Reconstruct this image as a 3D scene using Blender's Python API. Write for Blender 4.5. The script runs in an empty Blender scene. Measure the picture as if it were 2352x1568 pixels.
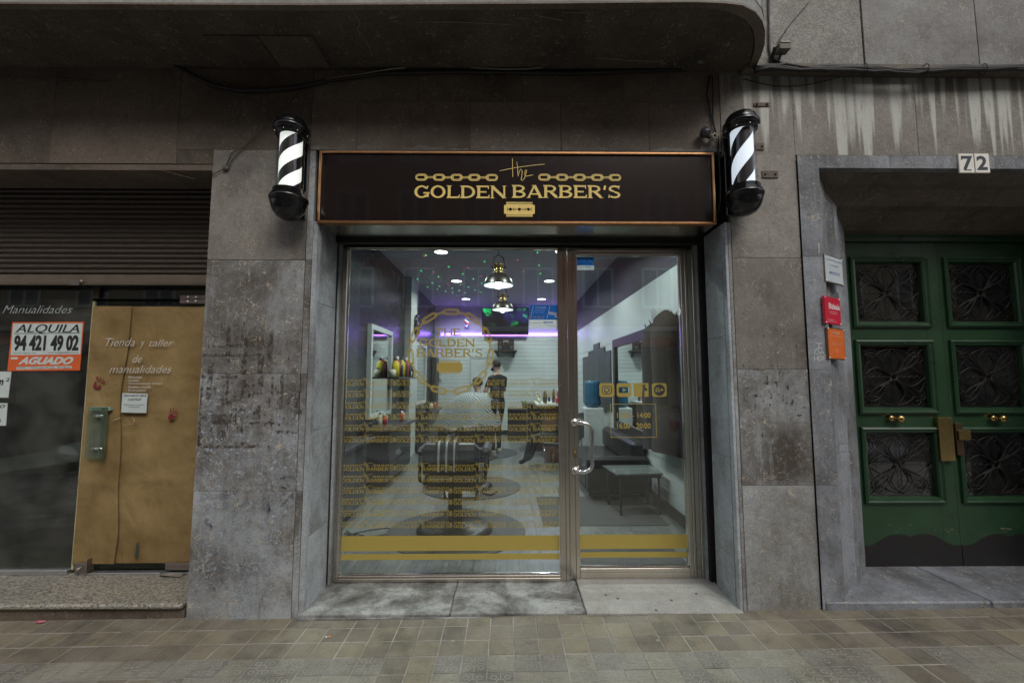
import bpy, bmesh, math, random
from mathutils import Vector, Matrix
S = bpy.context.scene
C = S.collection
PI = math.pi
R_ = math.radians
rnd = random.Random(7)

# ------------------------------------------------------------------ camera
CAM_Y, CAM_Z, F_PX = -2.86, 1.5, 1000.0
PITCH, YAW = R_(4.8), R_(-0.57)
cam_d = bpy.data.cameras.new('camera')
cam = bpy.data.objects.new('camera', cam_d)
C.objects.link(cam)
cam.location = (0, CAM_Y, CAM_Z)
cam.rotation_euler = (PI / 2 + PITCH, 0, YAW)
cam_d.sensor_width = 36.0
cam_d.lens = 36.0 * F_PX / 2352.0
cam_d.clip_start = 0.05
cam_d.clip_end = 400
S.camera = cam

# ------------------------------------------------------------------ world and sun (overcast)
W = bpy.data.worlds.new('World')
S.world = W
W.use_nodes = True
wn = W.node_tree
wn.nodes.clear()
sky = wn.nodes.new('ShaderNodeTexSky')
sky.sky_type = 'NISHITA'
sky.sun_disc = False
sky.sun_elevation = R_(46)
sky.sun_rotation = R_(155)
sky.air_density = 1.0
sky.dust_density = 3.0
bg = wn.nodes.new('ShaderNodeBackground')
bg.inputs[1].default_value = 0.15
wo = wn.nodes.new('ShaderNodeOutputWorld')
hs = wn.nodes.new('ShaderNodeHueSaturation')      # cloud cover greys the clear sky
hs.inputs['Saturation'].default_value = 0.35
wn.links.new(sky.outputs[0], hs.inputs['Color'])
wn.links.new(hs.outputs[0], bg.inputs[0])
wn.links.new(bg.outputs[0], wo.inputs[0])
sun_d = bpy.data.lights.new('sun', 'SUN')
sun_d.energy = 0.75
sun_d.angle = R_(28)
sun_d.color = (1.0, 0.93, 0.82)
sun = bpy.data.objects.new('sun', sun_d)
C.objects.link(sun)
sun.rotation_euler = Vector((-0.30, 0.62, -0.72)).to_track_quat('-Z', 'Y').to_euler()
S.view_settings.view_transform = 'Standard'
S.view_settings.look = 'None'
S.view_settings.exposure = 0.15
S.view_settings.gamma = 1.0
S.cycles.max_bounces = 10
S.cycles.transparent_max_bounces = 16
S.cycles.sample_clamp_indirect = 4.0
S.cycles.caustics_reflective = False
S.cycles.caustics_refractive = False

# ------------------------------------------------------------------ picture point -> place on a real plane
_F = Vector((math.sin(-YAW) * math.cos(PITCH), math.cos(YAW) * math.cos(PITCH), math.sin(PITCH)))
_R = Vector((math.cos(YAW), math.sin(YAW), 0))
_U = _R.cross(_F)


def ray(px, py):
    return _F + _R * ((px - 1176) / F_PX) + _U * ((784 - py) / F_PX)


def P(px, py, Y=0.0):
    d = ray(px, py)
    t = (Y - CAM_Y) / d.y
    return Vector((d.x * t, Y, CAM_Z + d.z * t))


def PZ(px, py, z):
    d = ray(px, py)
    t = (z - CAM_Z) / d.z
    return Vector((d.x * t, CAM_Y + d.y * t, z))


def PX(px, py, x):
    d = ray(px, py)
    t = x / d.x
    return Vector((x, CAM_Y + d.y * t, CAM_Z + d.z * t))


def crop(x0, y0, s):
    return lambda x, y: ((x0 + x / s) * 0.91875, (y0 + y / s) * 0.91875)


# ------------------------------------------------------------------ nodes
class NT:
    def __init__(s, name):
        s.m = bpy.data.materials.new(name)
        s.m.use_nodes = True
        s.t = s.m.node_tree
        s.b = s.t.nodes['Principled BSDF']
        s.pos = s.t.nodes.new('ShaderNodeNewGeometry').outputs['Position']
        s.oi = s.t.nodes.new('ShaderNodeObjectInfo')
        s.rand = s.oi.outputs['Random']

    def n(s, typ):
        return s.t.nodes.new('ShaderNode' + typ)

    def l(s, a, b):
        s.t.links.new(a, b)

    def put(s, sock, v):
        if hasattr(v, 'node'):
            s.l(v, sock)
        elif v is not None:
            if isinstance(v, tuple) and len(v) == 3 and sock.type == 'RGBA':
                v = (*v, 1)
            sock.default_value = v

    def math(s, op, a, b=None, c=None, clamp=False):
        k = s.n('Math')
        k.operation = op
        k.use_clamp = clamp
        for i, v in enumerate((a, b, c)):
            if v is not None:
                s.put(k.inputs[i], v)
        return k.outputs[0]

    def vmath(s, op, a, b):
        k = s.n('VectorMath')
        k.operation = op
        s.put(k.inputs[0], a)
        s.put(k.inputs[1], b)
        return k.outputs[0]

    def offs(s, vec=None, amt=37.0):
        k = s.n('CombineXYZ')
        r = s.math('MULTIPLY', s.rand, amt)
        for i in range(3):
            s.l(r, k.inputs[i])
        return s.vmath('ADD', vec if vec is not None else s.pos, k.outputs[0])

    def scale(s, vec, sc):
        return s.vmath('MULTIPLY', vec, sc)

    def noise(s, vec, scale, detail=4, rough=.55, dist=0.0, col=False):
        k = s.n('TexNoise')
        s.put(k.inputs['Vector'], vec)
        k.inputs['Scale'].default_value = scale
        k.inputs['Detail'].default_value = detail
        k.inputs['Roughness'].default_value = rough
        k.inputs['Distortion'].default_value = dist
        return k.outputs['Color' if col else 'Fac']

    def vor(s, vec, scale, feat='F1', out='Distance'):
        k = s.n('TexVoronoi')
        k.feature = feat
        s.put(k.inputs['Vector'], vec)
        k.inputs['Scale'].default_value = scale
        return k.outputs[out]

    def ramp(s, fac, stops):
        k = s.n('ValToRGB')
        e = k.color_ramp.elements
        while len(e) < len(stops):
            e.new(0.5)
        for i, (p, c) in enumerate(stops):
            e[i].position = p
            e[i].color = (c, c, c, 1) if not isinstance(c, tuple) else (*c, 1)
        s.l(fac, k.inputs[0])
        return k.outputs[0]

    def step(s, v, a, b):
        k = s.n('MapRange')
        k.interpolation_type = 'SMOOTHSTEP'
        s.put(k.inputs[0], v)
        k.inputs[1].default_value = a
        k.inputs[2].default_value = b
        return k.outputs[0]

    def mix(s, fac, a, b, mode='MIX'):
        k = s.n('Mix')
        k.data_type = 'RGBA'
        k.blend_type = mode
        k.clamp_factor = True
        s.put(k.inputs[0], fac)
        s.put(k.inputs[6], a)
        s.put(k.inputs[7], b)
        return k.outputs[2]

    def sep(s, v):
        k = s.n('SeparateXYZ')
        s.l(v, k.inputs[0])
        return k.outputs

    def comb(s, x, y, z):
        k = s.n('CombineXYZ')
        for i, v in enumerate((x, y, z)):
            s.put(k.inputs[i], v)
        return k.outputs[0]

    def bump(s, h, strength=.3, dist=.01):
        k = s.n('Bump')
        k.inputs['Strength'].default_value = strength
        k.inputs['Distance'].default_value = dist
        s.l(h, k.inputs['Height'])
        s.l(k.outputs[0], s.b.inputs['Normal'])

    def done(s, col=None, rough=None, metal=None, spec=None):
        for nm, v in (('Base Color', col), ('Roughness', rough), ('Metallic', metal), ('Specular IOR Level', spec)):
            if v is not None:
                s.put(s.b.inputs[nm], v)
        return s.m


MATS = {}


def mat(name, col, rough=.5, metal=0.0, var=.18, scale=18, bump=0.0, bscale=80, emit=0.0, ecol=None, spec=None, objvar=0.0):
    if name in MATS:
        return MATS[name]
    t = NT(name)
    n = t.noise(t.offs(), scale, 5, .6)
    f = t.math('MULTIPLY_ADD', n, 2 * var, 1 - var)
    if objvar:
        f = t.math('MULTIPLY', f, t.math('MULTIPLY_ADD', t.rand, 2 * objvar, 1 - objvar))
    c = t.mix(1.0, col, t.comb(f, f, f), 'MULTIPLY')
    r = t.math('MULTIPLY_ADD', n, .3 * rough, rough * .85, clamp=True)
    if bump:
        t.bump(t.noise(t.pos, bscale, 3), bump, .004)
    if emit:
        t.put(t.b.inputs['Emission Color'], ecol or col)
        t.b.inputs['Emission Strength'].default_value = emit
    MATS[name] = t.done(c, r, metal, spec)
    return MATS[name]


def stone(name, pale, mid, dark, fossil=.5, drip=0.0, worm=0.0, rough=.55, scr=.35, blot=1.3, curl=.011):
    t = NT(name)
    v = t.offs()
    big = t.noise(v, blot, 9, .68, .4)
    c = t.ramp(big, [(.35, dark), (.48, mid), (.62, pale)])
    per = t.math('MULTIPLY_ADD', t.rand, .18, .92)
    c = t.mix(1.0, c, t.comb(per, per, per), 'MULTIPLY')
    # rubbed vertical streaks
    st = t.noise(t.scale(v, (14, 14, 1.1)), 1.6, 6, .7)
    c = t.mix(t.math('MULTIPLY', t.step(st, .52, .72), scr), c, pale)
    st2 = t.noise(t.scale(v, (9, 9, .9)), 2.3, 6, .75)
    c = t.mix(t.math('MULTIPLY', t.step(st2, .55, .75), scr * .9), c, dark)
    # cloudy stains
    cl = t.noise(v, 5.5, 8, .72)
    c = t.mix(t.math('MULTIPLY', t.step(cl, .5, .72), .45), c, dark)
    mo = t.noise(v, 24, 7, .8)
    c = t.mix(t.math('MULTIPLY', t.step(mo, .5, .66), .3), c, pale)
    c = t.mix(t.math('MULTIPLY', t.step(mo, .5, .36), .32), c, dark)
    g = t.noise(v, 130, 4, .7)
    c = t.mix(.38, c, t.ramp(g, [(.3, .12), (.7, .9)]), 'OVERLAY')
    if fossil:
        w = t.noise(v, 17, 1.0, .4, .7)
        line = t.math('LESS_THAN', t.math('ABSOLUTE', t.math('SUBTRACT', w, .5)), curl)
        msk = t.step(t.noise(v, 6.0, 3, .7), .50, .60)
        w2 = t.noise(t.vmath('ADD', v, (9, 3, 5)), 36, .5, .4, .5)
        line2 = t.math('LESS_THAN', t.math('ABSOLUTE', t.math('SUBTRACT', w2, .54)), .02)
        msk2 = t.step(t.noise(v, 11, 3, .7), .53, .62)
        dots = t.math('LESS_THAN', t.vor(v, 26), .09)
        msk3 = t.step(t.noise(v, 4, 2), .5, .62)
        f = t.math('MAXIMUM', t.math('MULTIPLY', line, msk), t.math('MULTIPLY', line2, msk2))
        f = t.math('MAXIMUM', f, t.math('MULTIPLY', t.math('MULTIPLY', dots, msk3), .7))
        c = t.mix(t.math('MULTIPLY', f, fossil), c, (.56, .49, .38))
        crack = t.vor(t.vmath('ADD', v, t.noise(v, 5, 3, col=True)), 1.6, 'DISTANCE_TO_EDGE')
        c = t.mix(t.math('MULTIPLY', t.math('LESS_THAN', crack, .0035), .5), c, dark)
    if drip:
        x, y, z = t.sep(t.pos)
        a = t.noise(t.comb(t.math('MULTIPLY', x, 5.0), .3, .0), 1.0, 3, .75)
        b = t.noise(t.comb(t.math('MULTIPLY', x, 19.0), .7, t.math('MULTIPLY', z, .5)), 1.0, 1, .5)
        fr = t.noise(t.scale(t.pos, (60, 60, 4)), 1.0, 4, .7)
        ln = t.math('MULTIPLY_ADD', t.math('ADD', a, t.math('MULTIPLY', b, .55)), 2.6, -1.72)
        ln = t.math('ADD', ln, t.math('MULTIPLY_ADD', fr, .2, -.1))
        dd = t.math('SUBTRACT', ln, t.math('SUBTRACT', drip, z))
        f = t.math('MULTIPLY', t.step(dd, -.08, .14), t.step(b, .36, .56))
        f = t.math('MULTIPLY', f, t.math('LESS_THAN', z, drip + .01))
        c = t.mix(t.math('MULTIPLY', t.math('MULTIPLY', f, t.step(t.noise(t.scale(t.pos, (40, 40, 6)), 1.0, 5, .75), .22, .5)), .9), c, (.56, .58, .54))
    h = t.math('MULTIPLY_ADD', t.noise(v, 60, 5, .7), .5, t.math('MULTIPLY', t.noise(v, 8, 6, .7), .6))
    if worm:
        w = t.noise(v, 48, 1.5, .5, 1.2)
        h2 = t.step(w, .44, .56)
        h = t.math('MULTIPLY_ADD', h2, 1.2 * worm, h)
        c = t.mix(t.math('MULTIPLY', h2, .35 * worm), c, pale)
        c = t.mix(t.math('MULTIPLY', t.math('SUBTRACT', 1.0, h2), .3 * worm), c, dark)
    t.bump(h, .35, .006)
    r = t.math('MULTIPLY_ADD', cl, .5, rough - .2, clamp=True)
    return t.done(c, r, 0, .4)


def glass(name, tint=(.93, .96, .95), rough=.0, refl=1.0, dust=0.0):
    t = NT(name)
    lw = t.n('LayerWeight')
    lw.inputs[0].default_value = .5
    f = t.math('POWER', lw.outputs['Facing'], 5.0)
    f = t.math('MULTIPLY_ADD', f, .93, .045 * refl)
    tr = t.n('BsdfTransparent')
    t.put(tr.inputs[0], tint)
    gl = t.n('BsdfGlossy')
    gl.inputs['Roughness'].default_value = rough
    mx = t.n('MixShader')
    t.l(f, mx.inputs[0])
    t.l(tr.outputs[0], mx.inputs[1])
    t.l(gl.outputs[0], mx.inputs[2])
    out = mx.outputs[0]
    if dust:
        df = t.n('BsdfDiffuse')
        t.put(df.inputs[0], (.5, .5, .46))
        m2 = t.n('MixShader')
        t.l(t.math('MULTIPLY', t.step(t.noise(t.pos, 1.6, 6, .7), .3, .75), dust), m2.inputs[0])
        t.l(out, m2.inputs[1])
        t.l(df.outputs[0], m2.inputs[2])
        out = m2.outputs[0]
    t.l(out, t.t.nodes['Material Output'].inputs[0])
    return t.m


# ------------------------------------------------------------------ meshes
OFF = {}


def tag(o, label=None, cat=None, group=None, kind=None):
    for k, v in (('label', label), ('category', cat), ('group', group), ('kind', kind)):
        if v:
            o[k] = v
    return o


def thing(name, label, cat, loc=(0, 0, 0), rz=0.0, group=None, local=False):
    o = bpy.data.objects.new(name, None)
    o.empty_display_size = .1
    C.objects.link(o)
    o.location = loc
    o.rotation_euler = (0, 0, rz)
    OFF[o.name] = Vector((0, 0, 0)) if local else Vector(loc)
    return tag(o, label, cat, group)


class MB:
    def __init__(s):
        s.v, s.f, s.mi, s.cur, s.sm = [], [], [], 0, []
        s.smooth = False

    def add(s, vs, fs):
        b = len(s.v)
        s.v += [tuple(x) for x in vs]
        for f in fs:
            s.f.append([b + i for i in f])
            s.mi.append(s.cur)
            s.sm.append(s.smooth)
        return s

    def box(s, x0, y0, z0, x1, y1, z1):
        x0, x1 = sorted((x0, x1)); y0, y1 = sorted((y0, y1)); z0, z1 = sorted((z0, z1))
        return s.add([(x0, y0, z0), (x1, y0, z0), (x1, y1, z0), (x0, y1, z0), (x0, y0, z1), (x1, y0, z1), (x1, y1, z1), (x0, y1, z1)],
                     [(0, 3, 2, 1), (4, 5, 6, 7), (0, 1, 5, 4), (1, 2, 6, 5), (2, 3, 7, 6), (3, 0, 4, 7)])

    def quad(s, a, b, c, d):
        return s.add([a, b, c, d], [(0, 1, 2, 3)])

    def prism(s, pts, vec):
        n = len(pts)
        vec = Vector(vec)
        top = [Vector(p) + vec for p in pts]
        return s.add([Vector(p) for p in pts] + top,
                     [list(range(n))[::-1], list(range(n, 2 * n))] + [(i, (i + 1) % n, n + (i + 1) % n, n + i) for i in range(n)])

    def bar(s, a, b, w, h):
        a, b = Vector(a), Vector(b)
        d = (b - a).normalized()
        u = d.cross(Vector((0, 0, 1)))
        if u.length < .01:
            u = Vector((1, 0, 0))
        u.normalize()
        v = u.cross(d)
        q = [u * (i * w / 2) + v * (j * h / 2) for i, j in ((-1, -1), (1, -1), (1, 1), (-1, 1))]
        return s.add([a + k for k in q] + [b + k for k in q], [(0, 1, 2, 3)[::-1], (4, 5, 6, 7), (0, 1, 5, 4), (1, 2, 6, 5), (2, 3, 7, 6), (3, 0, 4, 7)])

    def tube(s, pts, r, n=8, closed=False):
        pts = [Vector(p) for p in pts]
        m = len(pts)
        rings = []
        ref = None
        for i, p in enumerate(pts):
            a = pts[i - 1] if (i or closed) else p
            b = pts[(i + 1) % m] if (i < m - 1 or closed) else p
            d = (b - a)
            d = d.normalized() if d.length > 1e-9 else Vector((0, 0, 1))
            if ref is None:
                ref = d.cross(Vector((0, 0, 1)))
                if ref.length < .1:
                    ref = d.cross(Vector((1, 0, 0)))
            u = (ref - d * ref.dot(d)).normalized()
            ref = u
            w = d.cross(u)
            rr = r[i] if isinstance(r, (list, tuple)) else r
            rings.append([p + (u * math.cos(2 * PI * k / n) + w * math.sin(2 * PI * k / n)) * rr for k in range(n)])
        vs = [q for g in rings for q in g]
        fs = []
        for i in range(m if closed else m - 1):
            j = (i + 1) % m
            for k in range(n):
                fs.append((i * n + k, i * n + (k + 1) % n, j * n + (k + 1) % n, j * n + k))
        if not closed:
            fs += [list(range(n))[::-1], [(m - 1) * n + k for k in range(n)]]
        sm = s.smooth
        s.smooth = True
        s.add(vs, fs)
        s.smooth = sm
        return s

    def lathe(s, prof, c=(0, 0, 0), n=24, axis='z', a0=0.0, a1=2 * PI, smooth=True):
        c = Vector(c)
        full = abs(a1 - a0 - 2 * PI) < 1e-6
        k = n if full else n + 1
        vs = []
        for (r, z) in prof:
            for i in range(k):
                a = a0 + (a1 - a0) * i / n
                p = Vector((r * math.cos(a), r * math.sin(a), z))
                if axis == 'y':
                    p = Vector((p.x, p.z, p.y))
                if axis == 'x':
                    p = Vector((p.z, p.x, p.y))
                vs.append(c + p)
        fs = []
        for j in range(len(prof) - 1):
            for i in range(k if full else n):
                i2 = (i + 1) % k
                fs.append((j * k + i, j * k + i2, (j + 1) * k + i2, (j + 1) * k + i))
        sm = s.smooth
        s.smooth = smooth
        s.add(vs, fs)
        s.smooth = sm
        return s

    def ribbon(s, pts, w, closed=False, y=0.0, th=0.0):
        """flat stroke in the XZ plane, pts are (x, z)"""
        m = len(pts)
        vs = []
        for i in range(m):
            a = Vector(pts[i - 1] if (i or closed) else pts[i])
            b = Vector(pts[(i + 1) % m] if (i < m - 1 or closed) else pts[i])
            d = (b - a)
            d = d.normalized() if d.length > 1e-9 else Vector((1, 0))
            nn = Vector((-d.y, d.x))
            ww = (w[i] if isinstance(w, (list, tuple)) else w) / 2
            p = Vector(pts[i])
            for k in (1, -1):
                q = p + nn * ww * k
                vs.append((q.x, y, q.y))
        fs = [(2 * i, 2 * ((i + 1) % m), 2 * ((i + 1) % m) + 1, 2 * i + 1) for i in range(m if closed else m - 1)]
        return s.add(vs, fs)

    def xf(s, M, i0=0):
        s.v[i0:] = [tuple(M @ Vector(p)) for p in s.v[i0:]]
        return s

    def mesh(s, name, mats, off=None, bevel=0.0, merge=False):
        me = bpy.data.meshes.new(name)
        o = off or Vector((0, 0, 0))
        me.from_pydata([(a[0] - o[0], a[1] - o[1], a[2] - o[2]) for a in s.v], [], s.f)
        for m in (mats if isinstance(mats, (list, tuple)) else [mats]):
            me.materials.append(m)
        me.polygons.foreach_set('material_index', s.mi)
        me.polygons.foreach_set('use_smooth', s.sm)
        bm = bmesh.new()
        bm.from_mesh(me)
        if merge:
            bmesh.ops.remove_doubles(bm, verts=bm.verts, dist=1e-5)
        bmesh.ops.recalc_face_normals(bm, faces=bm.faces) if merge else None
        if bevel:
            bmesh.ops.bevel(bm, geom=[e for e in bm.edges if len(e.link_faces) == 2 and e.calc_face_angle(0) > .5], offset=bevel, segments=1, affect='EDGES', clamp_overlap=True)
        bm.to_mesh(me)
        bm.free()
        me.update()
        return me

    def build(s, name, mats, parent=None, bevel=0.0, label=None, cat=None, group=None, kind=None, merge=False, loc=None):
        if parent is not None:
            off = OFF[parent.name]
        else:
            xs = [a[0] for a in s.v]; ys = [a[1] for a in s.v]; zs = [a[2] for a in s.v]
            off = Vector(((min(xs) + max(xs)) / 2, (min(ys) + max(ys)) / 2, min(zs)))
        o = bpy.data.objects.new(name, s.mesh(name, mats, off, bevel, merge))
        C.objects.link(o)
        if parent is not None:
            o.parent = parent
        else:
            o.location = off
        OFF[o.name] = Vector(off)
        return tag(o, label, cat, group, kind)


def dup(root, loc, rz=None, label=None, group=None):
    r = root.copy()
    C.objects.link(r)
    r.location = loc
    if rz is not None:
        r.rotation_euler = (0, 0, rz)
    if label:
        r['label'] = label
    if group:
        r['group'] = group
    for ch in list(root.children):
        c = ch.copy()
        C.objects.link(c)
        c.parent = r
        for g in list(ch.children):
            d = g.copy()
            C.objects.link(d)
            d.parent = c
    return r


def inst(name, me, parent, loc, rot=None, scale=None):
    o = bpy.data.objects.new(name, me)
    C.objects.link(o)
    o.parent = parent
    o.location = Vector(loc) - OFF[parent.name]
    if rot:
        o.rotation_euler = rot
    if scale:
        o.scale = scale
    return o


# ------------------------------------------------------------------ lettering
_tc = {}


def font_geo(text, bold=0.0, shear=0.0, space=1.0):
    key = (text, bold, shear, space)
    if key in _tc:
        return _tc[key]
    cu = bpy.data.curves.new('txt', 'FONT')
    cu.body = text
    cu.offset = bold
    cu.shear = shear
    cu.space_character = space
    cu.resolution_u = 3
    o = bpy.data.objects.new('txt', cu)
    C.objects.link(o)
    dg = bpy.context.evaluated_depsgraph_get()
    me = bpy.data.meshes.new_from_object(o.evaluated_get(dg))
    vs = [(v.co.x, v.co.y) for v in me.vertices]
    fs = [list(p.vertices) for p in me.polygons]
    bpy.data.objects.remove(o)
    bpy.data.curves.remove(cu)
    bpy.data.meshes.remove(me)
    if bold and vs and (min(v[1] for v in vs) < -.5 or max(v[1] for v in vs) > 1.3):
        return font_geo(text, 0.0, shear, space)
    _tc[key] = (vs, fs)
    return vs, fs


def text_into(mb, text, x0, x1, z0, z1, y, bold=0.0, shear=0.0, keep=False, space=1.0, slope=0.0):
    """text filling the rectangle on plane y, facing -y"""
    vs, fs = font_geo(text, bold, shear, space)
    if not vs:
        return
    ax = min(v[0] for v in vs); bx = max(v[0] for v in vs); ay = min(v[1] for v in vs); by = max(v[1] for v in vs)
    sx = (x1 - x0) / (bx - ax)
    sz = (z1 - z0) / (by - ay)
    mb.add([(x0 + (v[0] - ax) * sx, y, z0 + (v[1] - ay) * sz + slope * (v[0] - ax) * sx) for v in vs], fs)


V_, H_ = .2, .135
GL = {
    'G': (1.14, [('A', .52, .5, .52, .5, V_, H_, 40, 322), ('L', .93, .08, .93, .44, .18), ('L', .64, .415, 1.08, .415, .11), ('L', .87, .72, .95, .97, .09)]),
    'O': (1.15, [('A', .53, .5, .53, .5, V_, H_, 0, 360)]),
    'L': (.96, [('S', .17, V_), ('L', .02, .07, .88, .07, .14), ('L', .85, 0, .89, .27, .08)]),
    'D': (1.13, [('S', .17, V_), ('A', .42, .5, .63, .5, V_, H_, -90, 90), ('L', .02, .9325, .44, .9325, H_), ('L', .02, .0675, .44, .0675, H_)]),
    'E': (1.0, [('S', .17, V_), ('L', .02, .9325, .86, .9325, H_), ('L', .1, .5, .72, .5, .12), ('L', .02, .0675, .9, .0675, H_), ('L', .86, .74, .84, 1, .08), ('L', .87, 0, .91, .27, .08)]),
    'N': (1.14, [('S', .13, .13), ('S', .98, .13), ('L', .12, .95, .97, .05, .21)]),
    'B': (1.04, [('S', .17, V_), ('A', .48, .74, .42, .26, .19, .12, -90, 90), ('L', .02, .94, .5, .94, .12), ('L', .1, .51, .55, .51, .11), ('L', .02, .065, .52, .065, .13), ('A', .5, .27, .46, .27, .2, .13, -90, 90)]),
    'A': (1.16, [('L', .12, .02, .54, .98, .13), ('L', .54, .98, .98, .02, .2), ('L', .28, .3, .84, .3, .1), ('L', -.02, .03, .27, .03, .06), ('L', .8, .03, 1.15, .03, .06), ('L', .36, .97, .62, .97, .06)]),
    'R': (1.08, [('S', .17, V_), ('A', .48, .725, .42, .275, .19, .12, -90, 90), ('L', .02, .94, .5, .94, .12), ('L', .1, .51, .55, .51, .12), ('L', .5, .5, .93, .06, .2), ('L', .86, .03, 1.1, .03, .06)]),
    'S': (.94, [('A', .46, .735, .4, .265, .18, .13, 30, 270), ('A', .46, .265, .42, .265, .18, .13, -150, 90), ('L', .76, .72, .8, .98, .08), ('L', .06, .02, .1, .28, .08)]),
    "'": (.34, [('L', .16, .98, .08, .64, .15)]),
    'T': (1.0, [('S', .48, V_), ('L', .02, .93, .94, .93, .13), ('L', .05, .74, .05, 1, .07), ('L', .91, .74, .91, 1, .07)]),
    'H': (1.14, [('S', .16, .19), ('S', .96, .19), ('L', .16, .5, .96, .5, .12)]),
    ' ': (.42, []),
}


def glyphs(mb, text, x0, x1, z0, z1, y, thin=1.0):
    tot = sum(GL[c][0] for c in text) - .06
    sx = (x1 - x0) / tot
    sz = z1 - z0
    x = 0.0
    k = 0

    def T(px, pz):
        return (x0 + (x + px) * sx, z0 + pz * sz)
    for c in text:
        adv, st = GL[c]
        for q in st:
            yy = y - .00012 * (k % 5)
            k += 1
            if q[0] == 'S':
                w = q[2] * thin
                for (a, b, ww, dy) in ((0, 1, w, 0), (0, .055, w + .17, .00006), (.945, 1, w + .17, .00006)):
                    p = [T(q[1] - ww / 2, a), T(q[1] + ww / 2, a), T(q[1] + ww / 2, b), T(q[1] - ww / 2, b)]
                    mb.add([(u[0], yy - dy, u[1]) for u in p], [(0, 1, 2, 3)])
            elif q[0] == 'L':
                a, b = Vector((q[1], q[2])), Vector((q[3], q[4]))
                d = (b - a).normalized()
                n = Vector((-d.y, d.x)) * q[5] * thin / 2
                p = [T(*(a - n)), T(*(b - n)), T(*(b + n)), T(*(a + n))]
                mb.add([(u[0], yy, u[1]) for u in p], [(0, 1, 2, 3)])
            else:
                _, cx, cy, rx, ry, wx, wy, a0, a1 = q
                n = max(6, int(abs(a1 - a0) / 18))
                vs = []
                for i in range(n + 1):
                    a = R_(a0 + (a1 - a0) * i / n)
                    o = T(cx + rx * math.cos(a), cy + ry * math.sin(a))
                    r = T(cx + (rx - wx * thin) * math.cos(a), cy + (ry - wy * thin) * math.sin(a))
                    vs += [(o[0], yy, o[1]), (r[0], yy, r[1])]
                mb.add(vs, [(2 * i, 2 * i + 1, 2 * i + 3, 2 * i + 2) for i in range(n)])
        x += adv


def stadium(cx, cz, hl, r, n=6):
    """closed outline: half length hl (total), radius r, along x"""
    pts = []
    for i in range(n + 1):
        a = -PI / 2 + PI * i / n
        pts.append((cx + hl - r + r * math.cos(a), cz + r * math.sin(a)))
    for i in range(n + 1):
        a = PI / 2 + PI * i / n
        pts.append((cx - hl + r + r * math.cos(a), cz + r * math.sin(a)))
    return pts


def chain_into(mb, x0, x1, zc, h, y, links=5, fine=True):
    L = (x1 - x0)
    lw = L / (links + .42 * (links - 1))
    r = h / 2
    for i in range(links):
        cx = x0 + lw / 2 + i * lw * 1.42
        if fine:
            mb.ribbon(stadium(cx, zc, lw / 2 - h * .06, r - h * .06), h * .12, True, y)
            mb.ribbon(stadium(cx, zc, lw / 2 - h * .22, r - h * .22), h * .13, True, y - .0001)
        else:
            mb.ribbon(stadium(cx, zc, lw / 2 - h * .11, r - h * .11, 4), h * .21, True, y)
        if i < links - 1:
            xa = cx + lw / 2 - h * .28
            xb = cx + lw * 1.42 - lw / 2 + h * .28
            if fine:
                mb.ribbon([(xa, zc + h * .09), (xb, zc + h * .09)], h * .1, False, y - .0002)
                mb.ribbon([(xa, zc - h * .09), (xb, zc - h * .09)], h * .1, False, y - .0002)
                mb.ribbon(stadium(xa - h * .02, zc, h * .14, h * .12, 4), h * .1, True, y - .0003)
                mb.ribbon(stadium(xb + h * .02, zc, h * .14, h * .12, 4), h * .1, True, y - .0003)
            else:
                mb.ribbon([(xa, zc), (xb, zc)], h * .17, False, y - .0002)


THE = [[(.28, .98), (.285, .6), (.29, .18)], [(0, .44), (.35, .58), (.7, .68), (1.0, .74)],
       [(.375, .84), (.4, .6), (.4, .35), (.405, .2), (.43, .38), (.465, .52), (.5, .45), (.49, .2), (.47, .06), (.5, .02), (.55, .12), (.585, .35), (.6, .47), (.57, .48), (.555, .34), (.56, .23), (.6, .21), (.68, .25), (.74, .27)]]


def the_into(mb, x0, x1, z0, z1, y, w):
    for k, st in enumerate(THE):
        mb.ribbon([(x0 + a * (x1 - x0), z0 + b * (z1 - z0)) for a, b in st], w, False, y - .0001 * k)


def blade_into(mb, x0, x1, z0, z1, y, holes=None):
    w, h = x1 - x0, z1 - z0

    def r(a, b, c, d, yy=0.0, m=0):
        mb.cur = m
        mb.add([(x0 + a * w, y - yy, z0 + b * h), (x0 + c * w, y - yy, z0 + b * h), (x0 + c * w, y - yy, z0 + d * h), (x0 + a * w, y - yy, z0 + d * h)], [(0, 1, 2, 3)])
    r(.07, 0, .93, .07)
    r(.07, .11, .93, .19)
    r(0, .19, 1, .80)
    r(.07, .80, .93, .88)
    r(.07, .93, .93, 1)
    if holes is not None:
        r(.11, .475, .89, .525, .0003, holes)
        for c in (.11, .315, .69, .89):
            r(c - .006, .38, c + .006, .62, .0004, holes)
        for c in (.21, .5, .79):
            r(c - .045, .44, c + .045, .56, .0005, holes)
            r(c - .028, .4, c + .028, .6, .0006, holes)
    mb.cur = 0

LED_W, DOWN_W, PEND_W = 10.0, 22.0, 30.0

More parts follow.
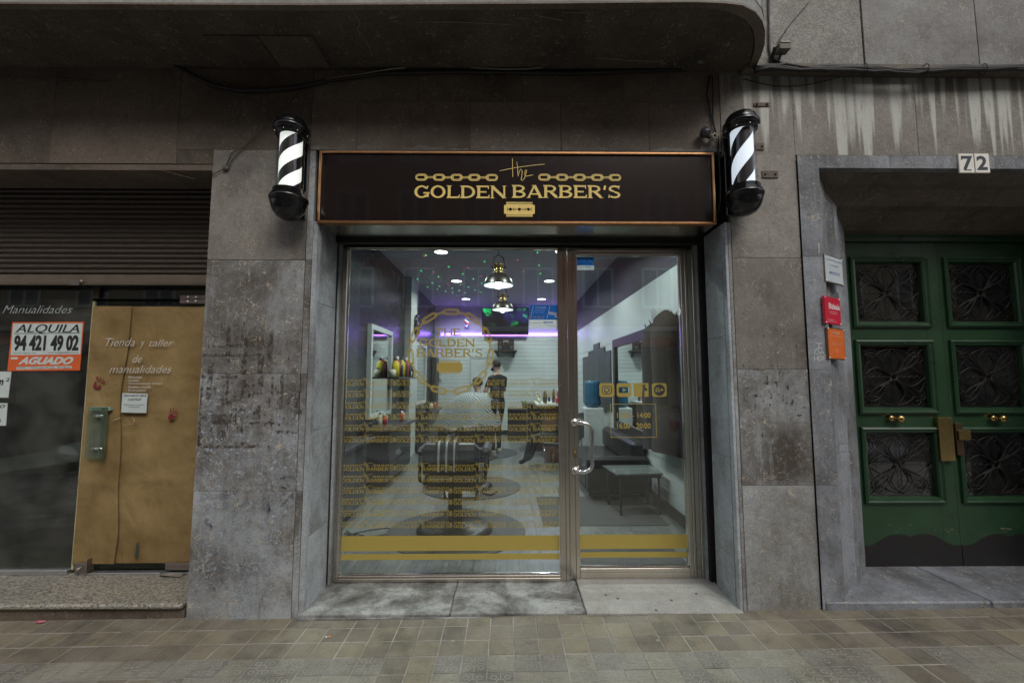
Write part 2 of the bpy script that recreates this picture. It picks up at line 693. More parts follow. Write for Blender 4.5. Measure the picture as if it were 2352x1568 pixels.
# ================================================================== materials
ST_PILLAR = stone('pillar_limestone', (.40, .435, .46), (.225, .225, .22), (.085, .07, .056), .9, scr=.55)
ST_PTOP = stone('pillar_limestone_brown', (.29, .275, .25), (.215, .20, .18), (.13, .115, .10), .55, scr=.45, curl=.007)
ST_PLOW = stone('pillar_limestone_grey', (.40, .42, .43), (.29, .30, .30), (.17, .155, .13), .6, scr=.35)
ST_REVEAL = stone('reveal_marble', (.46, .50, .54), (.34, .365, .39), (.17, .17, .17), .12, scr=.5, rough=.5)
ST_DARK = stone('shade_darkened_limestone', (.18, .146, .116), (.135, .107, .083), (.08, .064, .05), .35, scr=.2, curl=.006)  # brownish stone, colour darkened to carry the shade under the balcony
ST_DRIP = stone('lime_streaked_stone', (.26, .25, .225), (.195, .18, .155), (.11, .098, .082), .35, drip=3.60, worm=.25, scr=.3)
ST_WORM = stone('tooled_stone', (.27, .262, .24), (.195, .185, .165), (.095, .086, .075), .3, worm=1.0, scr=.2)
ST_UPPER = stone('upper_stone', (.24, .245, .24), (.175, .17, .16), (.10, .092, .085), .4, worm=.2, scr=.4)
ST_JAMB = stone('door_marble', (.29, .315, .35), (.17, .18, .195), (.085, .085, .088), .6, scr=.6)
ST_BALC = stone('balcony_stone', (.33, .34, .33), (.25, .25, .24), (.16, .155, .15), .25)
SOFFIT = stone('soffit_render', (.122, .10, .08), (.092, .075, .06), (.056, .047, .039), .3, scr=.1, rough=.8)  # base colour lowered to carry the vignette darkness of the upper corner
ST_STEP = stone('threshold_stone', (.40, .41, .40), (.19, .19, .182), (.07, .067, .062), .12, scr=.1, blot=4.5)
ST_RAMP = stone('ramp_stone', (.40, .39, .37), (.33, .32, .30), (.26, .25, .235), .1, scr=.1, blot=2.2)
MORTAR = mat('dark_mortar', (.03, .028, .026), .9)
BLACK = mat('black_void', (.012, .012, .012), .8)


def metal(name, col, rough, str_=.25):
    t = NT(name)
    v = t.offs()
    n = t.noise(t.scale(v, (40, 40, 2.5)), 1.4, 5, .65)
    b = t.noise(v, 3.2, 5, .6)
    c = t.mix(t.math('MULTIPLY', t.step(n, .45, .7), str_), col, (.10, .085, .07))
    c = t.mix(t.math('MULTIPLY', t.step(b, .5, .72), str_), c, (.22, .17, .13))
    r = t.math('MULTIPLY_ADD', b, .25, rough - .08)
    return t.done(c, r, 1.0)


BRONZE = metal('worn_bronze_steel', (.68, .63, .55), .19, .08)
COPPER = metal('copper_trim', (.62, .33, .16), .3, .3)
STEEL = mat('polished_steel', (.78, .78, .77), .1, 1.0, .06)
CHROME = mat('chrome', (.72, .73, .74), .12, 1.0, .05)
BRASS = mat('worn_brass', (.55, .40, .16), .25, 1.0, .25, 30)
GOLD = mat('gold_lettering', (.95, .72, .23), .45, 0.0, .1, 60)
GOLDF = mat('gold_window_film', (.46, .36, .085), .5, 0.0, .08, 200)
GLASS = glass('clear_glass', refl=2.1, dust=.045)
GLASSD = glass('dusty_glass', (.66, .70, .67), .02, 1.7, .12)
GLASSG = glass('green_edged_glass', (.75, .9, .84), .0, 1.2)
BPLAS = mat('glossy_black_plastic', (.008, .008, .009), .12, 0, .1, spec=.6)
WPAPER = mat('white_paper', (.72, .76, .76), .7, 0, .06)
INK = mat('black_ink', (.02, .02, .022), .6)


def slab(parent, x0, z0, x1, z1, y0, y1, m, gap=.0008, jit=.0015, name='slab', bev=.0018):
    mb = MB()
    j = rnd.uniform(-jit, jit)
    mb.box(x0 + gap, y0 + j, z0 + gap, x1 - gap, y1, z1 - gap)
    return mb.build(name, m, parent, bevel=bev)


def zl(px, py, Y=0.0):
    return P(px, py, Y).z


# ================================================================== pavement
SLOPE = .0115


def gz(x):
    return SLOPE * (x + 2.1)


def tilemat(name, a, b, d):
    t = NT(name)
    v = t.offs()
    n = t.noise(t.pos, 2.1, 7, .7)
    c = t.ramp(n, [(.32, d), (.5, a), (.68, b)])
    per = t.math('MULTIPLY_ADD', t.rand, .34, .98)
    c = t.mix(1.0, c, t.comb(per, per, t.math('MULTIPLY', per, t.math('MULTIPLY_ADD', t.rand, -.12, 1.03))), 'MULTIPLY')
    s = t.noise(t.pos, 9, 8, .75)
    c = t.mix(t.math('MULTIPLY', t.step(s, .53, .72), .55), c, d)
    pale = t.noise(t.vmath('ADD', t.pos, (4, 2, 0)), 14, 7, .75)
    c = t.mix(t.math('MULTIPLY', t.step(pale, .6, .75), .4), c, (.34, .34, .31))
    g = t.noise(t.pos, 210, 4, .7)
    c = t.mix(.45, c, t.ramp(g, [(.3, .15), (.7, .85)]), 'OVERLAY')
    t.bump(t.math('ADD', g, s), .35, .003)
    return t.done(c, t.math('MULTIPLY_ADD', s, .4, .4), 0, .35)


TILE_P = tilemat('plain_paving', (.19, .168, .13), (.24, .218, .178), (.09, .08, .066))
TILE_F = tilemat('flower_paving', (.215, .205, .175), (.28, .27, .24), (.11, .10, .085))
JOINT = mat('mortar_joint', (.34, .33, .30), .9, 0, .95, 5)
ASPH = mat('asphalt', (.05, .05, .052), .85, 0, .3, 12, .4, 200)

mb = MB()
mb.quad((-9, -3.45, gz(-9) - .0022), (9, -3.45, gz(9) - .0022), (9, .9, gz(9) - .0022), (-9, .9, gz(-9) - .0022))
mb.quad((-9, -3.45, gz(-9) - .006), (9, -3.45, gz(9) - .006), (9, -3.45, gz(9) - .16), (-9, -3.45, gz(-9) - .16))
pavement = mb.build('pavement', JOINT, kind='structure')

TP = .1375
TROT = (0, -math.atan(SLOPE), 0)


RIDGE = mat('tile_ridge', (.315, .30, .265), .85, 0, .5, 9)


def tile_mesh(flower):
    m = MB()
    h = TP / 2 - .0025
    m.box(-h, -.0675, -.012, h, .0675, .0)
    if flower:
        m.cur = 1
        for (cx, cy, r) in ((0, 0, .025), (-.034, -.034, .0165), (.034, -.034, .0165), (-.034, .034, .0165), (.034, .034, .0165)):
            m.lathe([(r, -.001), (r - .0006, .0016), (r - .0042, .0016), (r - .005, -.001)], (cx, cy, 0), 12, smooth=False)
        for s_ in (-1, 1):
            m.box(s_ * .026, -.0018, -.001, s_ * .066, .0018, .0013)
            m.box(-.0018, s_ * .026, -.001, .0018, s_ * .066, .0013)
    return m.mesh('tile', [TILE_F, RIDGE] if flower else TILE_P, bevel=.0 if flower else .002)


TM = [tile_mesh(False), tile_mesh(True)]
rows = [(-.042, 0), (-.182, 0), (-.323, 0), (-.464, 1), (-.605, 1), (-.746, 1), (-.887, 1)]
plainset = {(-3, 3), (-4, 3), (-3, 4), (-4, 4), (15, 3), (16, 3), (15, 4), (16, 4), (-14, 4), (-13, 4)}
rest = MB()
nt_ = 0
for ri, (yc, fl) in enumerate(rows):
    half = 3.45 - .1 * ri if ri < 5 else 2.6
    i0 = int(-half / TP)
    for i in range(-34, 34):
        xc = (i + .5) * TP - .102
        f = fl and (i, ri) not in plainset
        if abs(xc) <= half and nt_ < 296 and ri < 6:
            inst('tile', TM[1 if f else 0], pavement, (xc + rnd.uniform(-.001, .001), yc + rnd.uniform(-.001, .001), gz(xc) + rnd.uniform(-.0013, .0015)), (rnd.uniform(-.006, .006), TROT[1] + rnd.uniform(-.006, .006), rnd.uniform(-.009, .009)))
            nt_ += 1
        else:
            rest.box(xc - .0665, yc - .068, gz(xc) - .02, xc + .0665, yc + .068, gz(xc))
for ri in range(7, 24):
    yc = -.042 - .141 * ri
    for i in range(-30, 30):
        xc = (i + .5) * TP - .102
        rest.box(xc - .0665, yc - .068, gz(xc) - .02, xc + .0665, yc + .068, gz(xc))
o = rest.build('outer_tiles', TILE_F, pavement)
o['kind'] = 'stuff'

# small litter
mb = MB()
p = PZ(*crop(0, 1400, 1.809)(1490, 348), .026)
mb.smooth = True
mb.tube([p + Vector((-.013, 0, .004)), p + Vector((.006, .003, .004))], .0042, 8)
mb.cur = 1
mb.tube([p + Vector((-.024, -.0015, .004)), p + Vector((-.013, 0, .004))], .0042, 8)
mb.build('cigarette_butt', [mat('orange_filter', (.75, .33, .06), .7), WPAPER], None, label='orange cigarette butt lying on the paving in front of the barber shop threshold', cat='cigarette butt')
p = PZ(92, 1431, -.008)
mb = MB()
n = 7
vs = [(p.x + (i - 3) * .008, p.y + (j - 1) * .011, p.z + .004 + .012 * rnd.random()) for i in range(n) for j in range(3)]
mb.add(vs, [(i * 3 + j, i * 3 + j + 1, i * 3 + j + 4, i * 3 + j + 3) for i in range(n - 1) for j in range(2)])
mb.build('paper_scrap', mat('pink_paper', (.60, .16, .24), .8), None, label='crumpled pink scrap of paper on the paving below the granite sill', cat='litter')
gum = mat('trodden_gum', (.30, .30, .27), .8)
for k, (px, py) in enumerate([crop(1000, 1560, 2.613)(345, 97), crop(1000, 1560, 2.613)(1683, 110), crop(1260, 1400, 1.809)(1490, 415)]):
    p = PZ(px, py, .03)
    p.z = gz(p.x)
    mb = MB()
    mb.lathe([(.012, -.004), (.011, .0022), (0, .003)], p, 9, smooth=False)
    mb.build('gum_spot', gum, None, group='trodden gum on the paving', label=['pale round gum blob on the paving left of the door ramp', 'pale round gum blob on the brown paving tile below the door ramp', 'third pale gum blob on the paving farther right of the ramp'][k], cat='gum')

# ================================================================== pillars
LINT_Z = 3.045


def pillar_core(t, x0, x1, z0, z1, y0, y1):
    m = MB()
    m.box(x0, y0, z0, x1, y1, z1)
    return m.build('core', MORTAR, t)


pl = thing('stone_pillar', 'grey stone pillar covered in tape marks between the papered shop and barber shop', 'pillar', (-1.65, .2, 0))
pillar_core(pl, -1.985, -1.34, -.08, LINT_Z, .035, .5)
zs = [-.06] + [zl(575, y) for y in (1128, 858, 597)] + [LINT_Z]
for a, b in zip(zs, zs[1:]):
    slab(pl, -2.0, a, -1.352, b, 0, .04, ST_PTOP if a > 1.9 else ST_PILLAR)
    slab(pl, -2.0, a, -1.975, b, .042, .5, ST_PILLAR)
zs2 = [-.06] + [zl(700, y) for y in (1128, 858, 597)] + [LINT_Z]
for a, b in zip(zs2, zs2[1:]):
    slab(pl, -1.350, a, -1.308, b, .002, .04, ST_PILLAR)
zr = [.0, zl(720, 1225, .1), zl(722, 985, .15), zl(725, 700, .15), 2.55]
for a, b in zip(zr, zr[1:]):
    slab(pl, -1.332, a, -1.272, b, .043, .335, ST_REVEAL, jit=.001)
slab(pl, -1.3055, .03, -1.275, 2.55, -.002, .041, ST_REVEAL)
# brown tape residue
cz = crop(480, 780, 4.127)
tape = MB()
R1 = [(170, 330, 520, 358), (120, 432, 700, 455), (365, 150, 392, 510), (540, 240, 562, 640), (800, 180, 833, 480), (130, 650, 470, 685), (690, 420, 738, 630),
      (65, 640, 88, 1390), (60, 1367, 700, 1398), (170, 520, 205, 900), (205, 1050, 410, 1150), (50, 1068, 160, 1096), (855, 1215, 1100, 1253), (358, 700, 366, 940),
      (360, 905, 420, 945), (700, 650, 740, 800), (915, 650, 938, 1000), (828, 670, 842, 850), (470, 1175, 530, 1242), (512, 480, 538, 630), (1062, 880, 1128, 1050), (780, 1370, 805, 1440),
      (430, 1335, 560, 1372), (640, 800, 690, 860), (520, 690, 545, 860), (230, 765, 246, 850), (305, 110, 320, 165), (530, 90, 552, 160), (730, 295, 748, 322), (500, 985, 552, 1012), (640, 960, 705, 1100), (590, 1130, 860, 1150), (310, 860, 330, 980), (65, 1260, 104, 1370)]
rr = random.Random(5)
for k in range(80):
    x, y = rr.gauss(620, 230), rr.gauss(850, 190)
    if 90 < x < 1120:
        w, h = (rr.uniform(10, 55), rr.uniform(8, 20)) if rr.random() < .45 else (rr.uniform(8, 20), rr.uniform(14, 70))
        R1.append((x, y, x + w, y + h))
for k, (x0, y0, x1, y1) in enumerate(R1):
    a, b = P(*cz(x0, y0), 0), P(*cz(x1, y1), 0)
    dx = min(.004, abs(b.x - a.x) * .3)
    y = -.0032 - .00025 * (k % 6)
    q = []
    nseg = 5
    for i in range(nseg + 1):
        q.append((a.x + (b.x - a.x) * i / nseg, y, a.z + rr.uniform(-1, 1) * dx))
    for i in range(nseg + 1):
        q.append((b.x - (b.x - a.x) * i / nseg, y, b.z + rr.uniform(-1, 1) * dx))
    tape.add([(max(-1.99, min(-1.312, v[0] + rr.uniform(-1, 1) * dx)), v[1], v[2]) for v in q], [list(range(len(q)))])


def patchy(name, col, lo=.42, hi=.52, scale=26):
    t = NT(name)
    n = t.noise(t.pos, scale, 8, .8)
    f = t.step(n, lo, hi)
    tr = t.n('BsdfTransparent')
    mx = t.n('MixShader')
    t.l(f, mx.inputs[0])
    t.l(tr.outputs[0], mx.inputs[1])
    t.done(t.ramp(t.noise(t.pos, 60, 4, .7), [(.3, tuple(x * .6 for x in col)), (.7, tuple(x * 1.35 for x in col))]), .85)
    t.l(t.b.outputs[0], mx.inputs[2])
    t.l(mx.outputs[0], t.t.nodes['Material Output'].inputs[0])
    return t.m


o = tape.build('tape_residue', patchy('old_brown_tape', (.075, .06, .046), .44, .60, 34), pl)
o['kind'] = 'stuff'
# smears of pale wash on the stone
sm = MB()
for k in range(46):
    zc = rr.choice([rr.uniform(.1, .9), rr.uniform(.2, 1.9)])
    xc = rr.uniform(-1.95, -1.38)
    w, h = rr.uniform(.02, .09), rr.uniform(.05, .28)
    q = [(xc + w * math.cos(a) * rr.uniform(.6, 1.1), -.0024 - .0001 * (k % 4), zc + h * math.sin(a) * rr.uniform(.7, 1.1)) for a in [2 * PI * i / 11 for i in range(11)]]
    sm.add([(max(-1.99, min(-1.315, v[0])), v[1], v[2]) for v in q], [list(range(11))])
o = sm.build('pale_smears', patchy('pale_blue_wash', (.44, .49, .55), .49, .62, 34), pl)
o['kind'] = 'stuff'

pr = thing('stone_pillar', 'grey stone pillar between the barber shop glass door and the green door', 'pillar', (1.72, .2, 0))
pillar_core(pr, 1.53, 1.97, -.05, 3.03, .035, .6)
zs = [-.02] + [zl(1790, y) for y in (1115, 848, 592)] + [zl(1790, 352)]
for a, b in zip(zs, zs[1:]):
    slab(pr, 1.512, a, 1.982, b, 0, .04, ST_PLOW if a < .1 else (ST_PILLAR if a < 1.5 else ST_PTOP))
zr = [.0, zl(1668, 1270, .15), zl(1665, 1045, .15), zl(1655, 775, .15), 2.55]
for a, b in zip(zr, zr[1:]):
    slab(pr, 1.462, a, 1.509, b, .043, .30, ST_REVEAL, jit=.001)
slab(pr, 1.465, .0, 1.4855, 2.55, -.003, .041, ST_REVEAL)
slab(pr, 1.487, .0, 1.5105, 2.55, -.001, .041, ST_PILLAR)
for (x0, y0, x1, y1) in [(1995, 760, 2012, 900), (1985, 850, 2003, 860)]:
    pass
tp = MB()
c3b = crop(1780, 550, 2.613)
for k in range(70):
    x, y = rr.uniform(190, 650), rr.gauss(1080, 150)
    w, h = (rr.uniform(8, 50), rr.uniform(4, 10)) if rr.random() < .4 else (rr.uniform(5, 12), rr.uniform(10, 60))
    a, b = P(*c3b(x, y), 0), P(*c3b(x + w, y + h), 0)
    yy = -.0032 - .0003 * (k % 5)
    if a.x > 1.53 and b.x < 1.975:
        tp.add([(a.x, yy, a.z), (b.x, yy, a.z), (b.x, yy, b.z), (a.x, yy, b.z)], [(0, 1, 2, 3)])
o = tp.build('tape_residue', MATS.get('x') or patchy('old_grime_tape', (.075, .065, .052), .46, .56), pr)
o['kind'] = 'stuff'

# recess: dark channels and pale inner jambs on both sides of the shop front
rec = thing('recess_lining', 'narrow pale jamb strips and dark channels beside the barber shop frame', 'jamb', (.08, .37, .04))
for s_, xo, xi in ((-1, -1.34, -1.262), (1, 1.54, 1.428)):
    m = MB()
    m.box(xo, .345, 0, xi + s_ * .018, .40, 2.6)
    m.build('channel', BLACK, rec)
    m = MB()
    x_in = xi
    m.box(xi, .375, .03, xi + s_ * .017, .43, 2.56)
    m.build('inner_jamb', ST_REVEAL, rec, bevel=.002)

# ================================================================== lintel wall over shops
lw = thing('lintel_wall', 'dark stone lintel wall with shade painted into its colour, above the barber shop sign and the closed shop', 'wall', (-1.5, .2, 3.05))
m = MB()
m.box(-6.5, .03, LINT_Z + .005, 1.75, .5, 3.64)
m.box(-6.5, .03, 2.94, -2.01, .30, LINT_Z)
m.build('core', MORTAR, lw)
xs = [P(x, 280).x for x in (820, 1080, 1288, 1490)]
xs = [-1.345] + xs + [1.47]
zj = zl(900, 232)
rch = random.Random(21)
for a, b in zip(xs, xs[1:]):
    n_ = 16
    m = MB()
    lo = [(a + .01 + (b - a - .02) * i / n_, LINT_Z + .004) for i in range(n_ + 1)]
    hi = [(p_[0], LINT_Z + .012 + .022 * rch.random() + .012 * math.sin(i * .7 + a * 5)) for i, p_ in enumerate(lo)]
    for i in range(n_):
        m.add([(lo[i][0], -.0022, lo[i][1]), (lo[i + 1][0], -.0022, lo[i + 1][1]), (hi[i + 1][0], -.0026, hi[i + 1][1]), (hi[i][0], -.0026, hi[i][1])], [(0, 1, 2, 3)])
    m.build('chipped_edge', ST_UPPER, lw)
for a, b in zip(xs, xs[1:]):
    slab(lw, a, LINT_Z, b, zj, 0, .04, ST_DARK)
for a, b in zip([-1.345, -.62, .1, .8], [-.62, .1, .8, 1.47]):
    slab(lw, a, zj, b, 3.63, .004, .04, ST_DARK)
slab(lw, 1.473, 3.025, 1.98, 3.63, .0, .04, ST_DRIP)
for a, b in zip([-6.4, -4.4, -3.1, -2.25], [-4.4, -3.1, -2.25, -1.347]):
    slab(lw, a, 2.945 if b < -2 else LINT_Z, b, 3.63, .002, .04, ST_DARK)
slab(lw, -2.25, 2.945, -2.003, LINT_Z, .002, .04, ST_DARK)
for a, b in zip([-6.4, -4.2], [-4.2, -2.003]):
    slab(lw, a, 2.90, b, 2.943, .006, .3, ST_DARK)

# ================================================================== wall right of the balcony
dwall = thing('lime_streaked_wall', 'lime streaked stone wall over the green door under the cable ledge', 'wall', (3, .2, 3.03))
m = MB()
m.box(1.98, .035, 3.03, 6.5, .6, 3.62)
m.build('core', MORTAR, dwall)
xb = [P(x, 270).x for x in (1822, 2105)] + [3.9, 5.2, 6.4]
for a, b in zip(xb, xb[1:]):
    slab(dwall, a, 3.028, b, 3.60, .001, .04, ST_DRIP, jit=.001)

uw = thing('upper_wall', 'rough tooled stone wall above the cable ledge at the top right', 'wall', (3, .2, 3.62))
m = MB()
m.box(1.0, .0, 3.66, 6.5, .6, 9.5)
m.box(-6.5, .0, 3.66, 1.0, .6, 9.5)
m.build('core', MORTAR, uw)
x1 = P(1978, 60, -.05).x
for (a, b, mm) in ((1.62, x1, ST_WORM), (x1 + .012, P(2245, 100, -.05).x, ST_UPPER), (P(2245, 100, -.05).x + .006, 4.3, ST_UPPER), (4.306, 6.4, ST_UPPER)):
    slab(uw, a, 3.645, b, 4.9, -.05, .0, mm, gap=0)
    slab(uw, a, 4.905, b, 6.6, -.05, .0, ST_UPPER, gap=0)
m = MB()
m.box(x1, -.035, 3.65, x1 + .012, 0, 6.6)
m.build('pointing_strip', mat('pale_pointing', (.36, .37, .36), .8, 0, .3), uw)
m = MB()
m.box(1.62, -.075, 3.602, 6.4, .02, 3.643)
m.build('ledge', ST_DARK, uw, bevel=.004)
for (x0, hgt) in ((2.94, .55), (3.1, .3), (3.28, .5), (3.42, .42)):
    pass

# ================================================================== balcony
bal = thing('bay_balcony', 'curved stone bay balcony overhanging the shop fronts with a dark soffit', 'balcony', (-1.5, -.3, 3.63))
edge = [(-6.4, -.535), (-2.9, -.54), (-1.2, -.548), (.2, -.572), (1.06, -.59), (1.22, -.585), (1.33, -.56), (1.43, -.515), (1.51, -.45), (1.575, -.37), (1.63, -.27), (1.665, -.17), (1.685, -.09), (1.69, .05)]
SZ = 3.63
m = MB()
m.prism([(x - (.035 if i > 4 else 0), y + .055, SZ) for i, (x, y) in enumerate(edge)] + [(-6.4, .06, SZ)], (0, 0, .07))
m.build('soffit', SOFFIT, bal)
m = MB()
ring = [(x + (.006 if i > 4 else 0), y + (.012 if i < 6 else 0)) for i, (x, y) in enumerate(edge)]
inn = [(x - (.03 if i > 4 else 0), y + .05) for i, (x, y) in enumerate(edge)]
for i in range(len(edge) - 1):
    a, b, c_, d = ring[i], ring[i + 1], inn[i + 1], inn[i]
    m.prism([(a[0], a[1], SZ - .014), (b[0], b[1], SZ - .014), (c_[0], c_[1], SZ - .014), (d[0], d[1], SZ - .014)], (0, 0, .012))
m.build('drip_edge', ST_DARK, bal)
cuts = [0, 1, 2, 3, 4, 8, 13]
pts = edge
for k in range(len(cuts) - 1):
    seg = ring[cuts[k]:cuts[k + 1] + 1]
    sin_ = inn[cuts[k]:cuts[k + 1] + 1]
    for (za, zb) in ((SZ + .0705, SZ + .62), (SZ + .624, SZ + 1.2)):
        m = MB()
        for i in range(len(seg) - 1):
            a, b, c_, d = seg[i], seg[i + 1], sin_[i + 1], sin_[i]
            e = .004 if i == 0 else 0
            m.prism([(a[0] + e, a[1], za), (b[0], b[1], za), (c_[0], c_[1], za), (d[0] + e, d[1], za)], (0, 0, zb - za))
        m.build('facing_slab', ST_BALC, bal)
m = MB()
for i in range(len(ring) - 1):
    a, b, c_, d = ring[i], ring[i + 1], inn[i + 1], inn[i]
    m.prism([(a[0], a[1] + .004, SZ), (b[0], b[1] + .004, SZ), (c_[0], c_[1], SZ), (d[0], d[1], SZ)], (0, 0, .07))
m.build('edge_band', ST_BALC, bal)
m = MB()
q = [PZ(x, y, SZ) for x, y in (crop(0, 0, 2.613)(1120, 265), crop(0, 0, 2.613)(1930, 262), crop(0, 0, 2.613)(2080, 470), crop(0, 0, 2.613)(1320, 500))]
xa, xb_ = -1.9, -1.22
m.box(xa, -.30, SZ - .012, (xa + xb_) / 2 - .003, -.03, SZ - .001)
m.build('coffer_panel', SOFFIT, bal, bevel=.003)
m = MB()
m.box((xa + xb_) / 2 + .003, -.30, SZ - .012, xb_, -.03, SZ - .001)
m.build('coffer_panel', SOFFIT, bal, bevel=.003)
m = MB()
m.box(-6.4, -.52, 4.84, 1.2, .0, 9.5)
m.build('upper_bay', ST_BALC, bal)
# pale cracks in the soffit render
m = MB()
cc_ = crop(600, 0, 1.809)
for pl_ in ([(495, 25), (545, 110), (530, 130), (575, 195), (600, 260)], [(800, 100), (960, 100), (1225, 112)], [(1335, 70), (1460, 95)], [(1455, 58), (1560, 58), (1600, 70)], [(1620, 38), (1670, 45)], [(1250, 82), (1310, 86)], [(1610, 262), (1760, 275), (1900, 280)]):
    q = [PZ(*cc_(x, y), SZ - .003) for x, y in pl_]
    m.tube(q, .0022, 4)
    m.build('soffit_crack', mat('pale_crack_filler', (.36, .31, .23), .9), bal)
    m = MB()

# ================================================================== door surround
SURP = [(1.9828, -.012, 0), (2.128, -.012, 0), (2.142, .028, 0), (2.235, .10, 0), (2.265, .135, 0), (2.37, .195, 0), (2.41, .215, 0), (2.44, .27, 0), (2.53, .34, 0), (2.60, .40, 0), (2.64, .50, 0)]
HK = .60
HZ = 3.022
XR = 4.85      # outer right edge of the surround


def sur_pt(i):
    x, y, _ = SURP[i]
    d = x - SURP[0][0]
    return x, y, HZ - d * .62


sur = thing('door_surround', 'splayed moulded grey marble surround framing the green street door', 'door surround', (2.2, .2, .05))
JX = [(0, .0, zl(1875, 1112)), (0, zl(1875, 1112), zl(1850, 848)), (0, zl(1850, 848), zl(1840, 590)), (0, zl(1840, 590), None)]
for (i0, i1) in ((0, 2), (2, 5), (5, 10)):
    cutz = [.05, 1.0, 1.05, 2.1, None] if i0 == 2 else [.05] + [zl(1860, y) for y in (1112, 848, 590)] + [None]
    if i0 == 5:
        cutz = [.09, 1.3, None]
    for a, b in zip(cutz, cutz[1:]):
        m = MB()
        vs = []
        for i in range(i0, i1 + 1):
            x, y, zt = sur_pt(i)
            top = zt if b is None else b - .002
            vs += [(x, y, a), (x, y, top)]
        n = i1 - i0 + 1
        m.add(vs, [(2 * i, 2 * i + 2, 2 * i + 3, 2 * i + 1) for i in range(n - 1)])
        m.build('jamb_slab', ST_JAMB, sur)
# head
for (i0, i1) in ((0, 2), (2, 5), (5, 10)):
    xcuts = [None, 2.62, 3.35, 4.1] if i0 == 0 else [None, 3.3, 4.1]
    for k, (a, b) in enumerate(zip(xcuts, xcuts[1:])):
        m = MB()
        vs = []
        for i in range(i0, i1 + 1):
            x, y, zt = sur_pt(i)
            xa_ = x if a is None else a + .002
            vs += [(xa_, y, zt), (b, y, zt)]
        n = i1 - i0 + 1
        m.add(vs, [(2 * i, 2 * i + 1, 2 * i + 3, 2 * i + 2) for i in range(n - 1)])
        m.build('head_slab', ST_JAMB if i0 == 0 else ST_DARK, sur)
m = MB()
x, y, zt = sur_pt(10)
m.box(2.60, .50, 2.58, 4.4, .56, zt + .01)
m.build('transom_board', mat('dark_transom_wood', (.09, .078, .066), .7), sur)
m = MB()
m.box(1.99, .52, 0, 2.66, .62, 3.0)
m.prism([(1.99, SURP[i][1] + .012 if i else .02, sur_pt(i)[2] + .008) for i in range(11)] + [(1.99, .515, 3.026), (1.99, .02, 3.026)], (2.9, 0, 0))
m.prism([(SURP[i][0] - .008, SURP[i][1] + .01, .0) for i in range(1, 11)] + [(1.99, .515, 0), (1.99, .02, 0)], (0, 0, 2.95))
m.build('core', MORTAR, sur)
m = MB()
m.box(4.12, .0, 0, 5.4, .5, 3.02)
m.build('right_jamb', ST_JAMB, sur, bevel=.01)
# chalk graffiti on the jamb
g = MB()
cg_ = crop(1780, 550, 2.613)


def gline(pts, w=.0065):
    q = [P(*cg_(*p_), -.014) for p_ in pts]
    g.ribbon([(v.x, v.z) for v in q], w, False, -.0140 - .0002 * (len(g.f) % 3))


for st in ([(678, 805), (720, 805)], [(699, 806), (697, 835)], [(678, 837), (722, 837)], [(672, 848), (672, 877), (690, 876), (702, 863), (694, 850), (670, 847)], [(706, 878), (720, 846), (733, 876)], [(712, 866), (729, 866)],
           [(668, 886), (667, 924)], [(690, 886), (692, 922)], [(667, 905), (691, 904)], [(702, 890), (696, 905), (704, 919), (716, 914), (719, 897), (711, 887), (702, 890)], [(745, 884), (727, 886), (726, 916), (748, 917)], [(727, 901), (742, 900)], [(697, 148), (700, 216)]):
    gline(st)
g.build('chalk_graffiti', mat('white_chalk', (.55, .58, .58), .9), sur)

# door step
stp = thing('door_step', 'worn dark stone step in front of the green door', 'step', (3.2, .25, .04))
for (a, b) in ((1.998, 3.05), (3.054, 4.4)):
    m = MB()
    m.box(a, -.02, -.02, b, .62, .098)
    m.build('slab', ST_JAMB, stp, bevel=.008)

# thresholds
th = thing('shop_threshold', 'dark worn stone threshold under the fixed shop window', 'threshold', (-.4, .2, 0))
ramp_x = P(1322, 1340, .43).x
for a, b in ((-1.305, -.36), (-.357, ramp_x - .002)):
    m = MB()
    m.box(a, -.015 if a < -1 else -.012, -.02, b, .52, .041 if a < -1 else .0425)
    m.build('slab', ST_STEP, th, bevel=.006)
m = MB()
m.box(-1.29, -.03, -.02, ramp_x, -.0165, .022)
m.build('riser', ST_STEP, th)
rmp = MB()
rmp.prism([(ramp_x, .52, -.02), (ramp_x, .52, .06), (ramp_x, .40, .06), (ramp_x, -.03, .046), (ramp_x, -.03, -.02)], (1.475 - ramp_x, 0, 0))
rmp.build('door_ramp', ST_RAMP, None, bevel=.004, label='pale stone ramp with dark spots in front of the shop glass door', cat='ramp')
for k, (px, py) in enumerate([(515, 180), (688, 230), (757, 188), (870, 160), (460, 165)]):
    p = PZ(*crop(1260, 1400, 1.809)(px, py), .04)
    p.z = .046 + (.014 * (p.y + .03) / .43)
    mb = MB()
    mb.lathe([(.011, -.003), (.010, .0012), (0, .0014)], p, 9, smooth=False)
    mb.build('tar_spot', mat('dark_gum', (.10, .10, .09), .8), None, group='dark gum spots on the door ramp', label=['dark gum spot nearest the door on the left half of the pale ramp', 'largest dark gum spot at the front middle of the pale ramp', 'dark gum spot in the centre of the pale ramp', 'rightmost dark gum spot on the pale ramp', 'leftmost faint dark gum spot on the pale ramp'][k], cat='gum')

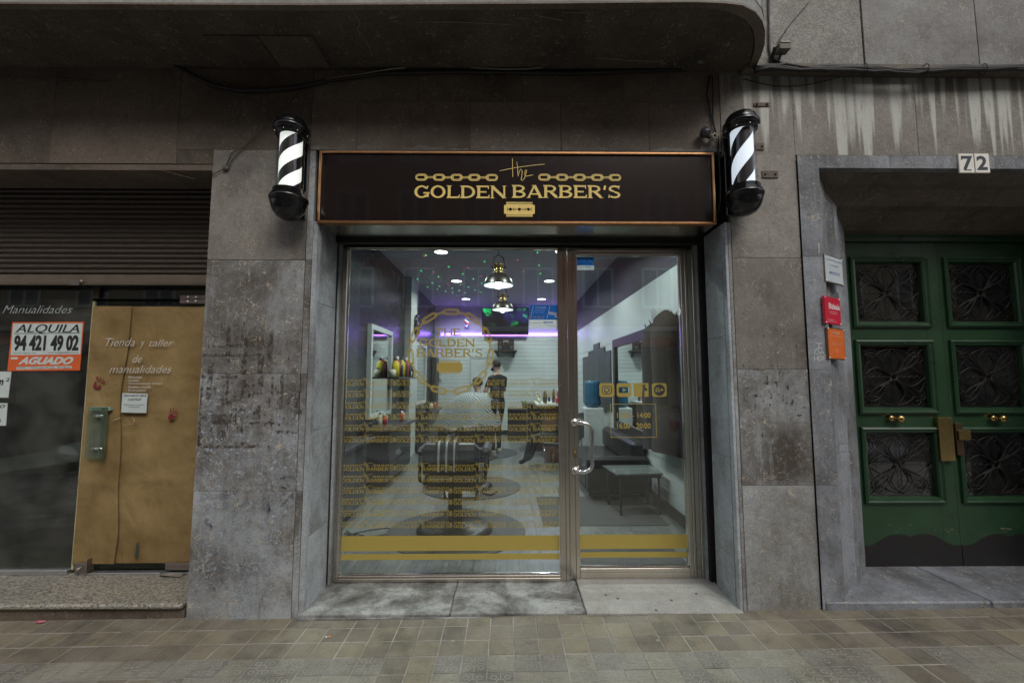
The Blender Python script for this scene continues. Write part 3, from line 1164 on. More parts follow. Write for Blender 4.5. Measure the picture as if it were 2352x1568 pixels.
# ================================================================== shop sign
sx0, sx1, sz0, sz1 = -1.28, 1.412, 2.535, 3.04
SY = .0
sg = thing('fascia_sign', 'black gloss fascia sign with gold lettering reading the golden barber\'s', 'sign', (.06, .1, 2.535))
t = NT('sign_gloss_black')
t.b.inputs['Coat Weight'].default_value = .6
t.b.inputs['Coat Roughness'].default_value = .05
t.b.inputs['Coat Tint'].default_value = (.95, .85, .85, 1)
SIGNB = t.done((.010, .007, .007), .22, 0, .5)
m = MB()
m.box(sx0 + .012, SY + .004, sz0 + .012, sx1 - .012, .34, sz1 - .012)
m.build('panel', SIGNB, sg)
fw = .017
m = MB()
for (a, b, c_, d) in ((sx0, sz1 - fw, sx1, sz1), (sx0, sz0, sx1, sz0 + fw), (sx0, sz0 + fw, sx0 + fw, sz1 - fw), (sx1 - fw, sz0 + fw, sx1, sz1 - fw)):
    m.box(a, SY - .012, b, c_, .02, d)
m.build('frame', COPPER, sg, bevel=.003)
m = MB()
m.box(sx0 + .01, .021, sz0 - .004, sx1 - .01, .35, sz0 + .008)
m.build('underside', BRONZE, sg)
c6 = crop(1020, 380, 4.2)


def sp(x, y):
    v = P(*c6(x, y), SY)
    return v.x, v.z


GY = SY - .0005
m = MB()
a, b = sp(66, 484), sp(1026, 355)
glyphs(m, 'GOLDEN', a[0], b[0], a[1], b[1], GY)
a, b = sp(1092, 482), sp(2228, 352)
glyphs(m, "BARBER'S", a[0], b[0], a[1], b[1], GY)
m.build('lettering', GOLD, sg)
m = MB()
a, b = sp(962, 305), sp(1436, 66)
the_into(m, a[0], b[0], a[1], b[1], GY, .0045)
m.build('script_lettering', GOLD, sg)
for (xa, xb) in ((76, 945), (1367, 2237)):
    m = MB()
    a, b = sp(xa, 302), sp(xb, 233)
    chain_into(m, a[0], b[0], (a[1] + b[1]) / 2, b[1] - a[1], GY)
    m.build('chain_emblem', GOLD, sg)
m = MB()
a, b = sp(1008, 678), sp(1331, 527)
blade_into(m, a[0], b[0], a[1], b[1], GY, 1)
m.build('razor_blade_emblem', [GOLD, SIGNB], sg)

# ================================================================== barber poles
LITW = mat('lit_white_stripe', (.9, .92, .9), .5, 0, .03, emit=.72, ecol=(.95, 1.0, .93))
LITB = mat('lit_bluish_stripe', (.85, .9, 1.0), .5, 0, .03, emit=.66, ecol=(.80, .90, 1.0))
DARKCYL = mat('dark_inner_drum', (.02, .02, .022), .3)


def barber_pole(c, zb, zt, label, lit, pitch, phase, frac):
    t = thing('barber_pole', label, 'barber pole', c, group='barber poles on both sides of the sign', local=True)
    H = zt - zb
    z0 = zb - c[2]
    r = .083
    g0, g1 = z0 + .19, z0 + H - .125
    m = MB()
    m.lathe([(0, 0), (.035, .004), (.07, .022), (.095, .055), (.108, .095), (.11, .118), (.117, .122), (.117, .14), (.108, .146), (.108, .158), (.098, .164), (.098, .19), (.0, .19)], (0, 0, z0), 32)
    m.build('bottom_bowl', BPLAS, t)
    m = MB()
    m.lathe([(0, 0), (.096, 0), (.096, .02), (.105, .026), (.112, .034), (.112, .052), (.1, .058), (.099, .066), (.092, .09), (.075, .112), (.045, .126), (.0, .131)], (0, 0, g1), 32)
    m.build('top_dome', BPLAS, t)
    m = MB()
    m.lathe([(.066, g0), (.066, g1)], (0, 0, 0), 24)
    m.build('drum', DARKCYL, t)
    m = MB()
    n = 120
    L = g1 - g0
    vs, fs = [], []
    turns = L / pitch + 2
    nn = int(turns * 26)
    rs = .0672
    for st_ in (0, 1):
        vs = []
        for i in range(nn + 1):
            a = -phase + PI * st_ + 2 * PI * turns * i / nn
            zc = g0 - pitch + pitch * turns * i / nn
            za, zb_ = max(g0, min(g1, zc)), max(g0, min(g1, zc + pitch * frac / 2))
            vs += [(rs * math.sin(a), -rs * math.cos(a), za), (rs * math.sin(a), -rs * math.cos(a), zb_)]
        m.smooth = True
        m.add(vs, [(2 * i, 2 * i + 2, 2 * i + 3, 2 * i + 1) for i in range(nn)])
    m.build('spiral_stripe', lit, t)
    m = MB()
    m.lathe([(r, g0), (r, g1)], (0, 0, 0), 32)
    m.build('glass_tube', glass('pole_glass', (.94, .95, .95), .03, 1.9), t)
    m = MB()
    m.box(-.03, .045, z0 + .10, .03, .135, z0 + H - .06)
    m.box(-.05, .128, z0 + .05, .05, .138, z0 + H - .02)
    m.build('wall_bracket', BPLAS, t, bevel=.004)
    for k in range(8):
        a = 2 * PI * k / 8
        m = MB()
        m.lathe([(.004, 0), (.005, .003), (0, .005)], (.102 * math.cos(a), .102 * math.sin(a), g1 + .0), 6)
        m.build('cap_screw', STEEL, t)
    return t


barber_pole((-1.404, -.14, 2.5), 2.505, 3.185, 'barber pole with wide warm white spiral stripes, left of the sign', LITW, .35, 2.6, .54)
barber_pole((1.533, -.14, 2.54), 2.545, 3.235, 'barber pole with steep bluish white spiral stripe, right of the sign', LITB, .50, 1.9, .54)

# ================================================================== shop window (fixed pane and frame)
FY = .43
GZ0, GZ1 = .085, 2.49
GX0, GX1 = -1.215, .385
win = thing('shop_window', 'large fixed shop window with gold chain lettering in a bronze metal frame', 'shop window', (-.4, .44, .045))


def profile_bar(mb, x0, z0, x1, z1, vert, steps=((0, 0), (.62, .005))):
    w = (x1 - x0) if vert else (z1 - z0)
    for i, (f, d) in enumerate(steps):
        f2 = steps[i + 1][0] if i + 1 < len(steps) else 1.0
        if vert:
            mb.box(x0 + w * f, FY - .028 - d, z0, x0 + w * f2 - .0012, FY + .035, z1)
        else:
            mb.box(x0, FY - .028 - d, z0 + w * f, x1, FY + .035, z0 + w * f2 - .0012)


for nm, a in (('left_jamb', (-1.262, .045, GX0, 2.58, True)), ('mullion', (GX1, .045, .452, 2.50, True)), ('right_jamb', (1.372, .045, 1.43, 2.58, True))):
    m = MB()
    profile_bar(m, *a)
    m.build(nm, BRONZE, win, bevel=.002)
m = MB()
profile_bar(m, GX0 + .001, GZ1, 1.371, 2.578, False, ((0, -.004), (.5, .004)))
m.build('head_rail', BRONZE, win, bevel=.002)
m = MB()
profile_bar(m, GX0 + .001, .045, GX1 - .001, GZ0, False, ((0, .004), (.62, -.008)))
m.build('sill_rail', BRONZE, win, bevel=.002)
m = MB()
for (a, b, c_, d) in ((GX0, GZ0, GX0 + .006, GZ1), (GX1 - .006, GZ0, GX1, GZ1), (GX0 + .006, GZ0, GX1 - .006, GZ0 + .008), (GX0 + .006, GZ1 - .006, GX1 - .006, GZ1)):
    m.box(a, FY - .008, b, c_, FY - .001, d)
m.build('glazing_bead', STEEL, win)
m = MB()
m.box(GX0, FY, GZ0, GX1, FY + .008, GZ1)
m.build('pane', GLASS, win)
m = MB()
m.box(-1.30, .352, 2.582, 1.46, .46, 2.62)
m.box(-1.275, .30, 2.50, 1.428, .352, 2.535)
m.build('upper_channel', BLACK, win)
DY = FY - .0016
c4 = crop(800, 950, 2.904)
c3 = crop(800, 560, 2.904)


def wp(fn, x, y):
    v = P(*fn(x, y), DY)
    return v.x, v.z


m = MB()
for (y0, y1) in ((1130, 1234), (1261, 1298)):
    a, b = wp(c4, 160, y0), wp(c4, 1755, y1)
    m.add([(GX0 + .008, DY, a[1]), (GX1 - .008, DY, a[1]), (GX1 - .008, DY, b[1]), (GX0 + .008, DY, b[1])], [(0, 1, 2, 3)])
    m.build('gold_band', GOLDF, win)
    m = MB()
top_rows = [27, 109, 192, 274, 355, 438]
bot_rows = [642, 724, 807, 889, 972, 1056]
for ri, yb in enumerate(top_rows + bot_rows):
    m = MB()
    grp = ri >= 6
    xs4 = [(160, 526), (554, 931), (962, 1340), (1368, 1745)] if not grp else [(160, 530), (557, 936), (970, 1352), (1370, 1748)]
    for k, (xa, xb) in enumerate(xs4):
        txt = [('GOLDEN', 0, .425), ("BARBER'S", .475, 1.0)]
        a = wp(c4, xa, yb + 13 + (2 if ri > 5 else 0))
        b = wp(c4, xb, yb - 13 + (2 if ri > 5 else 0))
        w = b[0] - a[0]
        if ri in (0, 1) and k == 1:
            glyphs(m, 'GOLD', a[0], a[0] + w * .29, a[1], b[1], DY, .82)
            chain_into(m, a[0], a[0] + w * .27, b[1] + .012, .0135, DY, 3, False)
            continue
        if ri in (0, 1) and k == 2:
            glyphs(m, "BER'S", a[0] + w * .66, b[0], a[1], b[1], DY, .82)
            chain_into(m, a[0] + w * .66, b[0], b[1] + .012, .0135, DY, 4, False)
            continue
        for (s_, f0, f1) in txt:
            glyphs(m, s_, a[0] + w * f0, a[0] + w * f1, a[1], b[1], DY, .82)
        zc = b[1] + .0135
        chain_into(m, a[0] + w * .0, a[0] + w * .385, zc, .0135, DY, 5, False)
        chain_into(m, a[0] + w * .6, a[0] + w * 1.0, zc, .0135, DY, 5, False)
        the_into(m, a[0] + w * .37, a[0] + w * .6, zc - .016, zc + .03, DY - .001, .0022)
        if k < 2 or (ri == 5 and k == 2):
            xm = b[0] + .0135
            m.ribbon(stadium(0, 0, .0165, .0075, 4), .004, True, DY)
            i0 = len(m.v) - 20
            for i in range(len(m.v) - len(stadium(0, 0, .0165, .0075, 4)) * 2, len(m.v)):
                v = m.v[i]
                m.v[i] = (xm + v[2], v[1], (a[1] + b[1]) / 2 + .006 + v[0])
            m.ribbon([(xm, (a[1] + b[1]) / 2 - .005), (xm, (a[1] + b[1]) / 2 + .017)], .0028, False, DY - .0002)
    m.build('gold_lettering_row', GOLDF, win)
# round chain emblem
m = MB()
cx, cz_ = wp(c3, 948, 924)
ex = (wp(c3, 1250, 924)[0] - wp(c3, 640, 924)[0]) / 2 * .955
ez = (wp(c3, 948, 630)[1] - wp(c3, 948, 1235)[1]) / 2 * .955
NL = 22
for i in range(NL):
    a = PI / 2 + 2 * PI * i / NL
    px, pz = cx + ex * math.cos(a), cz_ + ez * math.sin(a)
    tx, tz = -ex * math.sin(a), ez * math.cos(a)
    l_ = math.hypot(tx, tz)
    tx, tz = tx / l_, tz / l_
    L = PI * (ex + ez) / NL
    if i % 2 == 0:
        for (hl, r, w) in ((L * .70, .0205, .0075), (L * .70 - .0095, .0105, .0055)):
            st = stadium(0, 0, hl, r, 6)
            m.ribbon([(px + u * tx - v * tz, pz + u * tz + v * tx) for u, v in st], w, True, DY - .0001)
    else:
        for s_ in (-1, 1):
            m.ribbon([(px + u * tx - .0055 * s_ * tz, pz + u * tz + .0055 * s_ * tx) for u in (-L * .55, 0, L * .55)], .006, False, DY - .0003)
m.build('chain_ring', GOLDF, win)
m = MB()
for s_, (xa, ya, xb, yb) in (('THE', (838, 808, 1022, 757)), ('GOLDEN', (718, 890, 1122, 832)), ("BARBER'S", (700, 966, 1180, 905))):
    a, b = wp(c3, xa, ya), wp(c3, xb, yb)
    glyphs(m, s_, a[0], b[0], a[1], b[1], DY, 1.0)
m.build('emblem_lettering', GOLDF, win)
m = MB()
a, b = wp(c3, 848, 1085), wp(c3, 1034, 992)
blade_into(m, a[0], b[0], a[1], b[1], DY, None)
m.build('blade_emblem', GOLDF, win)

# camera surveillance stickers inside the glass
def backlit(name, col):
    t = NT(name)
    n = t.noise(t.pos, 40, 3)
    t.done(t.mix(n, col, tuple(c_ * .9 for c_ in col)), .5)
    tl = t.n('BsdfTranslucent')
    t.put(tl.inputs[0], col)
    mx = t.n('MixShader')
    mx.inputs[0].default_value = .5
    t.l(t.b.outputs[0], mx.inputs[1])
    t.l(tl.outputs[0], mx.inputs[2])
    t.l(mx.outputs[0], t.t.nodes['Material Output'].inputs[0])
    return t.m


BLUE = backlit('sticker_blue', (.015, .15, .52))
STW = backlit('sticker_white', (.85, .88, .90))
STO = backlit('sticker_orange', (.9, .42, .05))


def sticker(rect, label, mir=1):
    (x0, z1), (x1, z0) = rect
    yb = FY - .002
    o = MB()
    zt = z0 + (z1 - z0) * .36
    o.add([(x0, yb, zt), (x1, yb, zt), (x1, yb, z1), (x0, yb, z1)], [(0, 1, 2, 3)])
    o.cur = 1
    o.add([(x0, yb, z0), (x1, yb, z0), (x1, yb, zt), (x0, yb, zt)], [(0, 1, 2, 3)])
    w, h = x1 - x0, z1 - z0
    yy = yb - .0006
    for a in ((.03, .12), (.60, .13)):
        o.add([(x0 + w * a[0], yy, z0 + h * .42), (x0 + w * (a[0] + .02), yy, z0 + h * .42), (x0 + w * (a[0] + a[1]), yy, z1 - h * .04), (x0 + w * (a[0] + a[1] - .02), yy, z1 - h * .04)], [(0, 1, 2, 3)])
    text_into(o, 'Conectada', x0 + w * .2, x0 + w * .58, z1 - h * .15, z1 - h * .05, yy, .01, .2)
    text_into(o, 'a central de alarmas', x0 + w * .16, x0 + w * .56, z1 - h * .22, z1 - h * .18, yy)
    text_into(o, 'con verificacion', x0 + w * .14, x0 + w * .52, z1 - h * .29, z1 - h * .25, yy)
    text_into(o, 'de video y audio', x0 + w * .12, x0 + w * .5, z1 - h * .36, z1 - h * .32, yy)
    text_into(o, 'www.tyco.es', x0 + w * .08, x0 + w * .5, zt + h * .03, zt + h * .07, yy, .02)
    # camera pictogram
    o.add([(x0 + w * .66, yy, z0 + h * .60), (x0 + w * .93, yy, z0 + h * .53), (x0 + w * .97, yy, z0 + h * .66), (x0 + w * .68, yy, z0 + h * .72)], [(0, 1, 2, 3)])
    o.add([(x0 + w * .86, yy - .0002, z0 + h * .50), (x0 + w * .98, yy - .0002, z0 + h * .42), (x0 + w * .98, yy - .0002, z0 + h * .5), (x0 + w * .92, yy - .0002, z0 + h * .56)], [(0, 1, 2, 3)])
    o.cur = 2
    text_into(o, '902 444 440', x0 + w * .1, x0 + w * .52, zt + h * .10, zt + h * .16, yy, .02)
    o.cur = 0
    text_into(o, 'tyco', x0 + w * .48, x0 + w * .82, z0 + h * .17, z0 + h * .31, yy, .02, .15)
    text_into(o, 'Integrated', x0 + w * .62, x0 + w * .9, z0 + h * .10, z0 + h * .14, yy)
    text_into(o, 'Fire & Security', x0 + w * .62, x0 + w * .97, z0 + h * .03, z0 + h * .07, yy)
    o.cur = 0
    text_into(o, 'Protegido por', x0 + w * .04, x0 + w * .44, z0 + h * .2, z0 + h * .25, yy)
    return o.build('alarm_sticker', [BLUE, STW, STO], None, label=label, cat='sticker', group='blue and white alarm stickers on the glass')


sticker((wp(c3, 1520, 587), wp(c3, 1730, 755)), 'blue and white alarm sticker at the right end of the fixed shop window')
c5 = crop(1350, 560, 3.136)
sticker((wp(c5, 290, 260), wp(c5, 424, 361)), 'smaller blue and white alarm sticker in the top corner of the glass door')

# ================================================================== glass door
DX0, DX1, DZ0, DZ1 = .455, 1.369, .062, 2.487
gx0, gx1, gz0, gz1 = .524, 1.322, .135, 2.44
dr = thing('glass_door', 'metal framed glass shop door with curved chrome handle and gold opening hours', 'door', (.9, .44, .06))
for nm, a in (('stile', (DX0, DZ0, gx0, DZ1, True)), ('stile', (gx1, DZ0, DX1, DZ1, True)), ('rail', (gx0 + .001, DZ0, gx1 - .001, gz0, False)), ('rail', (gx0 + .001, gz1, gx1 - .001, DZ1, False))):
    m = MB()
    profile_bar(m, *a)
    m.build(nm, BRONZE, dr, bevel=.002)
m = MB()
for (a, b, c_, d) in ((gx0, gz0, gx0 + .005, gz1), (gx1 - .005, gz0, gx1, gz1), (gx0 + .005, gz0, gx1 - .005, gz0 + .007), (gx0 + .005, gz1 - .005, gx1 - .005, gz1)):
    m.box(a, FY - .008, b, c_, FY - .001, d)
m.build('glazing_bead', STEEL, dr)
m = MB()
m.box(gx0, FY, gz0, gx1, FY + .008, gz1)
m.build('pane', GLASS, dr)
hx = .495
ht, hb = P(1325, 970, FY - .06).z, P(1325, 1082, FY - .06).z
m = MB()
q = [(hx, FY - .034, ht), (hx, FY - .075, ht)]
for k in range(7):
    a = PI / 2 * k / 6
    q.append((hx + .135 - .05 + .05 * math.sin(a) if 0 else hx + .045 + .07 * math.sin(a), FY - .09, ht - .0 - .05 * (1 - math.cos(a))))
for k in range(7):
    a = PI / 2 * (1 - k / 6)
    q.append((hx + .045 + .07 * math.sin(a), FY - .09, hb + .05 * (1 - math.cos(a))))
q += [(hx, FY - .075, hb), (hx, FY - .034, hb)]
m.tube(q, .0145, 12)
hd = m.build('handle', STEEL, dr)
for z in (ht, hb):
    m = MB()
    m.lathe([(0, -.012), (.026, -.012), (.028, 0)], (hx, FY - .0345, z), 18, 'y')
    m.build('rosette', STEEL, hd)
m = MB()
zk = P(1322, 1041, FY - .03).z
m.box(hx - .012, FY - .036, zk - .03, hx + .012, FY - .0285, zk + .03)
m.cur = 1
m.lathe([(0, -.006), (.006, -.006), (.007, 0)], (hx, FY - .0365, zk + .01), 10, 'y')
m.build('lock_cylinder', [BRASS, STEEL], dr, bevel=.001)
cg = crop(1440, 780, 4.356)
CUT = MB()


def rrect(mb, x0, x1, z0, z1, r, y, n=4):
    q = []
    for (cx, cz0, a0) in ((x1 - r, z0 + r, -90), (x1 - r, z1 - r, 0), (x0 + r, z1 - r, 90), (x0 + r, z0 + r, 180)):
        for i in range(n + 1):
            a = R_(a0 + 90 * i / n)
            q.append((cx + r * math.cos(a), cz0 + r * math.sin(a)))
    return q


def frame_fill(mb, outer, inner, y):
    """ring between two outlines of equal length"""
    n = len(outer)
    mb.add([(p_[0], y, p_[1]) for p_ in outer] + [(p_[0], y, p_[1]) for p_ in inner], [(i, (i + 1) % n, n + (i + 1) % n, n + i) for i in range(n)])


def circ(cx, cz0, r, n, a0=-PI / 4):
    return [(cx + r * math.cos(a0 + 2 * PI * i / n), cz0 + r * math.sin(a0 + 2 * PI * i / n)) for i in range(n)]


for k, (xa, xb) in enumerate(((256, 415), (445, 602), (630, 788), (829, 985))):
    a, b = wp(cg, xa, 922), wp(cg, xb, 772)
    x0, x1, z0, z1 = a[0], b[0], a[1], b[1]
    w = x1 - x0
    cx, cz1 = (x0 + x1) / 2, (z0 + z1) / 2
    m = MB()
    out = rrect(m, x0, x1, z0, z1, w * .16, DY)
    if k == 0:
        frame_fill(m, out, rrect(m, x0 + w * .16, x1 - w * .16, z0 + w * .16, z1 - w * .16, w * .18, DY), DY)
        frame_fill(m, rrect(m, x0 + w * .22, x1 - w * .22, z0 + w * .22, z1 - w * .22, w * .13, DY), circ(cx, cz1, w * .2, 20, -PI / 2), DY)
        m.add([(p_[0], DY, p_[1]) for p_ in circ(cx, cz1, w * .12, 16)], [list(range(16))])
    elif k == 1:
        frame_fill(m, out, rrect(m, x0 + w * .13, x1 - w * .13, z0 + w * .26, z1 - w * .26, w * .12, DY), DY)
        m.add([(cx - w * .09, DY, cz1 - w * .13), (cx + w * .14, DY, cz1), (cx - w * .09, DY, cz1 + w * .13)], [(0, 1, 2)])
    elif k == 2:
        # square with an f cut out of it
        for (a0, b0, a1, b1) in ((0, 0, .52, 1), (.52, .9, 1, 1), (.52, .56, .6, .9), (.82, .62, 1, .9), (.52, 0, .56, .56), (.72, 0, 1, .44), (.92, .44, 1, .62), (.72, .74, .82, .78)):
            m.add([(x0 + w * a0, DY, z0 + (z1 - z0) * b0), (x0 + w * a1, DY, z0 + (z1 - z0) * b0), (x0 + w * a1, DY, z0 + (z1 - z0) * b1), (x0 + w * a0, DY, z0 + (z1 - z0) * b1)], [(0, 1, 2, 3)])
    else:
        frame_fill(m, out, circ(cx, cz1, w * .39, 20, -PI / 2), DY)
        text_into(m, 'G+', cx - w * .26, cx + w * .28, cz1 - w * .14, cz1 + w * .14, DY, .02)
    m.build('social_media_icon', GOLDF, dr)
m = MB()
a, b = wp(cg, 380, 1365), wp(cg, 870, 998)
for (x0, z0, x1, z1) in ((a[0], a[1], b[0], a[1] + .004), (a[0], b[1] - .004, b[0], b[1]), (a[0], a[1] + .004, a[0] + .004, b[1] - .004), (b[0] - .004, a[1] + .004, b[0], b[1] - .004)):
    m.add([(x0, DY, z0), (x1, DY, z0), (x1, DY, z1), (x0, DY, z1)], [(0, 1, 2, 3)])
for s_, (xa, ya, xb, yb) in (('10:00 - 14:00', (448, 1152, 812, 1092)), ('16:00 - 20:00', (448, 1268, 812, 1205))):
    p0, p1 = wp(cg, xa, ya), wp(cg, xb, yb)
    text_into(m, s_, p0[0], p1[0], p0[1], p1[1], DY, .015)
m.build('opening_hours', GOLDF, dr)
c6b = crop(1350, 950, 2.958)
for (y0, y1) in ((1140, 1245), (1268, 1310)):
    m = MB()
    za, zb = wp(c6b, 700, y0)[1], wp(c6b, 700, y1)[1]
    m.add([(gx0 + .006, DY, za), (gx1 - .006, DY, za), (gx1 - .006, DY, zb), (gx0 + .006, DY, zb)], [(0, 1, 2, 3)])
    m.build('gold_band', GOLDF, dr)

# ================================================================== closed shop on the left
LY = .44
lsx0, lsx1 = -5.6, -2.0
sill = MB()
t = NT('speckled_granite')
v = t.pos
n1 = t.noise(t.scale(v, (1, 1, 1)), 75, 3, .8)
n2 = t.noise(v, 38, 4, .7)
c = t.ramp(n1, [(.36, (.05, .05, .045)), (.46, (.20, .19, .16)), (.55, (.36, .34, .29)), (.68, (.52, .50, .44))])
c = t.mix(t.math('MULTIPLY', t.step(n2, .54, .66), .6), c, (.33, .27, .17))
GRAN = t.done(c, .45)
sl = thing('granite_sill', 'speckled yellowish granite sill below the closed shop window and papered door', 'sill', (-3.5, .2, 0))
m = MB()
m.box(lsx0, .0, .062, lsx1 - .03, .50, .098)
m.build('top_slab', GRAN, sl, bevel=.012)
m = MB()
m.box(lsx0, .03, -.1, lsx1 - .03, .5, .061)
m.build('plinth', ST_DARK, sl)
m = MB()
m.box(lsx0, LY - .03, .0985, P(165, 1300, LY).x - .01, LY + .03, .132)
m.build('aluminium_track', mat('dull_aluminium', (.55, .56, .55), .45, .9), sl, bevel=.003)
m = MB()
q0 = P(185, 1312, LY - .02)
m.box(q0.x, LY - .03, .0985, -2.03, LY + .02, .112)
m.build('floor_strip', mat('worn_aluminium', (.6, .6, .58), .4, .9, .4), sl, bevel=.002)
m = MB()
aa, bb = P(363, 1312, LY - .05), P(420, 1322, LY - .05)
m.add([(aa.x, LY - .03, .114), (bb.x, LY - .03, .114), (bb.x, LY - .08, .103), (aa.x + .03, LY - .075, .116), (aa.x + .08, LY - .05, .124)], [(0, 1, 4), (1, 2, 4), (2, 3, 4), (3, 0, 4)])
m.build('bent_strip', MATS['worn_aluminium'], sl)

sw = thing('closed_shop_window', 'dark window pane of the closed shop reading Manualidades, with bills stuck on it', 'shop window', (-4.2, .45, .13))
dxl = P(193, 1000, LY).x
m = MB()
m.box(lsx0, LY, .125, dxl - .012, LY + .01, 2.24)
m.build('pane', GLASSD, sw)
m = MB()
m.box(dxl - .012, LY, 2.10, -1.99, LY + .01, 2.24)
m.build('transom_pane', GLASSD, sw)
cl = crop(0, 730, 4.752)


def lp(x, y, yy=LY - .002):
    v = P(*cl(x, y), yy)
    return v.x, v.z


VINYL = mat('grey_vinyl', (.33, .38, .37), .6)
m = MB()
a, b = lp(28, 252), lp(865, 160)
text_into(m, 'Manualidades', a[0], b[0], a[1], b[1], LY - .002, -.006, .38)
m.build('vinyl_lettering', VINYL, sw)
m = MB()
p0 = P(222, 675, LY - .012)
m.box(p0.x - .025, LY - .02, 2.10, p0.x + .025, LY + .02, 2.20)
m.build('pane_clamp', mat('brown_metal', (.10, .07, .05), .5, .6), sw, bevel=.002)
ORNG = mat('poster_orange', (.72, .13, .03), .6)
PAPW = mat('poster_pale', (.60, .68, .67), .6)


def flat(mb, pts, y):
    mb.add([(p_[0], y, p_[1]) for p_ in pts], [list(range(len(pts)))])


m = MB()
Q = [lp(90, 937), lp(950, 930), lp(1000, 352), lp(150, 357)]
m.prism([(q[0], LY - .004, q[1]) for q in Q], (0, .003, 0))
m.cur = 1
flat(m, [lp(130, 750), lp(958, 738), lp(985, 370), lp(160, 374)], LY - .0045)
flat(m, [lp(200, 920), lp(856, 905), lp(858, 876), lp(204, 886)], LY - .0045)
flat(m, [lp(130, 797), lp(213, 797), lp(219, 772), lp(134, 774)], LY - .0045)


def ptext(s_, xa, yb, xb, yt, y=LY - .005, bold=0, shear=0, rep=1):
    a, b = lp(xa, yb), lp(xb, yt)
    for r_ in range(rep):
        e_ = .0022 * (r_ - (rep - 1) / 2)
        text_into(m, s_, a[0] + e_, b[0] + e_, a[1], b[1], y - .0002 * r_, bold, shear)


m.cur = 2
ptext('ALQUILA', 188, 497, 950, 384, shear=.25, rep=3)
flat(m, [lp(172, 497), lp(955, 490), lp(955, 483), lp(172, 490)], LY - .005)
ptext('94 421 49 02', 165, 700, 945, 512, bold=.035, rep=3)
ptext('www.inmoaguado.com', 158, 736, 430, 716)
ptext('e-mail: inmoaguado@hotmail.com', 575, 732, 940, 706)
ptext('Gordoniz, 2 - Indautxu (junto Alhondiga) - 48011 BILBAO', 212, 912, 848, 884)
m.cur = 1
ptext('AGUADO', 215, 860, 880, 768, bold=.05, shear=.45)
m.build('rental_poster', [ORNG, PAPW, INK], None, label='orange and pale rental poster reading ALQUILA 94 421 49 02 on the closed shop window', cat='poster')
for (q, txts, lab) in (([(-90, 1250), (100, 1254), (137, 944), (-90, 940)], [('m', -40, 1108, 50, 1040, .03, .2), ('2', 72, 1062, 118, 1018, .02, .2)], 'pale paper notice ending in m2 at the left edge below the rental poster'),
                       ([(-90, 1590), (72, 1585), (92, 1318), (-90, 1316)], [('DO', -60, 1376, 66, 1335, .03, .2), ('S', -20, 1545, 24, 1505, .03, .2)], 'lower pale paper notice with letters DO at the left edge of the closed shop window')):
    m = MB()
    m.prism([(lp(*p_)[0], LY - .004, lp(*p_)[1]) for p_ in q], (0, .003, 0))
    m.cur = 1
    for (s_, xa, yb, xb, yt, bo, sh) in txts:
        a, b = lp(xa, yb), lp(xb, yt)
        text_into(m, s_, a[0], b[0], a[1], b[1], LY - .005, bo, sh)
    m.build('paper_notice', [PAPW, INK], None, label=lab, cat='notice')

# papered glass door
t = NT('kraft_paper')
n = t.noise(t.pos, 3.5, 7, .6)
c = t.ramp(n, [(.3, (.20, .13, .05)), (.7, (.35, .25, .115))])
cr = t.noise(t.scale(t.pos, (1.4, 1.4, 1)), 5, 3, .45, .8)
t.bump(t.math('MULTIPLY_ADD', cr, .35, t.noise(t.pos, 2.5, 2, .4)), 1.0, .05)
KRAFT = t.done(c, .8, 0, .25)
pd = thing('papered_glass_door', 'frameless glass door covered with brown wrapping paper and white craft shop lettering', 'door', (-2.6, .45, .12))
dx0, dx1 = dxl, -1.985
dz0, dz1 = .125, 2.08
m = MB()
m.box(dx0 - .008, LY, dz0, dx1, LY + .01, dz1)
m.build('pane', GLASSG, pd)
m = MB()
m.box(dx0 - .012, LY - .004, dz0, dx0 + .004, LY + .013, dz1)
m.build('glass_edge', mat('yellowed_edge', (.50, .47, .30), .6), pd)


def paper(x0, x1, y, bulge, seed, overlapfold=False):
    r = random.Random(seed)
    m = MB()
    nx, nz = 14, 90
    for i in range(nx + 1):
        for j in range(nz + 1):
            u, w = i / nx, j / nz
            x = x0 + (x1 - x0) * u
            z = dz0 + .045 + (dz1 - .04 - dz0 - .045) * w
            yy = y + bulge * (math.sin(3.1 * w * 3 + seed) * math.sin(PI * u * 1.4 + seed) * .5 + .5 * math.sin(w * 9 + u * 4 + seed) + .7 * math.sin(w * 23 + u * 9 + seed * 2) * math.sin(u * 5 + w * 7))
            if overlapfold and i == nx:
                x += .02 * math.sin(w * 6.5 + .6) + .008 * math.sin(w * 17)
                yy -= .005
            if overlapfold and i == nx - 1:
                x += .012 * math.sin(w * 6.5 + .6)
                yy -= .002
            for wc_ in (.31, .58, .74):
                yy -= .0035 * math.exp(-((w + .03 * u * math.sin(seed * 3 + wc_ * 20) - wc_) / .012) ** 2)
            m.v.append((x, yy, z))
    for i in range(nx):
        for j in range(nz):
            a = i * (nz + 1) + j
            m.f.append([a, a + nz + 1, a + nz + 2, a + 1]); m.mi.append(0); m.sm.append(True)
    return m


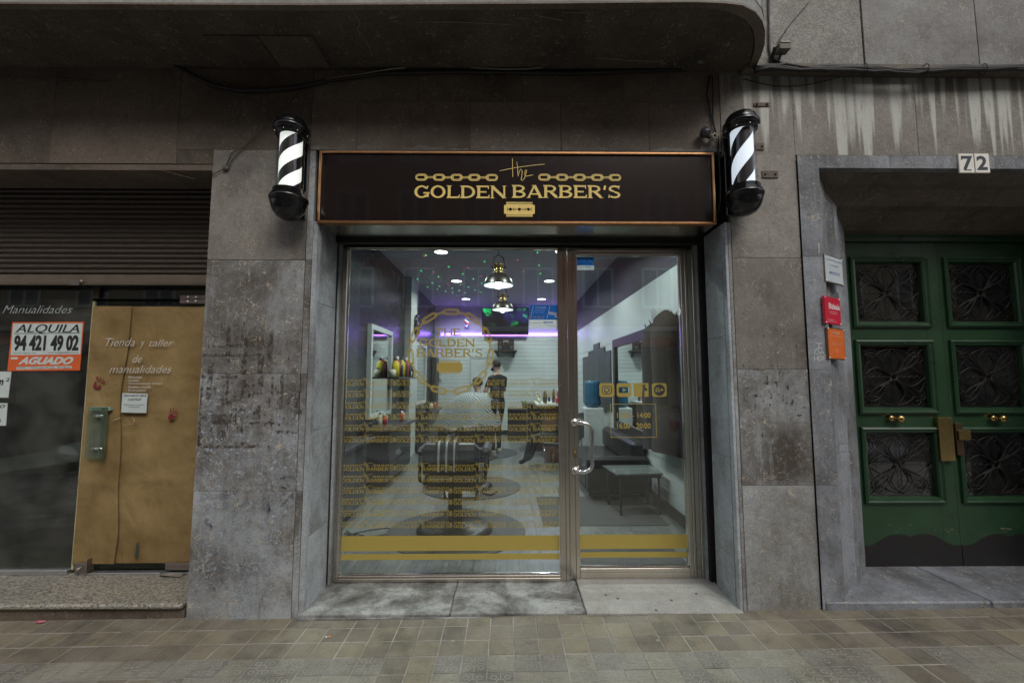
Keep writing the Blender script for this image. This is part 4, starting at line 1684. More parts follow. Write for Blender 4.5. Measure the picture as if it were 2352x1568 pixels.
fx = P(285, 1000, LY).x
paper(fx - .04, dx1, LY - .006, .0022, 2).build('wrapping_paper', KRAFT, pd)
paper(dx0 + .006, fx, LY - .0175, .0026, 5, True).build('wrapping_paper', KRAFT, pd)
WPNT = mat('white_paint_lettering', (.60, .58, .52), .7)
TY = LY - .0285
for (s_, xa, yb, xb, yt, bo) in (('Tienda', 1255, 640, 1605, 548, .0), ('y', 1660, 668, 1718, 582, .0), ('taller', 1772, 642, 2066, 562, .0), ('de', 1575, 836, 1690, 746, .0), ('manualidades', 1296, 960, 2042, 868, .0)):
    m = MB()
    a, b = lp(xa, yb, TY), lp(xb, yt, TY)
    text_into(m, s_, a[0], b[0], a[1], b[1], TY, bo - .008, .35)
    m.build('painted_lettering', WPNT, pd)
m = MB()
for k, (s_, xb) in enumerate((('- Materiales', 1685), ('- Cursillos', 1652), ('- Decoraciones por encargo', 1925), ('- Muebles a medida', 1792), ('- Enmarcaciones', 1738))):
    a, b = lp(1500, 1022 + 39 * k, TY), lp(xb, 994 + 39 * k, TY)
    text_into(m, s_, a[0], b[0], a[1], b[1], TY, .012, .2)
m.build('painted_list', WPNT, pd)
m = MB()
Q = [(1444, 1428), (1742, 1434), (1757, 1205), (1460, 1197)]
m.prism([(*lp(x, y, TY)[:1], TY - .004, lp(x, y, TY)[1]) for x, y in Q], (0, .002, 0))
m.cur = 1
for (s_, xa, yb, xb, yt, bo, sh) in (('PROHIBIDO FIJAR', 1474, 1246, 1744, 1218, .02, .25), ('CARTELES', 1525, 1287, 1688, 1262, .02, .25), ('RESPONSABLE LA EMPRESA', 1475, 1345, 1722, 1330, 0, .2), ('ANUNCIADORA', 1530, 1370, 1664, 1355, 0, .2)):
    a, b = lp(xa, yb, TY), lp(xb, yt, TY)
    text_into(m, s_, a[0], b[0], a[1], b[1], TY - .0046, bo, sh)
m.build('paper_notice', [PAPW, INK], None, label='small white notice reading PROHIBIDO FIJAR CARTELES taped to the papered door', cat='notice')
RED = mat('dark_red_paint', (.20, .016, .022), .7, 0, .3)


def handprint(ox, oy, sc, ang, full):
    m = MB()
    Mx = Matrix.Rotation(ang, 2)

    def blob(cx, cy, rx, ry, a=0.0, n=12):
        q = []
        for i in range(n):
            t_ = 2 * PI * i / n
            v = Matrix.Rotation(a, 2) @ Vector((rx * math.cos(t_) * rnd.uniform(.85, 1.1), ry * math.sin(t_) * rnd.uniform(.85, 1.1)))
            v = Mx @ (v + Vector((cx, cy)))
            q.append(lp(ox + v.x * sc, oy - v.y * sc, TY))
        m.add([(p_[0], TY - .0004 * (1 + len(m.f) % 4), p_[1]) for p_ in q], [list(range(n))])
    if full:
        blob(0, -10, 36, 34)
        blob(-8, -32, 25, 18)
    else:
        blob(-34, -8, 13, 34, .2)
        blob(-8, -40, 34, 16, .1)
        blob(24, -14, 15, 30, -.2)
        blob(-52, 64, 10, 13)
    for k, (fx_, l_, a) in enumerate(((-25, 58, .28), (-6, 72, .08), (13, 70, -.1), (30, 52, -.28))):
        blob(fx_ - math.sin(a) * 36, 26 + 18, 8, 13, a)
        blob(fx_ - math.sin(a) * (l_ + 12), 30 + l_ * .62, 7, 15, a)
    if full:
        blob(42, 12, 9, 20, -.7)
    return m.build('red_handprint', RED, pd)


handprint(1165, 1100, 1.05, -.55, False)
handprint(2040, 1470, 1.05, -.45, True)
m = MB()
q = [crop(0, 950, 2.613)(*v) for v in ((878, 1158), (898, 1158), (905, 1050), (890, 1075))]
m.add([tuple(P(x, y, TY)) for x, y in q], [(0, 1, 2, 3)])
m.build('paper_tear', mat('teal_tear', (.03, .07, .075), .6), pd)
m = MB()
q = [crop(0, 950, 2.613)(*v) for v in ((712, 288), (745, 258), (790, 246))]
m.tube([P(x, y, TY - .01) for x, y in q], .0022, 5)
q = [crop(0, 950, 2.613)(*v) for v in ((865, 246), (880, 262), (868, 285), (800, 292))]
m.tube([P(x, y, TY - .01) for x, y in q], .002, 5)
m.build('tape_curl', mat('pale_tape', (.55, .45, .28), .5), pd)
# glass pull handle
cbm = crop(0, 950, 2.613)
h0, h1 = P(*cbm(557, 510), LY - .05), P(*cbm(735, 175), LY - .05)
m = MB()
m.box(h0.x, LY - .058, h0.z, h1.x - .03, LY - .05, h1.z)
hg = m.build('glass_pull', glass('pull_glass', (.72, .84, .78), .0, 1.6, .25), pd)
m = MB()
xm = P(*cbm(680, 300), LY - .07).x
m.box(xm - .004, LY - .10, h0.z, xm + .004, LY - .059, h1.z)
m.build('glass_fin', glass('green_glass_edge', (.50, .72, .64), .02, 1.8, .3), hg)
m = MB()
m.box(h0.x, LY - .05, h1.z - .025, h1.x - .02, LY - .02, h1.z)
m.build('pale_cap', mat('pale_green', (.34, .45, .38), .5), hg)
for (x, y) in ((630, 232), (620, 445)):
    m = MB()
    p_ = P(*cbm(x, y), LY - .06)
    m.tube([(p_.x, LY - .02, p_.z), (p_.x, LY - .075, p_.z)], .0115, 10)
    m.tube([(p_.x - .006, LY - .07, p_.z), (p_.x + .07, LY - .078, p_.z)], .0105, 10)
    m.build('standoff', STEEL, hg)
for nm, (xa, ya, xb, yb) in (('top_hinge', (1178, 938, 1300, 882)),):
    c8 = crop(0, 400, 2.613)
    a, b = P(*c8(xa, ya), LY - .02), P(*c8(xb, yb), LY - .02)
    m = MB()
    zm = (a.z + b.z) / 2
    m.box(a.x, LY - .03, a.z, dx1, LY + .02, zm - .001)
    m.box(a.x, LY - .03, zm + .001, dx1, LY + .02, b.z)
    hh = m.build(nm, mat('hinge_steel', (.33, .28, .26), .4, .9), pd, bevel=.003)
    for (x, z) in ((a.x + .06, (a.z + zm) / 2), (a.x + .12, (a.z + zm) / 2), (a.x + .06, (b.z + zm) / 2), (a.x + .12, (b.z + zm) / 2)):
        m = MB()
        m.lathe([(0, -.003), (.006, -.003), (.008, 0)], (x, LY - .031, z), 10, 'y')
        m.build('screw', STEEL, hh)
a, b = P(*cbm(1082, 1250), LY - .02), P(*cbm(1205, 1210), LY - .02)
m = MB()
m.box(a.x, LY - .03, .128, dx1, LY + .02, .175)
m.build('bottom_hinge', MATS['hinge_steel'], pd, bevel=.003)
a = P(*cbm(535, 1222), LY - .04)
m = MB()
m.box(a.x - .05, LY - .045, .115, a.x + .035, LY + .01, .185)
m.box(a.x + .037, LY - .06, .12, a.x + .048, LY + .01, .215)
m.cur = 1
m.lathe([(0, -.018), (.012, -.014), (.016, 0)], (a.x - .01, LY - .046, .15), 12, 'y')
m.build('floor_lock', [MATS['hinge_steel'], STEEL], pd, bevel=.003)

# roller shutter
sh = thing('roller_shutter', 'half lowered brown slatted roller shutter above the closed shop', 'roller shutter', (-3.8, .32, 2.2))
SHY = .36
SHM = mat('brown_shutter', (.085, .066, .052), .55, .3, .25, 10)
zb = zl(300, 652, SHY)
n_sl = 19
pitch = (2.93 - zb - .07) / 17
m0 = MB()
prof = []
for i in range(9):
    a = PI * i / 8
    prof.append((-math.sin(a) * .014, -pitch / 2 + .002 + (pitch - .006) * (i / 8)))
vs = []
for (yy, zz) in prof:
    vs += [(lsx0, yy, zz), (-2.03, yy, zz)]
m0.smooth = True
m0.add([(v_[0] - lsx0, v_[1], v_[2]) for v_ in vs], [(2 * i, 2 * i + 1, 2 * i + 3, 2 * i + 2) for i in range(8)])
m0.smooth = False
m0.box(0, .001, pitch / 2 - .005, -2.03 - lsx0, .004, pitch / 2 + .003)
sme = m0.mesh('slat', SHM)
for k in range(22):
    z_ = zb + .07 + pitch * (k + .5)
    if z_ < 3.05:
        inst('slat', sme, sh, (lsx0, SHY, z_ + rnd.uniform(-.0008, .0008)))
m = MB()
m.box(lsx0, SHY - .02, zb, -2.03, SHY + .012, zb + .066)
m.box(lsx0, SHY - .026, zb - .012, -2.03, SHY + .012, zb - .001)
bb = m.build('bottom_bar', mat('shutter_bar', (.20, .165, .125), .5, .5, .35, 9), sh, bevel=.003)
m = MB()
p_ = P(175, 660, SHY - .03)
m.box(p_.x - .035, SHY - .04, zb - .018, p_.x + .03, SHY - .021, zb + .02)
m.lathe([(0, -.02), (.012, -.02), (.012, 0)], (p_.x + .035, SHY - .022, zb + .01), 10, 'y')
m.build('latch', MATS['hinge_steel'], bb)
m = MB()
m.box(-2.035, SHY - .05, .1, -1.99, SHY + .04, 3.0)
m.build('guide_rail', SHM, sh)

# room behind the closed shop
rm = thing('closed_shop_room', 'dim empty interior behind the glass of the closed shop', 'room', (-4, 1.5, .1))
DRM = mat('dim_plaster', (.13, .125, .11), .9)
for nm, bx in (('back_wall', (-5.7, 3.0, .05, -1.95, 3.1, 3.0)), ('left_wall', (-5.8, .5, .05, -5.7, 3.1, 3.0)), ('right_wall', (-2.12, .52, .05, -2.02, 3.0, 3.0)), ('floor', (-5.8, .5, -.02, -1.95, 3.1, .06)), ('ceiling', (-5.8, .45, 3.0, -1.95, 3.1, 3.06))):
    m = MB()
    m.box(*bx)
    m.build(nm, DRM if nm != 'floor' else mat('dim_floor', (.06, .056, .05), .7), rm)
m = MB()
m.prism([(-4.9, .75, .62), (-3.28, .75, .86), (-3.28, 1.4, .95), (-4.9, 1.4, .70)], (0, 0, .03))
m.build('leaning_board', mat('pale_board', (.26, .26, .24), .8), None, label='pale board lying at a slant inside the closed shop window', cat='board')
m = MB()
q = [(-3.72, 1.62), (-3.62, 1.62), (-3.55, 1.5), (-3.44, 1.02), (-3.52, .98), (-3.56, 1.08), (-3.84, 1.08), (-3.86, 1.0), (-3.93, 1.02), (-3.80, 1.5)]
m.prism([(x + .12, 1.2 + .015 * math.sin(i), z + .15) for i, (x, z) in enumerate(q)], (0, .03, 0))
m.build('hanging_shirt', mat('pale_cloth', (.36, .37, .35), .9), None, label='pale shirt hanging inside the dark closed shop', cat='shirt')
m = MB()
p_ = [P(*cbm(x, y), .9) for x, y in ((338, 440), (520, 400), (530, 590), (385, 640))]
m.prism([tuple(v) for v in p_], (0, .02, 0))
m.build('display_card', mat('pale_card', (.30, .30, .28), .8), None, label='pale printed card standing behind the closed shop glass near the papered door', cat='card')

# ================================================================== green street door
DYG = .50
t = NT('green_gloss_paint')
n = t.noise(t.pos, 4, 6, .65)
c = t.ramp(n, [(.3, (.015, .045, .019)), (.7, (.024, .070, .031))])
w = t.noise(t.pos, 34, 6, .75)
c = t.mix(t.math('MULTIPLY', t.step(w, .66, .72), .5), c, (.05, .10, .06))
t.bump(t.noise(t.scale(t.pos, (30, 30, 3)), 2, 4), .12, .004)
GREEN = t.done(c, t.math('MULTIPLY_ADD', n, .3, .16), 0, .6)
GRILL = mat('wrought_iron', (.018, .016, .015), .45, .4)
DGLASS = glass('door_dark_glass', (.35, .35, .33), .01, 2.8, .06)
KICK = mat('black_kick_board', (.017, .016, .016), .4)


def spiral(cx, cz, r0, a0, turns, n=14, sgn=1):
    return [(cx + r0 * (1 - .72 * i / n) * math.cos(a0 + sgn * turns * 2 * PI * i / n), cz + r0 * (1 - .72 * i / n) * math.sin(a0 + sgn * turns * 2 * PI * i / n)) for i in range(n + 1)]


def bez(p0, p1, p2, p3, n=12):
    o = []
    for i in range(n + 1):
        t_ = i / n
        u = 1 - t_
        o.append(tuple(u ** 3 * p0[k] + 3 * u * u * t_ * p1[k] + 3 * u * t_ * t_ * p2[k] + t_ ** 3 * p3[k] for k in (0, 1)))
    return o


def grille_mesh(w, h):
    m = MB()
    hw, hh = w / 2, h / 2

    def tb(pts, r=.005):
        m.tube([(a, 0, b) for a, b in pts], r * .68, 5)
    tb([(.022 * math.cos(2 * PI * i / 12), .022 * math.sin(2 * PI * i / 12)) for i in range(13)], .006)
    for q in range(4):
        ca, sa = math.cos(q * PI / 2), math.sin(q * PI / 2)
        L = (hw if q % 2 == 0 else hh)
        B_ = (hh if q % 2 == 0 else hw)

        def tr(pts):
            return [(a * ca - b * sa, a * sa + b * ca) for a, b in pts]
        for s_ in (1, -1):
            # petal edges meeting in a point at the frame
            tb(tr(bez((.02, 0), (L * .3, s_ * B_ * .40), (L * .6, s_ * B_ * .46), (L * .97, 0))))
            # scroll at the petal tip
            x0, z0 = L * .78, s_ * B_ * .62
            tb(tr(bez((.02, s_ * .008), (L * .35, s_ * B_ * .62), (L * .55, s_ * B_ * .9), (L * .80, s_ * B_ * .80))))
            tb(tr(spiral(L * .80, s_ * B_ * .62, B_ * .18, s_ * PI / 2, 1.25, 14, -s_)), .0045)
            tb(tr(bez((L * .97, s_ * B_ * .02), (L * .95, s_ * B_ * .25), (L * .9, s_ * B_ * .4), (L * .72, s_ * B_ * .55))))
        # wavy stamen
        tb(tr([(.03 + (L * .68) * i / 12, .010 * math.sin(i * 1.9) * (i / 12 + .2)) for i in range(13)]), .004)
        tb(tr([(.02, .01), (L * .5, B_ * .5), (L * .97, B_ * .97)]), .0045)
    return m.mesh('grille', GRILL)


px0, px1 = 2.752, 3.268
GM = grille_mesh(.50, .45)
PANELS = [(1.945, 2.405), (1.275, 1.745), (.605, 1.075)]


def door_leaf(x0, label, first):
    t = thing('door_leaf', label, 'door', (x0 + .37, DYG, .1), group='leaves of the green street door')
    dx = x0 - 2.668
    x1 = x0 + .742
    a0, a1 = px0 + dx, px1 + dx
    m = MB()
    m.box(x0, DYG, .105, a0 - .02, DYG + .05, 2.575)
    m.box(a1 + .02, DYG, .105, x1, DYG + .05, 2.575)
    zc = .105
    for (b, t_) in sorted(PANELS):
        m.box(a0 - .0199, DYG + .0006, zc, a1 + .0199, DYG + .05, b - .02)
        zc = t_ + .02
    m.box(a0 - .0199, DYG + .0006, zc, a1 + .0199, DYG + .05, 2.575)
    m.build('leaf_frame', GREEN, t)
    for k, (b, tz) in enumerate(PANELS):
        # bolection moulding around the pane: profile sections out to in
        m = MB()
        prof = [(.052, .0), (.050, -.018), (.036, -.026), (.026, -.016), (.014, -.014), (.006, -.002), (.0, .028)]
        rings = []
        for (d, y) in prof:
            rings.append([(a0 - d, DYG + y, b - d), (a1 + d, DYG + y, b - d), (a1 + d, DYG + y, tz + d), (a0 - d, DYG + y, tz + d)])
        for r0, r1 in zip(rings, rings[1:]):
            for i in range(4):
                m.add([r0[i], r0[(i + 1) % 4], r1[(i + 1) % 4], r1[i]], [(0, 1, 2, 3)])
        m.build('panel_moulding', GREEN, t)
        m = MB()
        m.box(a0, DYG + .030, b, a1, DYG + .036, tz)
        m.build('pane', DGLASS, t)
        inst('grille', GM, t, ((a0 + a1) / 2, DYG + .014, (b + tz) / 2))
    # kick board with a wavy top
    m = MB()
    n = 36
    top = []
    for i in range(n + 1):
        u = i / n
        xx = x0 + .001 + (x1 - x0 - .002) * u
        d = abs(u - .5) * 2
        q_ = max(0, min(1, (.9 - d) / .55))
        z = .248 + .08 * q_ * q_ * (3 - 2 * q_) - .016 * math.exp(-(d / .09) ** 2)
        top.append((xx, DYG - .008, z))
    m.prism([(x0 + .001, DYG - .008, .1)] + [(x1 - .001, DYG - .008, .1)] + top[::-1], (0, .0078, 0))
    m.build('kick_board', KICK, t)
    rp = random.Random(int(x0 * 100))
    m = MB()
    for q in range(9):
        xx, zz = rp.uniform(x0 + .03, x1 - .03), rp.choice([rp.uniform(.34, .40), rp.uniform(.345, .37)])
        w_, h_ = rp.uniform(.004, .03), rp.uniform(.002, .008)
        m.add([(xx + w_ * math.cos(a_) * rp.uniform(.5, 1), DYG - .0012 - .0001 * (q % 4), zz + h_ * math.sin(a_) * rp.uniform(.5, 1)) for a_ in [2 * PI * i / 7 for i in range(7)]], [list(range(7))])
    ch = m.build('paint_chips', mat('bare_pale_wood', (.15, .15, .10), .8), t)
    ch['kind'] = 'stuff'
    return t


dl1 = door_leaf(2.668, 'left leaf of the green door with iron grilles and the tall brass plate', True)
dl2 = door_leaf(3.414, 'right leaf of the green door cut off by the picture edge, with brass cylinder lock', False)
for lf, kx in ((dl1, 2.989), (dl2, 3.777)):
    m = MB()
    zc = 1.19
    m.lathe([(0, -.06), (.018, -.06), (.026, -.052), (.03, -.042), (.026, -.032), (.014, -.022), (.012, -.012), (.022, -.006), (.024, 0)], (kx, DYG - .0005, zc), 20, 'y')
    m.build('brass_knob', BRASS, lf)
    m = MB()
    m.lathe([(0, -.034), (.016, -.034), (.024, -.026), (.02, -.014), (.026, 0)], (kx - .055, DYG - .0005, zc + .003), 18, 'y')
    m.build('knob_rose', BRASS, lf)
cd = crop(1780, 1000, 2.613)
a, b = P(*cd(1497, 398), DYG - .03), P(*cd(1560, 112), DYG - .03)
m = MB()
m.box(a.x, DYG - .034, a.z, b.x + .01, DYG - .001, b.z)
m.build('brass_plate', BRASS, dl1, bevel=.003)
a, b = P(*cd(1563, 360), DYG - .02), P(*cd(1618, 150), DYG - .02)
m = MB()
m.box(max(a.x, 3.418), DYG - .03, a.z, b.x + .012, DYG - .001, b.z)
m.build('lock_case', mat('old_bronze', (.14, .10, .06), .4, .8), dl2, bevel=.003)
a, b = P(*cd(1620, 263), DYG - .05), P(*cd(1692, 195), DYG - .05)
m = MB()
m.box(a.x, DYG - .05, a.z, b.x, DYG - .001, b.z)
m.build('brass_cylinder', BRASS, dl2, bevel=.004)
df = thing('door_frame', 'green frame and transom rail around the street door', 'door frame', (3.4, .5, .1))
m = MB()
m.box(2.60, DYG - .03, 2.577, 4.2, DYG + .06, 2.66)
m.box(2.60, DYG - .045, 2.615, 4.2, DYG - .0305, 2.64)
m.build('top_rail', GREEN, df, bevel=.004)
m = MB()
m.box(3.411, DYG - .0, .105, 3.4135, DYG + .04, 2.575)
m.build('meeting_gap', BLACK, df)
m = MB()
m.box(2.6, .58, .05, 4.3, 2.6, .06)
m.box(2.6, 2.6, .05, 4.3, 2.65, 2.7)
m.box(2.55, .58, .05, 2.6, 2.6, 2.7)
m.box(4.3, .58, .05, 4.35, 2.6, 2.7)
m.box(2.55, .58, 2.7, 4.35, 2.65, 2.75)
m.build('dark_hallway', mat('dark_hall', (.04, .037, .033), .9), df)

# ================================================================== plaques on the splayed jamb
c2 = crop(1780, 550, 2.613)


def plaque(name, corners, col, txts, label, bord=None, th=.014, screws=True):
    """corners bl, br, tr, tl in the photo; lies on the splay from (2.142,.028) to (2.41,.215)"""
    # splay direction
    dv = Vector((.57, .35, 0)).normalized()
    nv = Vector((dv.y, -dv.x, 0))
    org = Vector((2.142, .028, 0)) + nv * .028

    def hit(px, py):
        d = ray(*c2(px, py))
        o = Vector((0, CAM_Y, CAM_Z))
        t_ = (org - o).dot(nv) / d.dot(nv)
        p = o + d * t_
        return (p - org).dot(dv), p.z
    h = [hit(*c_) for c_ in corners]
    u0, u1 = (h[0][0] + h[3][0]) / 2, (h[1][0] + h[2][0]) / 2
    z0, z1 = (h[0][1] + h[1][1]) / 2, (h[2][1] + h[3][1]) / 2
    t = thing(name, label, 'plaque', tuple(org + dv * (u0 + u1) / 2 + Vector((0, 0, z0))), group='plaques beside the green door', local=True)
    t.rotation_euler = (0, 0, math.atan2(dv.y, dv.x))
    w, hh = u1 - u0, z1 - z0
    m = MB()
    m.box(-w / 2, 0, 0, w / 2, th, hh)
    m.build('board', mat(name + '_base', col[1] if bord else col[0], .35), t, bevel=.002)
    y = -.0006
    m = MB()
    e = .008 if bord else .001
    m.add([(-w / 2 + e, y, e), (w / 2 - e, y, e), (w / 2 - e, y, hh - e), (-w / 2 + e, y, hh - e)], [(0, 1, 2, 3)])
    m.cur = 1
    for (s_, a, b, c_, d, bo) in txts:
        text_into(m, s_, -w / 2 + a * w, -w / 2 + c_ * w, hh * b, hh * d, y - .0006, bo)
    m.build('face_print', [mat(name + '_face', col[0], .3), mat(name + '_ink', col[2], .5)], t)
    if screws:
        for sx_ in (-1, 1):
            for z_ in (.04, .96):
                m = MB()
                m.lathe([(0, -.004), (.004, -.003), (.005, 0)], (sx_ * (w / 2 - .012), -.001, hh * z_), 8, 'y')
                m.build('screw', STEEL, t)
    # standoffs back to the stone
    for sx_ in (-1, 1):
        m = MB()
        m.box(sx_ * w * .3 - .006, th, hh * .3, sx_ * w * .3 + .006, th + .03, hh * .7)
        m.build('standoff', MORTAR, t)
    return t


plaque('white_plaque', [(735, 400), (855, 430), (858, 262), (735, 215)], ((.56, .63, .67), (.12, .09, .06), (.06, .10, .28)),
       [('A. AUTRAN OLAZABAL', .06, .80, .94, .86, .005), ('F. ALVAREZ', .28, .62, .74, .68, .005), ('MEDICOS', .24, .32, .78, .42, .01)], 'white plaque with blue lettering and bronze rim, topmost of three beside the green door', True)
plaque('red_plaque', [(742, 665), (846, 697), (833, 520), (730, 488)], ((.62, .012, .045), (.62, .012, .045), (.80, .74, .74)),
       [('Bizkaia', .26, .56, .95, .78, .02), ('Foru Aldundia', .3, .44, .75, .48, 0), ('Diputacion Foral', .3, .37, .8, .41, 0), ('www.bizkaia.eus', .1, .15, .6, .18, 0), ('Gizarte Ekintza', .1, .09, .7, .12, 0)], 'red plaque with white word Bizkaia, middle of three beside the green door')
plaque('orange_plaque', [(765, 910), (877, 912), (862, 715), (750, 697)], ((.75, .16, .025), (.16, .07, .03), (.80, .50, .38)),
       [('CENTRO MEDICO', .22, .82, .72, .88, .01), ('de Medicina', .15, .73, .85, .77, 0), ('Consulta previa', .2, .52, .8, .56, 0), ('94 441 02 15', .25, .46, .75, .50, 0), ('Planta 1', .35, .28, .65, .32, 0), ('Bilbao', .4, .22, .6, .25, 0)], 'orange plaque in a brown frame, lowest of three beside the green door', True)

# house number
np_ = thing('house_number', 'white enamel house number plate 72 above the green door', 'house number', (3.19, -.03, 2.89))
for k, (xa, xb, ch) in enumerate(((2205, 2238, '7'), (2238.6, 2271, '2'))):
    a, b = P(xa, 397, -.024), P(xb, 353, -.024)
    m = MB()
    m.box(a.x, -.024, a.z, b.x, -.0125, b.z)
    tl = m.build('number_tile', mat('white_enamel', (.85, .83, .76), .3, 0, .1), np_, bevel=.002)
    m = MB()
    w, h = b.x - a.x, b.z - a.z
    text_into(m, ch, a.x + w * .18, b.x - w * .15, a.z + h * .14, b.z - h * .12, -.0246, .035)
    if ch == '7':
        m.add([(a.x + w * .13, -.0247, b.z - h * .34), (a.x + w * .21, -.0247, b.z - h * .34), (a.x + w * .21, -.0247, b.z - h * .13), (a.x + w * .13, -.0247, b.z - h * .13)], [(0, 1, 2, 3)])
        m.add([(a.x + w * .26, -.0247, a.z + h * .12), (a.x + w * .72, -.0247, a.z + h * .12), (a.x + w * .72, -.0247, a.z + h * .17), (a.x + w * .26, -.0247, a.z + h * .17)], [(0, 1, 2, 3)])
    m.build('digit', mat('digit_blue_black', (.03, .04, .06), .5), np_)

# ================================================================== cables and fittings
CAB = mat('black_cable', (.016, .015, .015), .6)
CABG = mat('pale_cable', (.30, .28, .22), .7)
c9 = crop(1760, 0, 2.94)
rc = random.Random(11)
cb = thing('cable_bundle', 'bundle of black cables sagging along the ledge at the upper right', 'cables', (2.8, -.09, 3.6))
base = [(370, 505), (480, 492), (600, 487), (700, 497), (900, 500), (1100, 500), (1250, 510), (1400, 520), (1560, 522), (1700, 508), (1900, 495), (2100, 500), (2352, 490), (2600, 488)]
for k in range(18):
    m = MB()
    q = []
    ph = rc.uniform(0, 6)
    for i, (x, y) in enumerate(base):
        v = P(*c9(x, y + rc.uniform(-2, 14) + 12 * math.sin(ph + i * 1.1)), -.085 - .004 * (k % 4))
        q.append(v)
    m.tube(q, rc.choice([.005, .007, .010, .012]), 6)
    m.build('cable', CAB, cb)
for xq in (1180, 1625, 2050):
    m = MB()
    v = P(*c9(xq, 512), -.09)
    m.tube([v + Vector((0, .03 * math.cos(a), .035 * math.sin(a))) for a in [2 * PI * i / 10 for i in range(11)]], .003, 5)
    m.build('cable_tie', CAB, cb)
vb = thing('cable_riser', 'vertical black cables climbing the wall beside the balcony corner', 'cables', (1.82, -.06, 3.7))
for k in range(5):
    m = MB()
    q = [P(*c9(x + rc.uniform(-5, 5), y), -.06) for x, y in ((478, -40), (475, 100), (478, 250), (480, 350), (490, 430), (520 + 25 * k, 470 + 5 * k), (640 + 20 * k, 492))]
    m.tube(q, .0045, 6)
    m.build('cable', CAB, vb)


def cable(pts, r, mt, label, Y=-.012, cat='cable'):
    m = MB()
    m.tube([P(x, y, Y) for x, y in pts], r, 6)
    return m.build('cable', mt, None, label=label, cat=cat)


cable([c9(x, y) for x, y in ((290, 580), (400, 610), (520, 633), (640, 636), (760, 625), (880, 598), (1000, 570))], .003, CAB, 'thin black cable looping below the ledge at the upper right')
cable([c9(x, y) for x, y in ((40, 560), (20, 700), (50, 830), (75, 930), (90, 985))], .005, CAB, 'black cable dropping beside the right barber pole')
cable([c9(x, y) for x, y in ((60, 560), (66, 700), (66, 860), (80, 960))], .004, CAB, 'second thin black cable dropping to the right barber pole')
cable([c9(x, y) for x, y in ((105, 1000), (108, 1150), (118, 1300), (120, 1470), (105, 1560))], .004, CAB, 'thin cable running down between the sign and the right barber pole')
cable([c9(x, y) for x, y in ((770, 20), (640, 170), (535, 320))], .0025, CAB, 'thin straight wire running down to the small floodlight', -.056)
c7a = crop(0, 0, 2.613)
cable([c7a(x, y) for x, y in ((2025, 580), (1965, 590), (1900, 660), (1750, 815), (1590, 965), (1510, 1000), (1480, 1080))], .003, mat('brown_cable', (.09, .07, .045), .8), 'thin brown cable slanting across the dark wall left of the sign')
cable([c7a(x, y) for x, y in ((1590, 965), (1520, 1040), (1490, 1090), (1380, 1145))], .003, MATS['brown_cable'], 'short brown cable hanging at the round clamp left of the left barber pole')
cable([c7a(x, y) for x, y in ((2130, 520), (2200, 507), (2260, 500), (2352, 488), (2440, 470), (2560, 450), (2650, 443))], .005, CABG, 'pale cable along the top of the dark wall above the sign', -.03)
c8b = crop(600, 0, 1.809)
cable([c8b(x, y) for x, y in ((1040, 306), (1100, 310), (1200, 314), (1300, 312), (1370, 306))], .0045, CABG, 'pale sagging length of cable under the balcony right of centre', -.03)
cable([c7a(x, y) for x, y in ((1100, 400), (1250, 490), (1400, 560), (1560, 590), (1750, 590), (1950, 570), (2150, 525), (2500, 480), (3000, 470), (3700, 480), (4450, 455))], .014, CAB, 'thick dark cable along the corner of wall and balcony soffit', -.02)
cable([c7a(x, y) for x, y in ((0, 500), (300, 508), (560, 527), (720, 530))], .004, mat('dim_cable', (.06, .055, .045), .8), 'thin cable under the balcony at the far upper left', -.02)
cable([c7a(x, y) for x, y in ((930, 1085), (1080, 1120), (1270, 1170))], .003, MATS['brown_cable'], 'thin wire hanging across the dark shutter opening at the left', .01)
m = MB()
p_ = P(*c7a(1482, 1105), 0)
m.lathe([(0, -.022), (.016, -.02), (.02, -.008), (.022, 0)], p_, 12, 'y')
m.build('cable_clamp', mat('dull_grey_fitting', (.10, .095, .085), .7), None, label='round grey cable clamp on the stone left of the left barber pole', cat='clamp')
fl = thing('small_floodlight', 'small weathered floodlight on a bracket beside the balcony corner', 'floodlight', tuple(P(*c9(580, 350), -.1)))
a, b = P(*c9(545, 375), -.12), P(*c9(625, 322), -.12)
m = MB()
m.box(a.x, -.14, a.z, b.x, -.075, b.z)
m.cur = 1
m.box(a.x + .004, -.145, b.z - .012, b.x - .004, -.07, b.z + .004)
m.build('housing', [mat('weathered_box', (.16, .15, .13), .7), mat('pale_lid', (.48, .47, .40), .7)], fl, bevel=.004)
m = MB()
m.bar((a.x + .03, -.05, a.z - .04), (a.x + .04, -.11, a.z + .01), .012, .006)
m.bar((a.x - .012, -.05, a.z - .05), (a.x - .008, -.1, b.z - .01), .02, .01)
m.build('bracket', CAB, fl)
c6d = crop(1260, 260, 3.36)
sp_ = thing('swivel_spotlight', 'small dark swivel lamp with pale round end left of the right barber pole', 'spotlight', tuple(P(*c6d(1740, 260), -.06)))
m = MB()
p_ = P(*c6d(1690, 240), -.05)
m.lathe([(0, -.03), (.026, -.028), (.034, -.01), (.03, .02), (.0, .05)], p_, 16, 'y')
m.build('dark_disc', mat('dark_lens', (.06, .062, .07), .25), sp_)
m = MB()
p2 = P(*c6d(1770, 270), -.07)
m.lathe([(.010, -.004), (.012, -.008), (.019, -.008), (.021, 0), (.018, .05), (0, .07)], p2, 16, 'y')
m.build('pale_ring', mat('pale_ring', (.40, .37, .29), .5), sp_)
m = MB()
m.tube([p_ + Vector((0, .0, 0)), (p_ + p2) / 2 + Vector((0, .03, .0)), p2 + Vector((0, .02, 0))], .012, 8)
m.build('arm', CAB, sp_)
PL = mat('rusty_plate', (.13, .105, .085), .7, .3, .35, 60)
